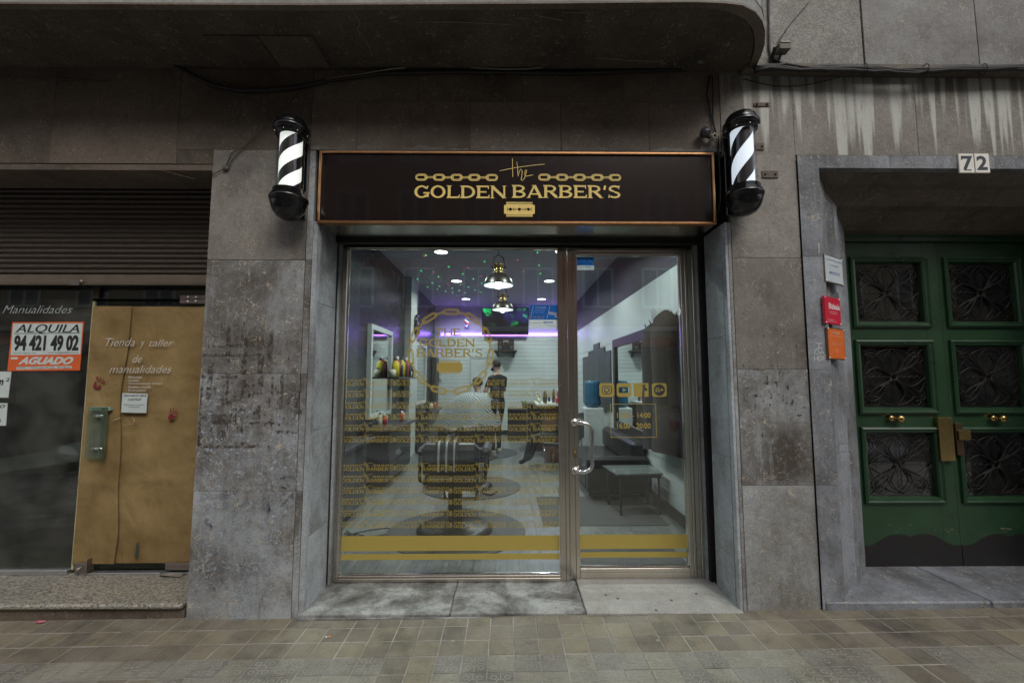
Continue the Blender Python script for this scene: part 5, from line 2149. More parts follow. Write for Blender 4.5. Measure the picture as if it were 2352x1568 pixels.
for k, (xa, ya, xb, yb, lab) in enumerate(((2170, 620, 2300, 562, 'rusty rectangular wall plate with two bolts right of the right barber pole'), (2095, 385, 2180, 330, 'small rusty clip near the top of the right barber pole'), (2100, 20, 2230, -10, 'rusty bolted plate on the streaked wall above the right barber pole'))):
    a, b = P(*c6d(xa, yb if 0 else ya), -.004), P(*c6d(xb, yb), -.004)
    t_ = thing('wall_plate', lab, 'wall plate', ((a.x + b.x) / 2, 0, a.z), group='rusty plates bolted to the stone')
    m = MB()
    m.box(a.x, -.007, a.z, b.x, -.0005, b.z)
    m.build('plate', PL, t_, bevel=.001)
    for f in (.18, .82):
        m = MB()
        m.lathe([(0, -.008), (.006, -.007), (.008, 0)], (a.x + (b.x - a.x) * f, -.0075, (a.z + b.z) / 2), 8, 'y')
        m.build('bolt', mat('rust_bolt', (.07, .045, .03), .8), t_)

# ================================================================== inside the barber shop
FZ = .052
XL, XR_, YB, CZ = -1.91, 1.72, 8.5, 3.39
YI = .50
# grey laminate planks
t = NT('grey_laminate')
v = t.offs(t.pos, 60)
g = t.noise(t.scale(v, (22, 1.6, 1)), 1.6, 7, .7, .6)
c = t.ramp(g, [(.32, (.085, .09, .087)), (.5, (.15, .155, .147)), (.7, (.215, .22, .21))])
k_ = t.math('MULTIPLY_ADD', t.rand, .35, .82)
c = t.mix(1.0, c, t.comb(k_, k_, k_), 'MULTIPLY')
LAM = t.done(c, t.math('MULTIPLY_ADD', g, .25, .22), 0, .45)
fl_ = MB()
fl_.box(XL - .02, YI, FZ - .05, XR_ + .02, YB + .02, FZ - .008)
floor = fl_.build('shop_floor', mat('floor_gap', (.05, .05, .048), .8), kind='structure')
PWD, PLN = .182, 1.35
pk = MB()
pk.box(-PWD / 2 + .0012, -PLN / 2 + .0012, -.007, PWD / 2 - .0012, PLN / 2 - .0012, 0)
pme = pk.mesh('floor_plank', LAM)
for i in range(20):
    x = XL + PWD * (i + .5)
    off = rnd.choice([0, .45, .9])
    for j in range(-1, 7):
        y0 = YI + j * PLN + off
        y1 = y0 + PLN
        ya, yb_ = max(y0, YI), min(y1, YB)
        if yb_ - ya > .05:
            inst('floor_plank', pme, floor, (x, (ya + yb_) / 2, FZ), scale=(1, (yb_ - ya) / PLN, 1))
# walls
DKW = mat('dark_charcoal_wall', (.020, .021, .024), .28, 0, .25, 5, .15, 30)
PURW = mat('dark_violet_wall', (.050, .046, .072), .5, 0, .1)
LILW = mat('lilac_wall', (.52, .49, .62), .6, 0, .05)
CEIL = mat('matt_ceiling', (.42, .41, .47), .8, 0, .04)
WHT = mat('white_slat_board', (.62, .67, .66), .45, 0, .04, objvar=.03)
GRV = mat('slat_groove', (.04, .042, .042), .7)
SKB = mat('black_skirting', (.02, .02, .02), .5)


def wallpart(nm, mt, *bx):
    m = MB()
    m.box(*bx)
    return m.build(nm, mt, shop)


shop = thing('shop_room', 'walls and ceiling of the barber shop interior with violet upper bands', 'room', (0, 4.5, FZ))
wallpart('ceiling', CEIL, XL - .1, YI, CZ, XR_ + .1, YB + .1, CZ + .06)
wallpart('left_wall', DKW, XL - .1, YI, FZ - .05, XL, YB, CZ)
wallpart('right_wall_band', PURW, XR_, YI, 2.65, XR_ + .1, YB, CZ)
wallpart('right_wall_panel', WHT, XR_, YI, 2.205, XR_ + .1, YB, 2.648)
wallpart('right_wall_core', GRV, XR_ + .014, YI, FZ - .05, XR_ + .1, YB, 2.203)
wallpart('back_wall_band', LILW, XL, YB, 2.62, XR_, YB + .1, CZ)
wallpart('back_wall_core', GRV, XL, YB + .014, FZ - .05, XR_, YB + .1, 2.618)
wallpart('front_lintel', DKW, XL - .1, .475, 2.6, XR_ + .1, YI, CZ)
wallpart('front_left', DKW, XL - .1, .475, 0, -1.265, YI, 2.6)
wallpart('front_right', DKW, 1.432, .475, 0, XR_ + .1, YI, 2.6)
wallpart('left_column', mat('white_column', (.52, .55, .54), .6, 0, .04), XL, 5.20, FZ, XL + .11, 5.75, CZ - .002)
wallpart('skirting_back', SKB, XL, YB - .012, FZ, XR_, YB - .002, FZ + .11)
wallpart('skirting_right', SKB, XR_ - .012, YI, FZ, XR_ - .002, YB, FZ + .11)
m = MB(); m.box(0, 0, 0, XR_ - XL - .002, .012, .0955)
bme = m.mesh('slat_board', WHT, bevel=.002)
for i in range(25):
    inst('slat_board', bme, shop, (XL + .001, YB + .001, FZ + .115 + .1 * i))
m = MB(); m.box(0, 0, 0, .012, YB - YI - .02, .141)
rme = m.mesh('slat_board', WHT, bevel=.002)
for i in range(14):
    inst('slat_board', rme, shop, (XR_ + .001, YI, FZ + .115 + .1465 * i))
# led strip
LEDM = mat('violet_led', (.5, .2, 1.0), .5, 0, .02, emit=1.7, ecol=(.32, .10, 1.0))
led = thing('led_strip', 'violet led strip along the back wall below the lilac band', 'led strip', (0, YB - .02, 2.62))
m = MB()
m.box(XL + .13, YB - .014, 2.612, XR_ - .01, YB - .002, 2.624)
m.box(XL + .13, YB - .014, 2.05, XL + .142, YB - .002, 2.611)
m.build('diodes', LEDM, led)


def area(name, loc, rot, sx, sy, energy, col, parent=None, shape='RECTANGLE', spread=None):
    d = bpy.data.lights.new(name, 'AREA')
    d.shape = shape
    d.size = sx
    if shape in ('RECTANGLE', 'ELLIPSE'):
        d.size_y = sy
    d.energy = energy
    d.color = col
    if spread:
        d.spread = spread
    o = bpy.data.objects.new(name, d)
    C.objects.link(o)
    if parent:
        o.parent = parent
        o.location = Vector(loc) - OFF[parent.name]
    else:
        o.location = loc
    o.rotation_euler = rot
    return o


area('led_glow', (-.1, YB - .03, 2.63), (R_(115), 0, 0), 3.3, .05, LED_W, (.40, .22, 1.0), led)
area('led_glow', (-.1, YB - .10, 2.66), (R_(-140), 0, 0), 3.3, .05, LED_W * .8, (.40, .22, 1.0), led)
# downlights
dlt = thing('downlight', 'round recessed led downlight glowing white in the barber shop ceiling', 'ceiling light', (0, 0, 0), group='recessed downlights in the shop ceiling', local=True)
m = MB()
m.lathe([(.098, -.001), (.118, -.001), (.112, -.012), (.098, -.012)], (0, 0, 0), 28)
m.build('trim_ring', mat('white_trim', (.7, .7, .7), .4), dlt)
m = MB()
m.lathe([(.0975, -.006), (0, -.006)], (0, 0, 0), 28)
m.build('diffuser', mat('lit_diffuser', (.9, .95, 1), .5, emit=9.0, ecol=(.92, .97, 1.0)), dlt)
area('downlight_lamp', (0, 0, -.02), (0, 0, 0), .19, .19, DOWN_W, (.90, 1.0, .97), dlt, 'DISK', R_(150))
names = {(-1.0, 3.55): 'nearest bright downlight on the left side of the shop ceiling', (-1.0, 5.52): 'second visible downlight on the left side of the shop ceiling', (-1.0, 7.45): 'farthest downlight on the left near the lilac back wall',
         (.81, 5.5): 'downlight at the upper right beside the door mullion', (.81, 7.45): 'farthest downlight on the right above the television',
         (-1.0, 1.5): 'hidden downlight nearest the window on the left of the shop', (.81, 1.5): 'hidden downlight nearest the glass door', (.81, 3.5): 'downlight half hidden behind the window corner'}
for k, ((x, y), lab) in enumerate(names.items()):
    if k == 0:
        dlt.location = (x, y, CZ); dlt['label'] = lab
    else:
        dup(dlt, (x, y, CZ), 0, lab)
# pendant lamps
PENB = mat('pewter_shade', (.12, .115, .105), .35, .8, .1)
PENI = mat('white_shade_inside', (.62, .70, .72), .5)
BULB = mat('lit_bulb', (.95, 1, 1), .5, emit=22.0, ecol=(.85, .97, 1.0))


def pendant(loc, label, zc):
    t = thing('pendant_lamp', label, 'pendant lamp', loc, group='industrial pendant lamps hanging in the shop', local=True)
    m = MB()
    prof = [(.175, 0), (.172, .02), (.158, .065), (.13, .105), (.09, .132), (.055, .142)]
    m.lathe(prof, (0, 0, 0), 32)
    s_ = m.build('shade', PENB, t)
    m = MB()
    m.lathe([(a - .004, b - .003) for a, b in prof], (0, 0, 0), 32)
    m.build('shade_lining', PENI, t)
    m = MB()
    m.lathe([(.055, .142), (.058, .16), (.05, .165), (.05, .23), (.058, .235), (.058, .25), (.03, .262), (0, .262)], (0, 0, 0), 20)
    m.build('brass_socket', BRASS, t)
    m = MB()
    m.tube([(-.075, 0, .2), (-.08, 0, .24), (-.055, 0, .33), (0, 0, .37), (.055, 0, .33), (.08, 0, .24), (.075, 0, .2)], .008, 8)
    m.tube([(-.1, 0, .215), (.1, 0, .215)], .006, 8)
    m.build('hanger', mat('dark_steel', (.05, .05, .05), .4, .8), t)
    m = MB()
    m.tube([(0, 0, .37), (0, 0, zc - loc[2])], .004, 6)
    m.build('cord', CAB, t)
    m = MB()
    m.lathe([(0, -.045), (.03, -.035), (.042, 0), (.038, .03), (.028, .07), (.026, .13), (0, .135)], (0, 0, 0), 18)
    m.build('bulb', BULB, t)
    d = bpy.data.lights.new('pendant_light', 'SPOT')
    d.energy = PEND_W
    d.spot_size = R_(140)
    d.spot_blend = .6
    d.shadow_soft_size = .04
    d.color = (.9, 1.0, .98)
    o = bpy.data.objects.new('pendant_light', d)
    C.objects.link(o)
    o.parent = t
    o.location = (0, 0, -.055)
    return t


p_ = P(*c3(1296, 445), 2.2)
pendant((p_.x, 2.2, p_.z), 'nearer pewter pendant lamp with bright bulb, the larger of two', CZ)
p_ = P(*c3(1327, 622), 4.16)
pendant((p_.x, 4.16, p_.z), 'farther pewter pendant lamp below the first, the smaller of two', CZ)
# television
tv = thing('television', 'black flat television showing a green aurora on the back wall', 'television', (-.06, YB - .15, 2.65))
a, b = P(*c3(1176, 825), YB - .14), P(*c3(1513, 608), YB - .14)
m = MB()
m.box(a.x, YB - .17, a.z + .08, b.x, YB - .12, b.z)
m.build('casing', BPLAS, tv, bevel=.004)
t = NT('aurora_screen')
x, y, z = t.sep(t.pos)
nn = t.noise(t.vmath('ADD', t.scale(t.pos, (1.3, 1, 1.3)), t.scale(t.noise(t.pos, 2.2, 3, col=True), (.6, 0, .6))), 2.3, 3, .5, .6)
gr = t.step(nn, .5, .72)
pu = t.step(t.noise(t.pos, 1.7, 2), .5, .7)
fade = t.step(z, a.z + .25, a.z + .5)
cc = t.mix(t.math('MULTIPLY', gr, fade), (.008, .010, .012), (.02, .55, .16))
cc = t.mix(t.math('MULTIPLY', t.math('MULTIPLY', pu, fade), .3), cc, (.05, .04, .3))
t.b.inputs['Emission Strength'].default_value = 1.7
t.l(cc, t.b.inputs['Emission Color'])
SCR = t.done((.004, .004, .005), .12)
m = MB()
m.add([(a.x + .02, YB - .1705, a.z + .12), (b.x - .02, YB - .1705, a.z + .12), (b.x - .02, YB - .1705, b.z - .02), (a.x + .02, YB - .1705, b.z - .02)], [(0, 1, 2, 3)])
m.build('screen', SCR, tv)
m = MB()
m.box((a.x + b.x) / 2 - .2, YB - .12, a.z + .3, (a.x + b.x) / 2 + .2, YB - .001, a.z + .6)
m.build('wall_mount', CAB, tv)
# shelf and speakers
shf = MB()
a, b = P(*c3(1265, 925), YB - .15), P(*c3(1430, 912), YB - .15)
shf.box(a.x, YB - .32, a.z, b.x, YB - .002, a.z + .03)
for x in (a.x + .08, b.x - .1):
    shf.prism([(x, YB - .002, a.z), (x, YB - .22, a.z), (x, YB - .002, a.z - .16)], (.02, 0, 0))
shf.build('wall_shelf', mat('brown_shelf', (.06, .045, .035), .5), None, label='small dark bracket shelf below the television on the slatted wall', cat='shelf')
SPB = mat('speaker_black', (.022, .02, .02), .5)
for k, (xa, xb, h, lab) in enumerate(((1290, 1328, .27, 'left black loudspeaker on the back wall shelf'), (1370, 1408, .27, 'right black loudspeaker on the back wall shelf'), (1330, 1368, .21, 'dark stereo unit between two loudspeakers on the back wall shelf'))):
    x0, x1 = P(*c3(xa, 900), YB - .2).x, P(*c3(xb, 900), YB - .2).x
    s_ = thing('loudspeaker' if k < 2 else 'stereo_unit', lab, 'loudspeaker' if k < 2 else 'stereo', ((x0 + x1) / 2, YB - .2, a.z + .031))
    m = MB()
    m.box(x0, YB - .27, a.z + .031, x1, YB - .08, a.z + .031 + h)
    m.build('cabinet', SPB, s_, bevel=.004)
    m = MB()
    for zz, r in ((.08, .042), (.19, .025)) if k < 2 else ((.05, .02),):
        m.lathe([(0, .004), (r * .4, -.002), (r * .9, .003), (r, -.003), (r * 1.05, 0)], ((x0 + x1) / 2, YB - .272, a.z + .031 + zz), 14, 'y')
    m.build('cone', mat('grey_cone', (.10, .10, .10), .5), s_)
# back door and cabinets
bd = thing('back_door', 'plain white door in the slatted back wall', 'door', (-.6, YB - .02, FZ))
a, b = P(*c3(1085, 1400), YB), P(*c3(1295, 964), YB)
m = MB()
m.box(a.x + .045, YB - .022, FZ, b.x - .045, YB - .003, b.z - .045)
m.build('door_panel', mat('white_door', (.56, .60, .59), .5, 0, .03), bd)
m = MB()
m.box(a.x, YB - .034, FZ, a.x + .044, YB - .001, b.z)
m.box(b.x - .044, YB - .034, FZ, b.x, YB - .001, b.z)
m.box(a.x + .044, YB - .034, b.z - .044, b.x - .044, YB - .001, b.z)
m.build('door_frame', mat('grey_door_frame', (.42, .46, .46), .5), bd)
m = MB()
m.tube([(a.x + .09, YB - .024, 1.05), (a.x + .09, YB - .06, 1.05), (a.x + .2, YB - .06, 1.05)], .01, 8)
m.build('handle', STEEL, bd)
m = MB()
a, b = P(*c3(737, 1250), YB - .3), P(*c3(850, 968), YB - .3)
cbn = thing('dark_cabinet', 'tall dark grey cabinet in the left back corner of the shop', 'cabinet', ((a.x + b.x) / 2, YB - .2, FZ))
m.box(max(a.x, XL + .01), YB - .4, FZ, b.x, YB - .014, b.z)
m.build('body', mat('dark_cabinet_grey', (.055, .057, .06), .5), cbn, bevel=.005)
m = MB()
m.box(b.x - .05, YB - .42, 1.1, b.x - .03, YB - .401, 1.5)
m.build('handle', STEEL, cbn)
m = MB()
p_ = P(*c3(828, 1090), YB - .03)
m.box(b.x + .02, YB - .05, p_.z - .13, b.x + .09, YB - .002, p_.z + .13)
m.build('wall_panel_box', mat('pale_box', (.55, .58, .57), .5), None, label='small pale switch box beside the tall dark cabinet', cat='switch box')
# indoor barber pole on the back wall
a, b = P(*c3(1065, 748), YB - .08), P(*c3(1065, 672), YB - .08)
ip = thing('wall_barber_pole', 'small red white and blue barber pole on the lilac back wall', 'barber pole', (a.x, YB - .08, a.z))
t = NT('striped_pole')
x, y, z = t.sep(t.pos)
w = t.math('FRACT', t.math('MULTIPLY_ADD', x, 5.0, t.math('MULTIPLY', z, 7.0)))
cc = t.mix(t.math('LESS_THAN', w, .33), t.mix(t.math('LESS_THAN', w, .66), (.05, .12, .55), (.9, .9, .9)), (.7, .05, .05))
t.l(cc, t.b.inputs['Emission Color'])
t.b.inputs['Emission Strength'].default_value = .8
STP = t.done(cc, .4)
m = MB(); m.lathe([(.055, a.z + .05), (.055, b.z - .03)], (a.x, YB - .08, 0), 16); m.build('striped_tube', STP, ip)
m = MB(); m.lathe([(0, a.z), (.06, a.z + .02), (.065, a.z + .05), (0, a.z + .05)], (a.x, YB - .08, 0), 16); m.box(a.x - .03, YB - .05, a.z, a.x + .03, YB - .002, b.z); m.build('bottom_cap', CHROME, ip)
m = MB(); m.lathe([(0, b.z - .03), (.065, b.z - .03), (.06, b.z + .01), (0, b.z + .04)], (a.x, YB - .08, 0), 16); m.build('top_cap', CHROME, ip)
# clock on the column edge
a = PX(*c3(655, 705), XL + .13)
ck = thing('wall_clock', 'round black wall clock on the white column at the left', 'clock', tuple(a))
m = MB(); m.lathe([(.205, 0), (.215, .03), (.19, .05), (.175, .03), (0, .03)], (XL + .111, 5.65, a.z), 32, 'x'); m.build('case', BPLAS, ck)
m = MB(); m.bar((XL + .145, 5.65, a.z), (XL + .145, 5.75, a.z + .06), .01, .004); m.bar((XL + .145, 5.65, a.z), (XL + .145, 5.60, a.z + .13), .008, .004); m.build('hands', WPAPER, ck)

# stations on the left wall
MIR = mat('mirror_glass', (.80, .84, .83), .02, 1.0, 0)
WFR = mat('white_frame', (.58, .62, .61), .5)
CTR = mat('dark_counter', (.03, .03, .032), .3)
for k, (y0, y1, lab) in enumerate(((.95, 1.95, 'nearest'), (3.05, 4.15, 'middle'), (6.0, 7.1, 'farthest'))):
    st = thing('mirror_station', '%s white framed barber mirror and dark counter on the left wall' % lab, 'mirror', (XL, (y0 + y1) / 2, .8), group='barber mirror stations on the left wall')
    x = XL + .002
    m = MB()
    for bx in ((x, y0, .95, x + .06, y0 + .07, 2.24), (x, y1 - .07, .95, x + .06, y1, 2.24), (x, y0 + .07, 2.17, x + .06, y1 - .07, 2.24), (x, y0 + .07, .95, x + .06, y1 - .07, 1.0)):
        m.box(*bx)
    m.build('mirror_frame', WFR, st)
    m = MB(); m.box(x, y0 + .07, 1.0, x + .03, y1 - .07, 2.17); m.build('mirror', MIR, st)
    m = MB(); m.box(x, y0 - .2, .80, x + .42, y1 + .2, .84); m.build('counter_top', CTR, st, bevel=.004)
    m = MB(); m.box(x, y0 - .1, FZ + .1, x + .34, y1 + .1, .80); m.build('drawer_cabinet', mat('dark_drawers', (.04, .04, .042), .4), st)
    for j in range(3):
        m = MB(); m.box(x + .341, y0 - .08, FZ + .13 + .21 * j, x + .355, y1 + .08, FZ + .32 + .21 * j); m.build('drawer_front', MATS['dark_drawers'], st)
sh_ = MB()
sh_.box(XL + .002, 3.75, 1.49, XL + .26, 5.18, 1.515)
sh_.build('bottle_shelf', CTR, None, label='thin dark shelf holding bottles on the left wall', cat='shelf')
rb = random.Random(3)
BCOL = [('red', (.45, .02, .03)), ('yellow', (.60, .48, .03)), ('black', (.02, .02, .02)), ('cream', (.62, .60, .45))]


def bottle(x, y, z, r, h, col, cname, label, group='bottles on the shelf and counters of the left wall'):
    t_ = thing('bottle', label, 'bottle', (x, y, z), group=group)
    m = MB(); m.lathe([(0, 0), (r, 0), (r, h * .72), (r * .45, h * .82), (r * .4, h * .86), (0, h * .86)], (x, y, z), 14)
    m.build('body', mat('bottle_' + cname, col, .3), t_)
    m = MB(); m.lathe([(r * .42, h * .86), (r * .45, h), (0, h)], (x, y, z), 10)
    m.build('cap', mat('bottle_cap_' + ('white' if cname == 'red' else 'black'), (.7, .7, .68) if cname == 'red' else (.03, .03, .03), .4), t_)


seq = [(4.0, .06, .30, 1, 'yellow'), (4.12, .045, .33, 0, 'red'), (4.28, .05, .26, 2, 'black'), (4.42, .055, .33, 1, 'yellow'), (4.58, .05, .30, 2, 'black'), (4.72, .045, .34, 0, 'red'), (4.86, .06, .24, 2, 'black'), (4.98, .05, .14, 3, 'cream'), (3.85, .05, .14, 3, 'cream'), (5.1, .05, .26, 2, 'black')]
lbs = ['short yellow bottle near the left end of the bottle shelf', 'left red spray bottle with white cap on the bottle shelf', 'black bottle just right of the left red one on the shelf', 'large yellow bottle in the middle of the bottle shelf', 'black bottle just right of the middle yellow bottle', 'right red spray bottle with white cap on the bottle shelf', 'stout black tub right of the right red bottle', 'low cream jar near the right end of the bottle shelf', 'low cream jar at the left end of the bottle shelf', 'black bottle at the right end of the bottle shelf']
for (y, r, h, ci, cn), lb in zip(seq, lbs):
    bottle(XL + .15, y, 1.5152, r, h, BCOL[ci][1], cn, lb)
ORD = ['first', 'second', 'third', 'fourth', 'fifth']
for k in range(14):
    sti = [0] * 5 + [1] * 5 + [2] * 4
    y = [.82, 2.95, 5.95][sti[k]] + .3 * (k - [0, 5, 10][sti[k]]) + rb.uniform(-.03, .03)
    ci = rb.choice([2, 2, 3, 0])
    bottle(XL + rb.uniform(.12, .34), y, .8402, rb.uniform(.02, .035), rb.uniform(.12, .22), BCOL[ci][1], BCOL[ci][0], 'small %s bottle on the %s dark counter, %s from the window end' % (BCOL[ci][0], ['nearest', 'middle', 'farthest'][sti[k]], ORD[k - [0, 5, 10][sti[k]]]), 'small bottles on the dark counters')

# floor mats
MATB = mat('dark_rubber_mat', (.035, .036, .038), .6, 0, .2, 90, .3, 300)
for (x, y, lab) in ((-.485, 1.42, 'round dark rubber mat nearest the window'), (-.48, 3.1, 'round dark rubber mat in the middle of the shop floor'), (-.46, 5.75, 'round dark rubber mat under the standing barber')):
    m = MB(); m.lathe([(.655, 0), (.652, .008), (.62, .014), (0, .014)], (x, y, FZ + .0005), 48, smooth=False)
    m.build('floor_mat', MATB, None, label=lab, cat='mat', group='round rubber mats under the barber chairs')
m = MB(); m.box(.53, .52, FZ + .0005, 1.41, .97, FZ + .010)
m.build('door_mat', mat('grey_door_mat', (.05, .053, .052), .9, 0, .3, 120, .5, 500), None, bevel=.004, label='dark ribbed doormat just inside the glass door', cat='doormat')
m = MB(); m.box(.35, 1.55, FZ + .0005, 1.6, 2.6, FZ + .006)
m.build('floor_runner', mat('dark_runner', (.055, .052, .05), .9, 0, .2, 60), None, label='dark rug on the shop floor before the bench', cat='rug')

# barber chairs
DKCH = mat('dark_chair_metal', (.035, .035, .035), .35, .9, .1)
LEATH = mat('black_leather', (.018, .017, .017), .35, 0, .2, 40, .2, 150)


def barber_chair(loc, rz, label, bt=1.08, head=True):
    t = thing('barber_chair', label, 'barber chair', loc, rz, 'black barber chairs on the round mats', local=True)
    m = MB(); m.lathe([(.36, 0), (.36, .02), (.30, .045), (.1, .07), (.08, .09), (0, .09)], (0, 0, .015), 32); m.build('base', DKCH, t)
    m = MB(); m.lathe([(.07, .1), (.07, .38), (.11, .39), (.11, .42), (0, .42)], (0, 0, 0), 20); m.build('column', DKCH, t)
    m = MB(); m.box(-.27, -.25, .43, .27, .30, .58); m.build('seat', LEATH, t, bevel=.045)
    m = MB()
    m.prism([(-.25, -.24, .58), (.25, -.24, .58), (.25, -.33, bt), (-.25, -.33, bt)], (0, -.13, -.02)); m.build('backrest', LEATH, t, bevel=.04)
    if head:
        m = MB(); m.box(-.13, -.46, 1.12, .13, -.34, 1.30); m.build('headrest', LEATH, t, bevel=.035)
    if head:
        m = MB(); m.tube([(0, -.40, 1.05), (0, -.41, 1.15)], .014, 8); m.build('headrest_post', DKCH, t)
    for s_ in (-1, 1):
        m = MB(); m.box(s_ * .30 - .045, -.24, .74, s_ * .30 + .045, .24, .81)
        ar = m.build('armrest', LEATH, t, bevel=.03)
        m = MB(); m.tube([(s_ * .30, -.22, .74), (s_ * .30, -.22, .52), (s_ * .27, -.1, .47)], .016, 8); m.tube([(s_ * .30, .2, .74), (s_ * .30, .22, .56), (s_ * .27, .15, .48)], .016, 8)
        m.build('arm_bracket', DKCH, ar)
    m = MB(); m.tube([(-.17, .28, .46), (-.17, .46, .22), (-.17, .56, .18)], .016, 8); m.tube([(.17, .28, .46), (.17, .46, .22), (.17, .56, .18)], .016, 8); m.build('footrest_arms', DKCH, t)
    m = MB(); m.prism([(-.2, .48, .16), (.2, .48, .16), (.2, .68, .24), (-.2, .68, .24)], (0, -.01, .03)); m.build('footrest', DKCH, t)
    m = MB(); m.prism([(-.18, .30, .42), (.18, .30, .42), (.18, .40, .26), (-.18, .40, .26)], (0, .05, .03)); m.build('leg_pad', LEATH, t, bevel=.015)
    m = MB(); m.tube([(.12, -.05, .40), (.34, -.10, .36), (.40, -.14, .40)], .012, 8); m.build('pump_lever', DKCH, t)
    return t


CAPE = None
t = NT('striped_cape')
x, y, z = t.sep(t.pos)
w = t.math('FRACT', t.math('MULTIPLY', t.math('ADD', t.math('MULTIPLY', x, .75), t.math('MULTIPLY_ADD', t.noise(t.pos, 4, 3), .12, t.math('MULTIPLY', z, .9))), 26.0))
CAPE = t.done(t.mix(t.math('LESS_THAN', w, .42), (.36, .39, .39), (.03, .03, .035)), .6)
barber_chair((-.50, 1.42, FZ), 0.0, 'black barber chair nearest the window with a striped towel', .885, False)
barber_chair((-.56, 3.05, FZ), .5, 'empty black barber chair in the middle of the shop', .86, False)
barber_chair((-.62, 5.1, FZ), PI / 2, 'black barber chair with the seated customer in a striped cape')
m = MB()
q = [(1.105, .80), (1.09, .905), (1.05, .948), (1.0, .951), (.962, .93), (.946, .88), (.938, .82), (.934, .76), (.932, .70)]
for i, (yy, zz) in enumerate(q):
    m.v += [(-.62 + .19 * j / 12 + .004 * math.sin(i * 1.3 + j), yy - .007 * math.sin(j * 1.9) * min(1, i / 4), zz + .006 * math.sin(j * 1.4)) for j in range(13)]
m.f = [[i * 13 + j, i * 13 + j + 1, (i + 1) * 13 + j + 1, (i + 1) * 13 + j] for i in range(8) for j in range(12)]
m.mi = [0] * len(m.f); m.sm = [True] * len(m.f)
t = NT('striped_towel')
x, y, z = t.sep(t.pos)
STW2 = t.done(t.mix(t.math('LESS_THAN', t.math('FRACT', t.math('MULTIPLY', x, 15.0)), .25), (.03, .03, .032), (.40, .42, .42)), .9)
m.build('striped_towel', STW2, None, label='dark towel with pale stripes hanging over the back of the nearest barber chair', cat='towel')

# ------------------------------------------------------------------ people
SKIN = mat('skin', (.42, .26, .19), .55)
HAIR = mat('dark_hair', (.015, .012, .010), .7)
TEE = mat('black_t_shirt', (.012, .012, .013), .85)
TROU = mat('black_trousers', (.016, .016, .018), .8)
SHOE = mat('beige_trainers', (.36, .33, .25), .7)


def person(name, label, loc, rz, J, E, assign, mats, group=None):
    """J: name -> (x, y, z, radius); E: edges; the first joint is the root"""
    keys = list(J)
    me = bpy.data.meshes.new(name)
    me.from_pydata([J[k][:3] for k in keys], [(keys.index(a), keys.index(b)) for a, b in E], [])
    o = bpy.data.objects.new(name, me)
    C.objects.link(o)
    md = o.modifiers.new('skin', 'SKIN')
    md.use_smooth_shade = True
    o.modifiers.new('sub', 'SUBSURF').levels = 2
    for i, k in enumerate(keys):
        r = J[k][3]
        sv = me.skin_vertices[0].data[i]
        sv.radius = r if isinstance(r, tuple) else (r, r)
        sv.use_root = i == 0
    dg = bpy.context.evaluated_depsgraph_get()
    m2 = bpy.data.meshes.new_from_object(o.evaluated_get(dg))
    bpy.data.objects.remove(o)
    bpy.data.meshes.remove(me)
    t_ = thing(name, label, 'person', loc, rz, group, local=True)
    m2.name = 'body'
    for mm in mats:
        m2.materials.append(mm)
    for p in m2.polygons:
        p.material_index = assign(p.center)
        p.use_smooth = True
    b = bpy.data.objects.new('body', m2)
    C.objects.link(b)
    b.parent = t_
    OFF[b.name] = Vector((0, 0, 0))
    return t_


def hand(J, E, wrist, base, fwd, side, up, pre):
    """five short finger chains leaving the palm"""
    f, s_, u = Vector(fwd).normalized(), Vector(side).normalized(), Vector(up).normalized()
    b = Vector(base)
    J[pre + 'palm'] = (*(b + f * .045), .026)
    E.append((wrist, pre + 'palm'))
    for k, (o_, l_) in enumerate(((-.028, .068), (-.010, .078), (.010, .074), (.027, .058))):
        p1 = b + f * .085 + s_ * o_
        p2 = p1 + f * l_ * .5 - u * .008
        p3 = p2 + f * l_ * .35 - u * .025
        for j, (p, r) in enumerate(((p1, .010), (p2, .009), (p3, .0075))):
            J['%sf%d%d' % (pre, k, j)] = (*p, r)
        E += [(pre + 'palm', '%sf%d0' % (pre, k)), ('%sf%d0' % (pre, k), '%sf%d1' % (pre, k)), ('%sf%d1' % (pre, k), '%sf%d2' % (pre, k))]
    p1 = b + f * .03 - s_ * .038
    p2 = p1 + f * .035 - s_ * .015 - u * .01
    J[pre + 't0'] = (*p1, .011)
    J[pre + 't1'] = (*p2, .009)
    E += [(pre + 'palm', pre + 't0'), (pre + 't0', pre + 't1')]


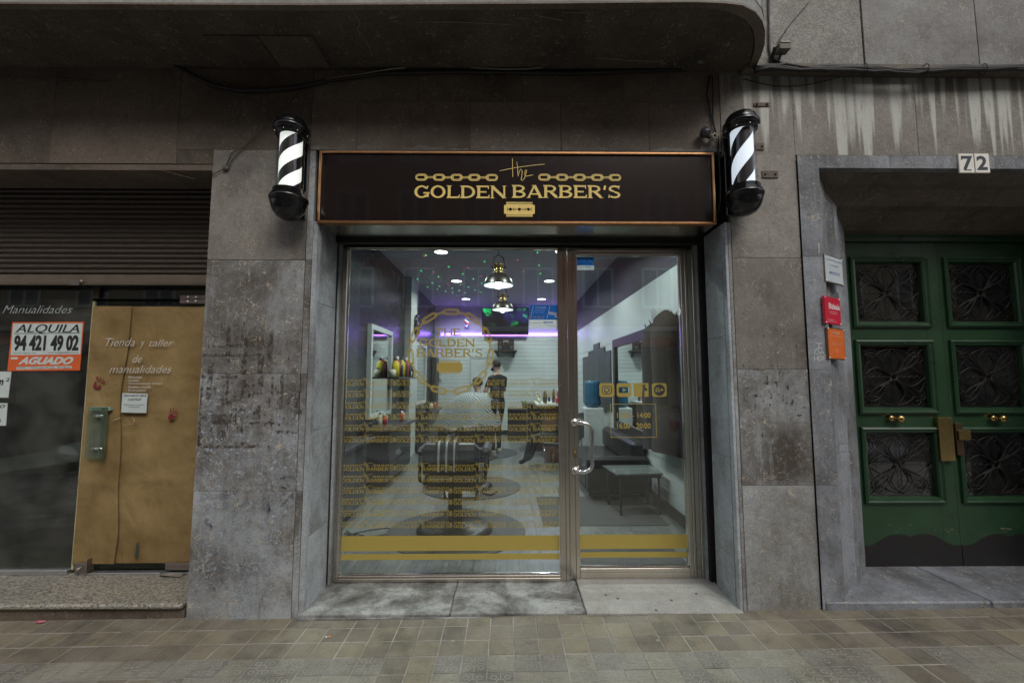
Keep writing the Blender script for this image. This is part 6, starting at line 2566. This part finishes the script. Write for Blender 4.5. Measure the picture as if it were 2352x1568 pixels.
def head_parts(t_, c, hair_top, beard):
    """hair, ears, nose, eyes; the head looks along +y"""
    c = Vector(c)
    m = MB()
    n1, n2 = 14, 8
    for i in range(n1 + 1):
        for j in range(n2 + 1):
            a, e = 2 * PI * i / n1, -.35 + (PI / 2 + .35) * j / n2
            front = max(0, math.cos(a))
            e2 = max(e, .42 * front ** 2 + (-.35 if front < .3 else 0)) if e < .6 else e
            m.v.append(tuple(c + Vector((math.sin(a) * math.cos(e2) * .083, math.cos(a) * math.cos(e2) * .101 - .008, math.sin(e2) * .112 + .02))))
    for i in range(n1):
        for j in range(n2):
            q = i * (n2 + 1) + j
            m.f.append([q, q + n2 + 1, q + n2 + 2, q + 1]); m.mi.append(0); m.sm.append(True)
    m.build('hair', HAIR, t_)
    if beard:
        m = MB()
        for (x, y, z, r) in ((0, .085, -.082, .03), (-.045, .06, -.07, .03), (.045, .06, -.07, .03), (-.062, .025, -.05, .022), (.062, .025, -.05, .022)):
            m.lathe([(r * math.sin(PI * i / 6), -r * math.cos(PI * i / 6)) for i in range(7)], c + Vector((x, y, z)), 10)
        m.build('beard', HAIR, t_)
    m = MB()
    m.smooth = True
    m.tube([c + Vector((0, .088, .02)), c + Vector((0, .112, -.015)), c + Vector((0, .092, -.028))], [.006, .014, .008], 8)
    for s_ in (-1, 1):
        m.tube([c + Vector((s_ * .074, -.005, -.03)), c + Vector((s_ * .084, -.012, 0)), c + Vector((s_ * .076, -.008, .025))], [.008, .014, .009], 8)
    m.build('nose_and_ears', SKIN, t_)
    m = MB()
    for s_ in (-1, 1):
        m.lathe([(.011 * math.sin(PI * i / 5), -.011 * math.cos(PI * i / 5)) for i in range(6)], c + Vector((s_ * .032, .080, .012)), 8)
    m.build('eyes', mat('eye_dark', (.03, .025, .02), .2), t_)


J = {'pelvis': (0, 0, .97, (.155, .115)), 'waist': (0, .01, 1.10, (.145, .10)), 'chest': (0, .0, 1.30, (.165, .115)), 'upchest': (0, -.01, 1.42, (.13, .095)), 'neck': (0, .0, 1.52, .052), 'neck2': (0, .02, 1.57, .052), 'head': (0, .035, 1.63, (.072, .085)), 'head2': (0, .03, 1.70, (.075, .092)), 'crown': (0, .02, 1.755, (.055, .066)),
     'shL': (-.17, -.01, 1.42, .062), 'elL': (-.24, .07, 1.16, .043), 'wrL': (-.16, .30, 1.10, .028), 'shR': (.17, -.01, 1.42, .062), 'elR': (.25, .10, 1.18, .043), 'wrR': (.14, .32, 1.14, .028),
     'hipL': (-.095, 0, .90, .092), 'knL': (-.105, .05, .50, .062), 'anL': (-.11, -.03, .10, .042), 'ftL': (-.115, .10, .045, .038), 'toL': (-.115, .17, .035, .03),
     'hipR': (.095, 0, .90, .092), 'knR': (.12, .12, .51, .062), 'anR': (.13, .10, .10, .042), 'ftR': (.135, .23, .045, .038), 'toR': (.135, .30, .035, .03)}
E = [('pelvis', 'waist'), ('waist', 'chest'), ('chest', 'upchest'), ('upchest', 'neck'), ('neck', 'neck2'), ('neck2', 'head'), ('head', 'head2'), ('head2', 'crown'), ('upchest', 'shL'), ('shL', 'elL'), ('elL', 'wrL'), ('upchest', 'shR'), ('shR', 'elR'), ('elR', 'wrR'),
     ('pelvis', 'hipL'), ('hipL', 'knL'), ('knL', 'anL'), ('anL', 'ftL'), ('ftL', 'toL'), ('pelvis', 'hipR'), ('hipR', 'knR'), ('knR', 'anR'), ('anR', 'ftR'), ('ftR', 'toR')]
hand(J, E, 'wrL', J['wrL'][:3], (.3, 1, -.1), (1, 0, 0), (0, 0, 1), 'L')
hand(J, E, 'wrR', J['wrR'][:3], (-.2, 1, -.1), (-1, 0, 0), (0, 0, 1), 'R')


def asg(c):
    if c.z > 1.50:
        return 0
    if c.z > .95:
        d = min((Vector(c) - Vector(J[k][:3])).length for k in ('wrL', 'wrR', 'elL', 'elR', 'Lpalm', 'Rpalm'))
        return 0 if (d < .16 and c.z < 1.27 and (abs(c.x) > .19 or c.y > .15)) else 1
    return 3 if c.z < .095 else 2


bp = person('person', 'barber in black t-shirt and trousers standing on the mat, turned to the seated customer', (-.20, 5.50, FZ + .014), PI / 4 - .1, J, E, asg, [SKIN, TEE, TROU, SHOE])
head_parts(bp, (0, .035, 1.67), 0, True)
m = MB()
for s_, y0 in ((-.115, -.06), (.135, .07)):
    m.lathe([(.047, 0), (.05, .02), (.047, .05), (.043, .09), (.0, .09)], (s_, y0 + .03, .002), 12)
    m.box(s_ - .045, y0 + .02, 0, s_ + .045, y0 + .24, .028)
    m.lathe([(.04 * math.sin(PI * i / 6), .05 - .05 * math.cos(PI * i / 6)) for i in range(7)], (s_, y0 + .16, 0), 12)
m.build('shoes', SHOE, bp, bevel=.0)
J2 = {'pelvis': (0, 0, .66, (.155, .12)), 'waist': (0, -.05, .80, (.145, .11)), 'chest': (0, -.10, .98, (.165, .12)), 'upchest': (0, -.11, 1.10, (.13, .1)), 'neck': (0, -.09, 1.19, .052), 'neck2': (0, -.075, 1.24, .052), 'head': (0, -.06, 1.30, (.072, .085)), 'head2': (0, -.065, 1.37, (.075, .092)), 'crown': (0, -.075, 1.425, (.055, .066)),
      'shL': (-.17, -.1, 1.10, .06), 'elL': (-.22, -.02, .86, .043), 'wrL': (-.10, .12, .74, .028), 'shR': (.17, -.1, 1.10, .06), 'elR': (.22, -.02, .86, .043), 'wrR': (.10, .12, .74, .028),
      'hipL': (-.1, .05, .66, .09), 'knL': (-.13, .46, .62, .062), 'anL': (-.13, .58, .26, .042), 'ftL': (-.13, .68, .22, .035), 'hipR': (.1, .05, .66, .09), 'knR': (.13, .46, .62, .062), 'anR': (.13, .58, .26, .042), 'ftR': (.13, .68, .22, .035)}
E2 = [e for e in E[:24] if 'to' not in e[1]]
E2 = [e for e in E2 if all(k in J2 for k in e)]
hand(J2, E2, 'wrL', J2['wrL'][:3], (.2, 1, 0), (1, 0, 0), (0, 0, 1), 'L')
hand(J2, E2, 'wrR', J2['wrR'][:3], (-.2, 1, 0), (-1, 0, 0), (0, 0, 1), 'R')
cp = person('person', 'seated customer wrapped in a striped cape having his hair cut', (-.62, 5.1, FZ), PI / 2, J2, E2, lambda c: 0 if c.z > 1.17 else (2 if c.z < .7 else 1), [SKIN, TEE, TROU])
head_parts(cp, (0, -.06, 1.34), 0, False)
m = MB()
nr, na = 9, 28
for i in range(nr + 1):
    u = i / nr
    for j in range(na):
        a = 2 * PI * j / na
        fx, fy = math.sin(a), math.cos(a)
        r = .085 + .40 * (u ** .62)
        fwd_ = max(0, fy)
        z = 1.20 - .18 * u - .42 * u ** 2.2 + .10 * fwd_ * u * (1 - u)
        wv = 1 + .05 * math.sin(7 * a) * u
        m.v.append((fx * r * .92 * wv, -.07 + fy * r * (1.0 + .55 * fwd_ * u) * wv + .05 * u, z))
for i in range(nr):
    for j in range(na):
        m.f.append([i * na + j, i * na + (j + 1) % na, (i + 1) * na + (j + 1) % na, (i + 1) * na + j]); m.mi.append(0); m.sm.append(True)
m.build('striped_cape', CAPE, cp)

# ------------------------------------------------------------------ right side of the shop
x = XR_
fr = thing('framed_mirror', 'large mirror in a thick dark frame on the right slatted wall', 'mirror', (x - .03, 3.1, .9))
y0, y1, z0, z1 = 2.22, 4.06, .72, 2.10
m = MB()
for bx in ((x - .05, y0, z0, x - .002, y0 + .12, z1), (x - .05, y1 - .12, z0, x - .002, y1, z1), (x - .05, y0 + .12, z1 - .12, x - .002, y1 - .12, z1), (x - .05, y0 + .12, z0, x - .002, y1 - .12, z0 + .12)):
    m.box(*bx)
m.build('frame', mat('dark_mirror_frame', (.035, .028, .024), .45), fr)
m = MB(); m.box(x - .022, y0 + .12, z0 + .12, x - .003, y1 - .12, z1 - .12); m.build('mirror', MIR, fr)
t = NT('grey_city_photo')
n = t.noise(t.scale(t.pos, (1, 7, 3)), 5, 7, .75)
PHO = t.done(t.ramp(n, [(.4, (.030, .033, .036)), (.6, (.075, .08, .085)), (.74, (.30, .32, .33))]), .5)
py = [7.0, 6.3, 5.75, 5.2, 4.75, 4.33]
ptop = [1.96, 2.05, 2.16, 2.05, 1.96]
for k in range(5):
    m = MB(); m.box(x - .022, py[k + 1] + .006, .95 - .04 * (k % 2), x - .002, py[k] - .006, ptop[k])
    m.build('photo_panel', PHO, None, label=['farthest', 'second farthest', 'tallest middle', 'second nearest', 'nearest'][k] + ' dark grey city photo panel in the stepped row on the right wall', cat='picture', group='stepped city photo panels on the right wall')
# coat rack with coats
rk = thing('coat_rack', 'black wire coat rack with hooks on the right wall near the door', 'coat rack', (x - .02, 1.75, 2.0))
m = MB()
m.tube([(x - .02, 1.15, 2.10), (x - .02, 2.25, 2.10)], .008, 8)
for y in (1.25, 1.5, 1.75, 2.0, 2.2):
    m.tube([(x - .02, y, 2.10), (x - .06, y, 2.07), (x - .10, y, 2.09), (x - .11, y, 2.13)], .006, 6)
    m.tube([(x - .02, y, 2.10), (x - .05, y, 2.15), (x - .06, y, 2.18)], .005, 6)
m.build('rail', CAB, rk)


def coat(y, w, zt, zb, dep, m_, label, fur=False):
    t_ = thing('coat', label, 'coat', (x - .1, y, zb), group='coats hanging on the rack')
    m = MB()
    nr, na = 14, 16
    for i in range(nr + 1):
        u = i / nr
        ww = w * (.60 + .40 * min(1, u * 12)) * (1 + .06 * math.sin(u * 7 + y * 9))
        dd = dep * (.75 + .25 * min(1, u * 6))
        for j in range(na):
            a = 2 * PI * j / na
            m.v.append((x - .02 - dep + math.sin(a) * dd * (1 + .13 * math.sin(3 * a + u * 3)), y + math.cos(a) * ww * (1 + .06 * math.sin(5 * a + u * 5)), zt + (zb - zt) * u - .02 * (1 - u) * math.sin(3 * a) + .02 * math.sin(a * 2)))
    for i in range(nr):
        for j in range(na):
            m.f.append([i * na + j, i * na + (j + 1) % na, (i + 1) * na + (j + 1) % na, (i + 1) * na + j]); m.mi.append(0); m.sm.append(True)
    m.add([m.v[j] for j in range(na)], [list(range(na))])
    m.build('body', m_, t_)
    if fur:
        m = MB()
        rf = random.Random(4)
        for k in range(420):
            a = rf.uniform(0, 2 * PI)
            yy = y + math.cos(a) * w * .55 * rf.uniform(.2, 1)
            xx = x - .02 - dep + math.sin(a) * dep * .9
            zz = zt + rf.uniform(-.25, .05)
            d = Vector((math.sin(a) * .03, math.cos(a) * .03, rf.uniform(-.03, .06)))
            p = Vector((xx, yy, zz))
            m.add([p + Vector((0, .004, 0)), p - Vector((0, .004, 0)), p + d], [(0, 1, 2)])
        m.build('fur_collar', mat('brown_fur', (.085, .06, .035), .9), t_)
    return t_


COATB = mat('dark_brown_coat', (.045, .034, .026), .9, 0, .4, 14, .8, 25)
coat(1.42, .30, 2.12, .78, .13, COATB, 'dark brown coat with a fur collar hanging nearest the door', True)
coat(1.88, .26, 2.05, .74, .11, mat('black_coat', (.028, .025, .023), .85, 0, .4, 14, .8, 25), 'black coat hanging behind the fur collared one')
coat(1.06, .05, 1.95, .95, .07, mat('blue_garment', (.02, .05, .28), .7), 'blue garment hanging at the near end of the coat rack')
# water cooler
wc = thing('water_cooler', 'white water cooler with a blue bottle beside the right wall', 'water cooler', (1.5, 4.65, FZ))
m = MB(); m.box(1.30, 4.5, FZ, 1.62, 4.85, 1.0); m.build('cabinet', mat('white_plastic', (.52, .56, .55), .4), wc, bevel=.015)
m = MB(); m.lathe([(0, 1.0), (.1, 1.0), (.135, 1.05), (.14, 1.1), (.132, 1.15), (.14, 1.2), (.14, 1.32), (.132, 1.36), (.14, 1.41), (.12, 1.45), (0, 1.46)], (1.46, 4.67, 0), 24)
m.build('water_bottle', mat('blue_bottle', (.03, .12, .21), .12), wc)
m = MB(); m.tube([(1.30, 4.6, .82), (1.26, 4.6, .82), (1.25, 4.6, .78)], .012, 8); m.build('tap', STEEL, wc)
# black shopping bag person shape: dark seated visitor by the door
J3 = {}
for k, v in J2.items():
    J3[k] = (v[0], v[1], v[2] - .12, v[3])
vp = person('person', 'dark clad seated visitor half hidden behind the door mullion', (.86, 4.1, FZ), PI / 2 - .4, J3, E2, lambda c: 0 if c.z > 1.08 else 1, [SKIN, TEE])
head_parts(vp, (0, -.06, 1.22), 0, False)
CHB = mat('black_chair', (.02, .02, .02), .5)
vc = thing('waiting_chair', 'black waiting chair under the dark clad visitor', 'chair', (.86, 4.1, FZ), PI / 2 - .4, None, local=True)
m = MB(); m.box(-.24, -.22, .40, .24, .24, .46); m.build('seat', CHB, vc, bevel=.01)
m = MB(); m.box(-.24, -.30, .50, .24, -.25, .9); m.build('backrest', CHB, vc, bevel=.01)
for sx_ in (-.22, .22):
    for sy_ in (-.26, .22):
        m = MB(); m.tube([(sx_, sy_, 0), (sx_, sy_, .42)], .012, 8); m.build('leg', CHROME, vc)
# bench sofa and glass table
bn = thing('bench_sofa', 'low black leather bench along the right wall', 'sofa', (1.3, 3.3, FZ))
m = MB(); m.box(.95, 2.55, FZ + .08, 1.70, 4.25, .42); m.build('seat', LEATH, bn, bevel=.04)
m = MB(); m.box(1.52, 2.55, .421, 1.70, 4.25, .72); m.build('backrest', LEATH, bn, bevel=.04)
m = MB(); m.box(.95, 2.40, FZ + .08, 1.70, 2.54, .56); m.build('arm', LEATH, bn, bevel=.03)
for (xx, yy) in ((1.0, 2.6), (1.0, 4.2), (1.65, 2.6), (1.65, 4.2)):
    m = MB(); m.tube([(xx, yy, FZ), (xx, yy, FZ + .09)], .018, 8); m.build('foot', CHROME, bn)
tb = thing('glass_table', 'small low table with grey glass top in front of the bench', 'table', (1.4, 2.05, FZ))
m = MB(); m.prism([(1.16, 1.82, .475), (1.66, 1.86, .475), (1.66, 2.32, .475), (1.10, 2.30, .475)], (0, 0, .015)); m.build('glass_top', mat('smoky_table_glass', (.16, .18, .175), .06, spec=.8), tb)
for (xx, yy) in ((1.2, 1.86), (1.62, 1.9), (1.16, 2.26), (1.62, 2.28)):
    m = MB(); m.tube([(xx, yy, FZ), (xx, yy, .474)], .014, 8); m.build('leg', mat('black_leg', (.02, .02, .02), .4), tb)
m = MB(); m.box(1.14, 1.87, .44, 1.64, 1.89, .473); m.build('rail', MATS['black_leg'], tb)
# reception counter with things on it
ct = thing('wooden_counter', 'dark wooden reception counter with white top near the back right', 'counter', (.75, 5, FZ))
m = MB(); m.box(.66, 4.75, FZ, .92, 5.6, 1.02); m.build('body', mat('brown_counter_wood', (.14, .065, .03), .5, 0, .3, 8), ct, bevel=.004)
m = MB(); m.box(.50, 4.66, 1.0205, .98, 5.7, 1.06); m.build('top', mat('white_counter_top', (.6, .62, .6), .4), ct, bevel=.004)
m = MB(); m.box(.40, 5.9, FZ, .98, 6.6, .98); m.build('side_cabinet', mat('black_cabinet', (.025, .024, .024), .5), None, label='black cabinet behind the wooden counter', cat='cabinet')
m = MB(); m.box(.0, 7.4, FZ, .55, 7.9, .78)
m.build('storage_box', MATS['black_cabinet'], None, bevel=.01, label='low black storage unit in front of the back wall right of the barber', cat='cabinet')
ORD9 = ['nearest', 'second nearest', 'third nearest', 'fourth nearest', 'middle', 'fourth farthest', 'third farthest', 'second farthest', 'farthest']
for k in range(9):
    ci = [0, 2, 3, 2, 0, 2, 3, 2, 2][k]
    bottle(.55 + rb.uniform(0, .38), 4.74 + .095 * k, 1.0604, rb.uniform(.02, .038), rb.uniform(.10, .24), BCOL[ci][1], BCOL[ci][0], '%s small bottle, %s in the row on the white counter top' % (BCOL[ci][0], ORD9[k]), 'bottles on the reception counter')
pt = thing('potted_plant', 'small green plant on the low black storage unit', 'plant', (.4, 7.6, .7802))
m = MB(); m.lathe([(0, 0), (.05, 0), (.07, .1), (.06, .1), (0, .09)], (.4, 7.6, .7802), 14); m.build('pot', CHB, pt)
m = MB()
for k in range(26):
    a = rb.uniform(0, 6.28); d = Vector((math.cos(a), math.sin(a), rb.uniform(.4, 1.6))).normalized(); s_ = d.cross(Vector((0, 0, 1))).normalized() * .018
    b0 = Vector((.4, 7.6, .87)); L = rb.uniform(.08, .18)
    m.add([b0, b0 + d * L * .5 + s_, b0 + d * L - Vector((0, 0, .02)), b0 + d * L * .5 - s_], [(0, 1, 2, 3)])
m.build('leaves', mat('leaf_green', (.05, .16, .03), .5), pt)
# laser dots on the ceiling
LG = mat('green_laser', (.1, 1, .3), .5, emit=2.2, ecol=(.03, 1.0, .18))
LR = mat('red_laser', (1, .1, .1), .5, emit=1.4, ecol=(1.0, .06, .06))
dots = [(770, 228), (935, 310), (733, 340), (860, 383), (1036, 363), (1113, 400), (1195, 272), (1578, 207), (1590, 300), (1600, 360), (1175, 430), (708, 400), (815, 428), (868, 452), (960, 466), (1020, 440), (1078, 458), (1125, 478), (852, 474), (912, 488), (1010, 482), (1165, 495), (962, 497), (1056, 498), (783, 458)]
reds = [(757, 232), (920, 215), (1076, 316), (1172, 376), (826, 350), (1478, 346), (1436, 262), (930, 436), (1030, 430)]
for dd, mm, nm in ((dots, LG, 'green'), (reds, LR, 'red')):
    m = MB()
    for i, (px, py) in enumerate(dd):
        q = PZ(*c3(px, py), CZ - .003)
        r = .0095
        m.add([(q.x - r, q.y - r * 2.2, q.z), (q.x + r, q.y - r * 2.2, q.z), (q.x + r, q.y + r * 2.2, q.z), (q.x - r, q.y + r * 2.2, q.z)], [(3, 2, 1, 0)])
    o = m.build('laser_dots', mm, None, label='scattered %s laser light dots projected on the shop ceiling' % nm, cat='light dots')
# floor cables at the left
m = MB()
for k in range(3):
    q = [Vector((-1.55 + .12 * i + .03 * math.sin(i * 2 + k), 1.25 + .08 * k + .09 * math.sin(i * 1.3 + k * 2), FZ + .006)) for i in range(7)]
    m.tube(q, .005, 6)
m.build('floor_cables', CAB, None, label='tangle of black cables on the shop floor at the lower left', cat='cables')

# ================================================================== the street behind the viewer (seen in reflections)
m = MB()
m.quad((-60, -11.2, -.14), (60, -11.2, -.14), (60, -3.47, -.14), (-60, -3.47, -.14))
m.build('road', ASPH, kind='structure')
m = MB()
m.box(-60, -3.62, -.15, 60, -3.452, -.02)
m.build('kerb', mat('kerb_stone', (.24, .235, .22), .8, 0, .2, 3), kind='structure')
m = MB()
m.box(-60, -14.2, -.2, 60, -11.2, -.01)
m.build('far_pavement', mat('far_paving', (.20, .19, .17), .85, 0, .2, 3), kind='structure')
m = MB()
m.quad((-200, -200, -.30), (200, -200, -.30), (200, 200, -.30), (-200, 200, -.30))
m.build('ground', mat('ground_grey', (.12, .12, .11), .9), kind='structure')
BRK = mat('red_brick', (.26, .095, .055), .85, 0, .3, 30, .4, 60)
BEI = mat('beige_render', (.40, .33, .24), .85, 0, .15, 4)
WWIN = mat('white_window_frame', (.6, .6, .58), .5)
DWIN = mat('dark_window_glass', (.02, .022, .025), .08, spec=.7)
for bi, (x0, x1, h, wall, lab) in enumerate(((-24, -7.5, 13, BEI, 'beige apartment block across the street on the left, seen only in reflections'), (-7.45, 7.5, 12, BRK, 'red brick apartment block across the street, seen only in reflections'), (7.55, 24, 13, BEI, 'beige apartment block across the street on the right, seen only in reflections'))):
    bt = thing('apartment_building', lab, 'building', ((x0 + x1) / 2, -14.2, 0))
    m = MB(); m.box(x0, -22, -.05, x1, -14.2, h); m.build('wall', wall, bt)
    m = MB(); m.box(x0, -14.19, -.05, x1, -14.1, 3.4); m.build('ground_floor_front', BEI if wall is BRK else ST_UPPER, bt)
    m = MB(); m.box(x0, -14.19, 3.42, x1, -13.9, 3.6); m.box(x0, -22, h, x1, -13.85, h + .35); m.build('cornice', WWIN, bt)
    n = int((x1 - x0) / 2.4)
    fm = MB()
    for bx in ((-.65, 0, 0, -.55, .06, 1.7), (.55, 0, 0, .65, .06, 1.7), (-.55, 0, 0, .55, .06, .1), (-.55, 0, 1.6, .55, .06, 1.7), (-.04, 0, .1, .04, .06, 1.6)):
        fm.box(*bx)
    fme = fm.mesh('window', WWIN)
    gm = MB(); gm.box(-.55, .02, .1, .55, .04, 1.6)
    gme = gm.mesh('pane', DWIN)
    for f in range(3):
        for k in range(n):
            xx = x0 + (k + .5) * (x1 - x0) / n
            w_ = inst('window', fme, bt, (xx, -14.19, 4.4 + 2.9 * f))
            p_ = bpy.data.objects.new('pane', gme); C.objects.link(p_); p_.parent = w_
    for k in range(n // 2):
        xx = x0 + (k + .5) * (x1 - x0) / (n // 2)
        m = MB(); m.box(xx - 1.5, -14.08, .4, xx + 1.5, -14.04, 2.9); m.build('shop_glass', DWIN, bt)
        m = MB(); m.prism([(xx - 1.6, -14.09, 3.2), (xx - 1.6, -13.2, 2.8), (xx - 1.6, -13.2, 2.72), (xx - 1.6, -14.09, 3.1)], (3.2, 0, 0)); m.build('awning', mat('red_awning', (.40, .07, .04), .8), bt)


def car(loc, col, cname, label, flip=1):
    t_ = thing('parked_car', label, 'car', loc, 0, 'cars parked along the kerb', local=True)
    L, Wd = 4.2, 1.72
    m = MB()
    low = [(-2.1, .35), (-2.08, .62), (-1.95, .78), (-1.1, .93), (1.35, .97), (2.0, .92), (2.1, .7), (2.1, .35), (1.75, .22), (-1.75, .22)]
    secs = [(-Wd / 2, .9), (-Wd / 2 + .08, 1.0), (Wd / 2 - .08, 1.0), (Wd / 2, .9)]
    n = len(low)
    for (y, s_) in ((-Wd / 2 + .03, .94), (-Wd / 2, .98), (-Wd / 2 + .1, 1.0), (Wd / 2 - .1, 1.0), (Wd / 2, .98), (Wd / 2 - .03, .94)):
        pass
    rows = [(-Wd / 2, .96), (-Wd / 2 + .12, 1.0), (Wd / 2 - .12, 1.0), (Wd / 2, .96)]
    m.smooth = True
    vs = [(flip * x * s_, y, .22 + (z - .22) * (s_ if z > .6 else 1)) for (y, s_) in rows for (x, z) in low]
    fs = [(r * n + i, r * n + (i + 1) % n, (r + 1) * n + (i + 1) % n, (r + 1) * n + i) for r in range(3) for i in range(n)]
    fs += [list(range(n)), [3 * n + i for i in range(n)][::-1]]
    m.add(vs, fs)
    pm = mat('car_paint_' + cname, col, .18, .3, .03, spec=.7)
    m.build('body', pm, t_, bevel=.02)
    cab = [(-1.05, .93), (-.35, 1.40), (.75, 1.44), (1.55, 1.02)]
    m = MB()
    for (y, k) in ((-Wd / 2 + .08, 0), (-Wd / 2 + .24, 1), (Wd / 2 - .24, 1), (Wd / 2 - .08, 0)):
        pass
    a = [(flip * x, -Wd / 2 + (.07 if z < 1.1 else .24), z) for x, z in cab]
    b = [(flip * x, Wd / 2 - (.07 if z < 1.1 else .24), z) for x, z in cab]
    m.add(a + b, [(0, 1, 2, 3), (7, 6, 5, 4), (0, 4, 5, 1), (2, 6, 7, 3)])
    m.build('windows', DWIN, t_)
    m = MB()
    m.prism([(flip * -.38, -Wd / 2 + .22, 1.41), (flip * .78, -Wd / 2 + .22, 1.45), (flip * .78, Wd / 2 - .22, 1.45), (flip * -.38, Wd / 2 - .22, 1.41)], (0, 0, .03))
    for (p0, p1) in (((-1.05, .93), (-.36, 1.42)), ((.25, .96), (.2, 1.43)), ((1.55, 1.02), (.76, 1.45))):
        for s_ in (-1, 1):
            m.bar((flip * p0[0], s_ * (Wd / 2 - .06), p0[1]), (flip * p1[0], s_ * (Wd / 2 - .22), p1[1]), .07, .06)
    m.build('roof', pm, t_)
    for x_ in (-1.32, 1.3):
        for s_ in (-1, 1):
            m = MB(); m.lathe([(0, -.09), (.2, -.1), (.31, -.09), (.32, 0), (.31, .09), (.2, .1), (0, .09)], (flip * x_, s_ * (Wd / 2 - .1), .32), 20, 'y')
            wh = m.build('wheel', mat('tyre', (.02, .02, .02), .8), t_)
            m = MB(); m.lathe([(0, -.104), (.19, -.104), (.2, -.09), (.2, .09), (.19, .104), (0, .104)], (flip * x_, s_ * (Wd / 2 - .1), .32), 14, 'y'); m.build('rim', CHROME, wh)
    for s_ in (-1, 1):
        m = MB(); m.box(flip * -2.08, s_ * .5 - .16, .62, flip * -1.9, s_ * .5 + .2, .75); m.build('headlight', mat('lamp_glass', (.6, .62, .62), .1), t_, bevel=.03)
        m = MB(); m.box(flip * 2.0, s_ * .62 - .12, .7, flip * 2.11, s_ * .62 + .14, .88); m.build('tail_light', mat('tail_red', (.45, .02, .02), .2), t_, bevel=.02)
        m = MB(); m.box(flip * -.75, s_ * (Wd / 2 + .08) - .08, .98, flip * -.55, s_ * (Wd / 2 + .08) + .06, 1.1); m.build('wing_mirror', pm, t_, bevel=.02)
    return t_


car((-6.1, -4.65, -.14), (.10, .11, .13), 'dark_grey', 'dark grey car parked at the kerb, left of the camera')
car((-.4, -4.65, -.14), (.62, .63, .64), 'silver', 'silver white car parked at the kerb directly behind the camera', 1)
car((5.0, -4.65, -.14), (.40, .42, .45), 'silver_grey', 'silver grey car parked at the kerb opposite the green door', -1)
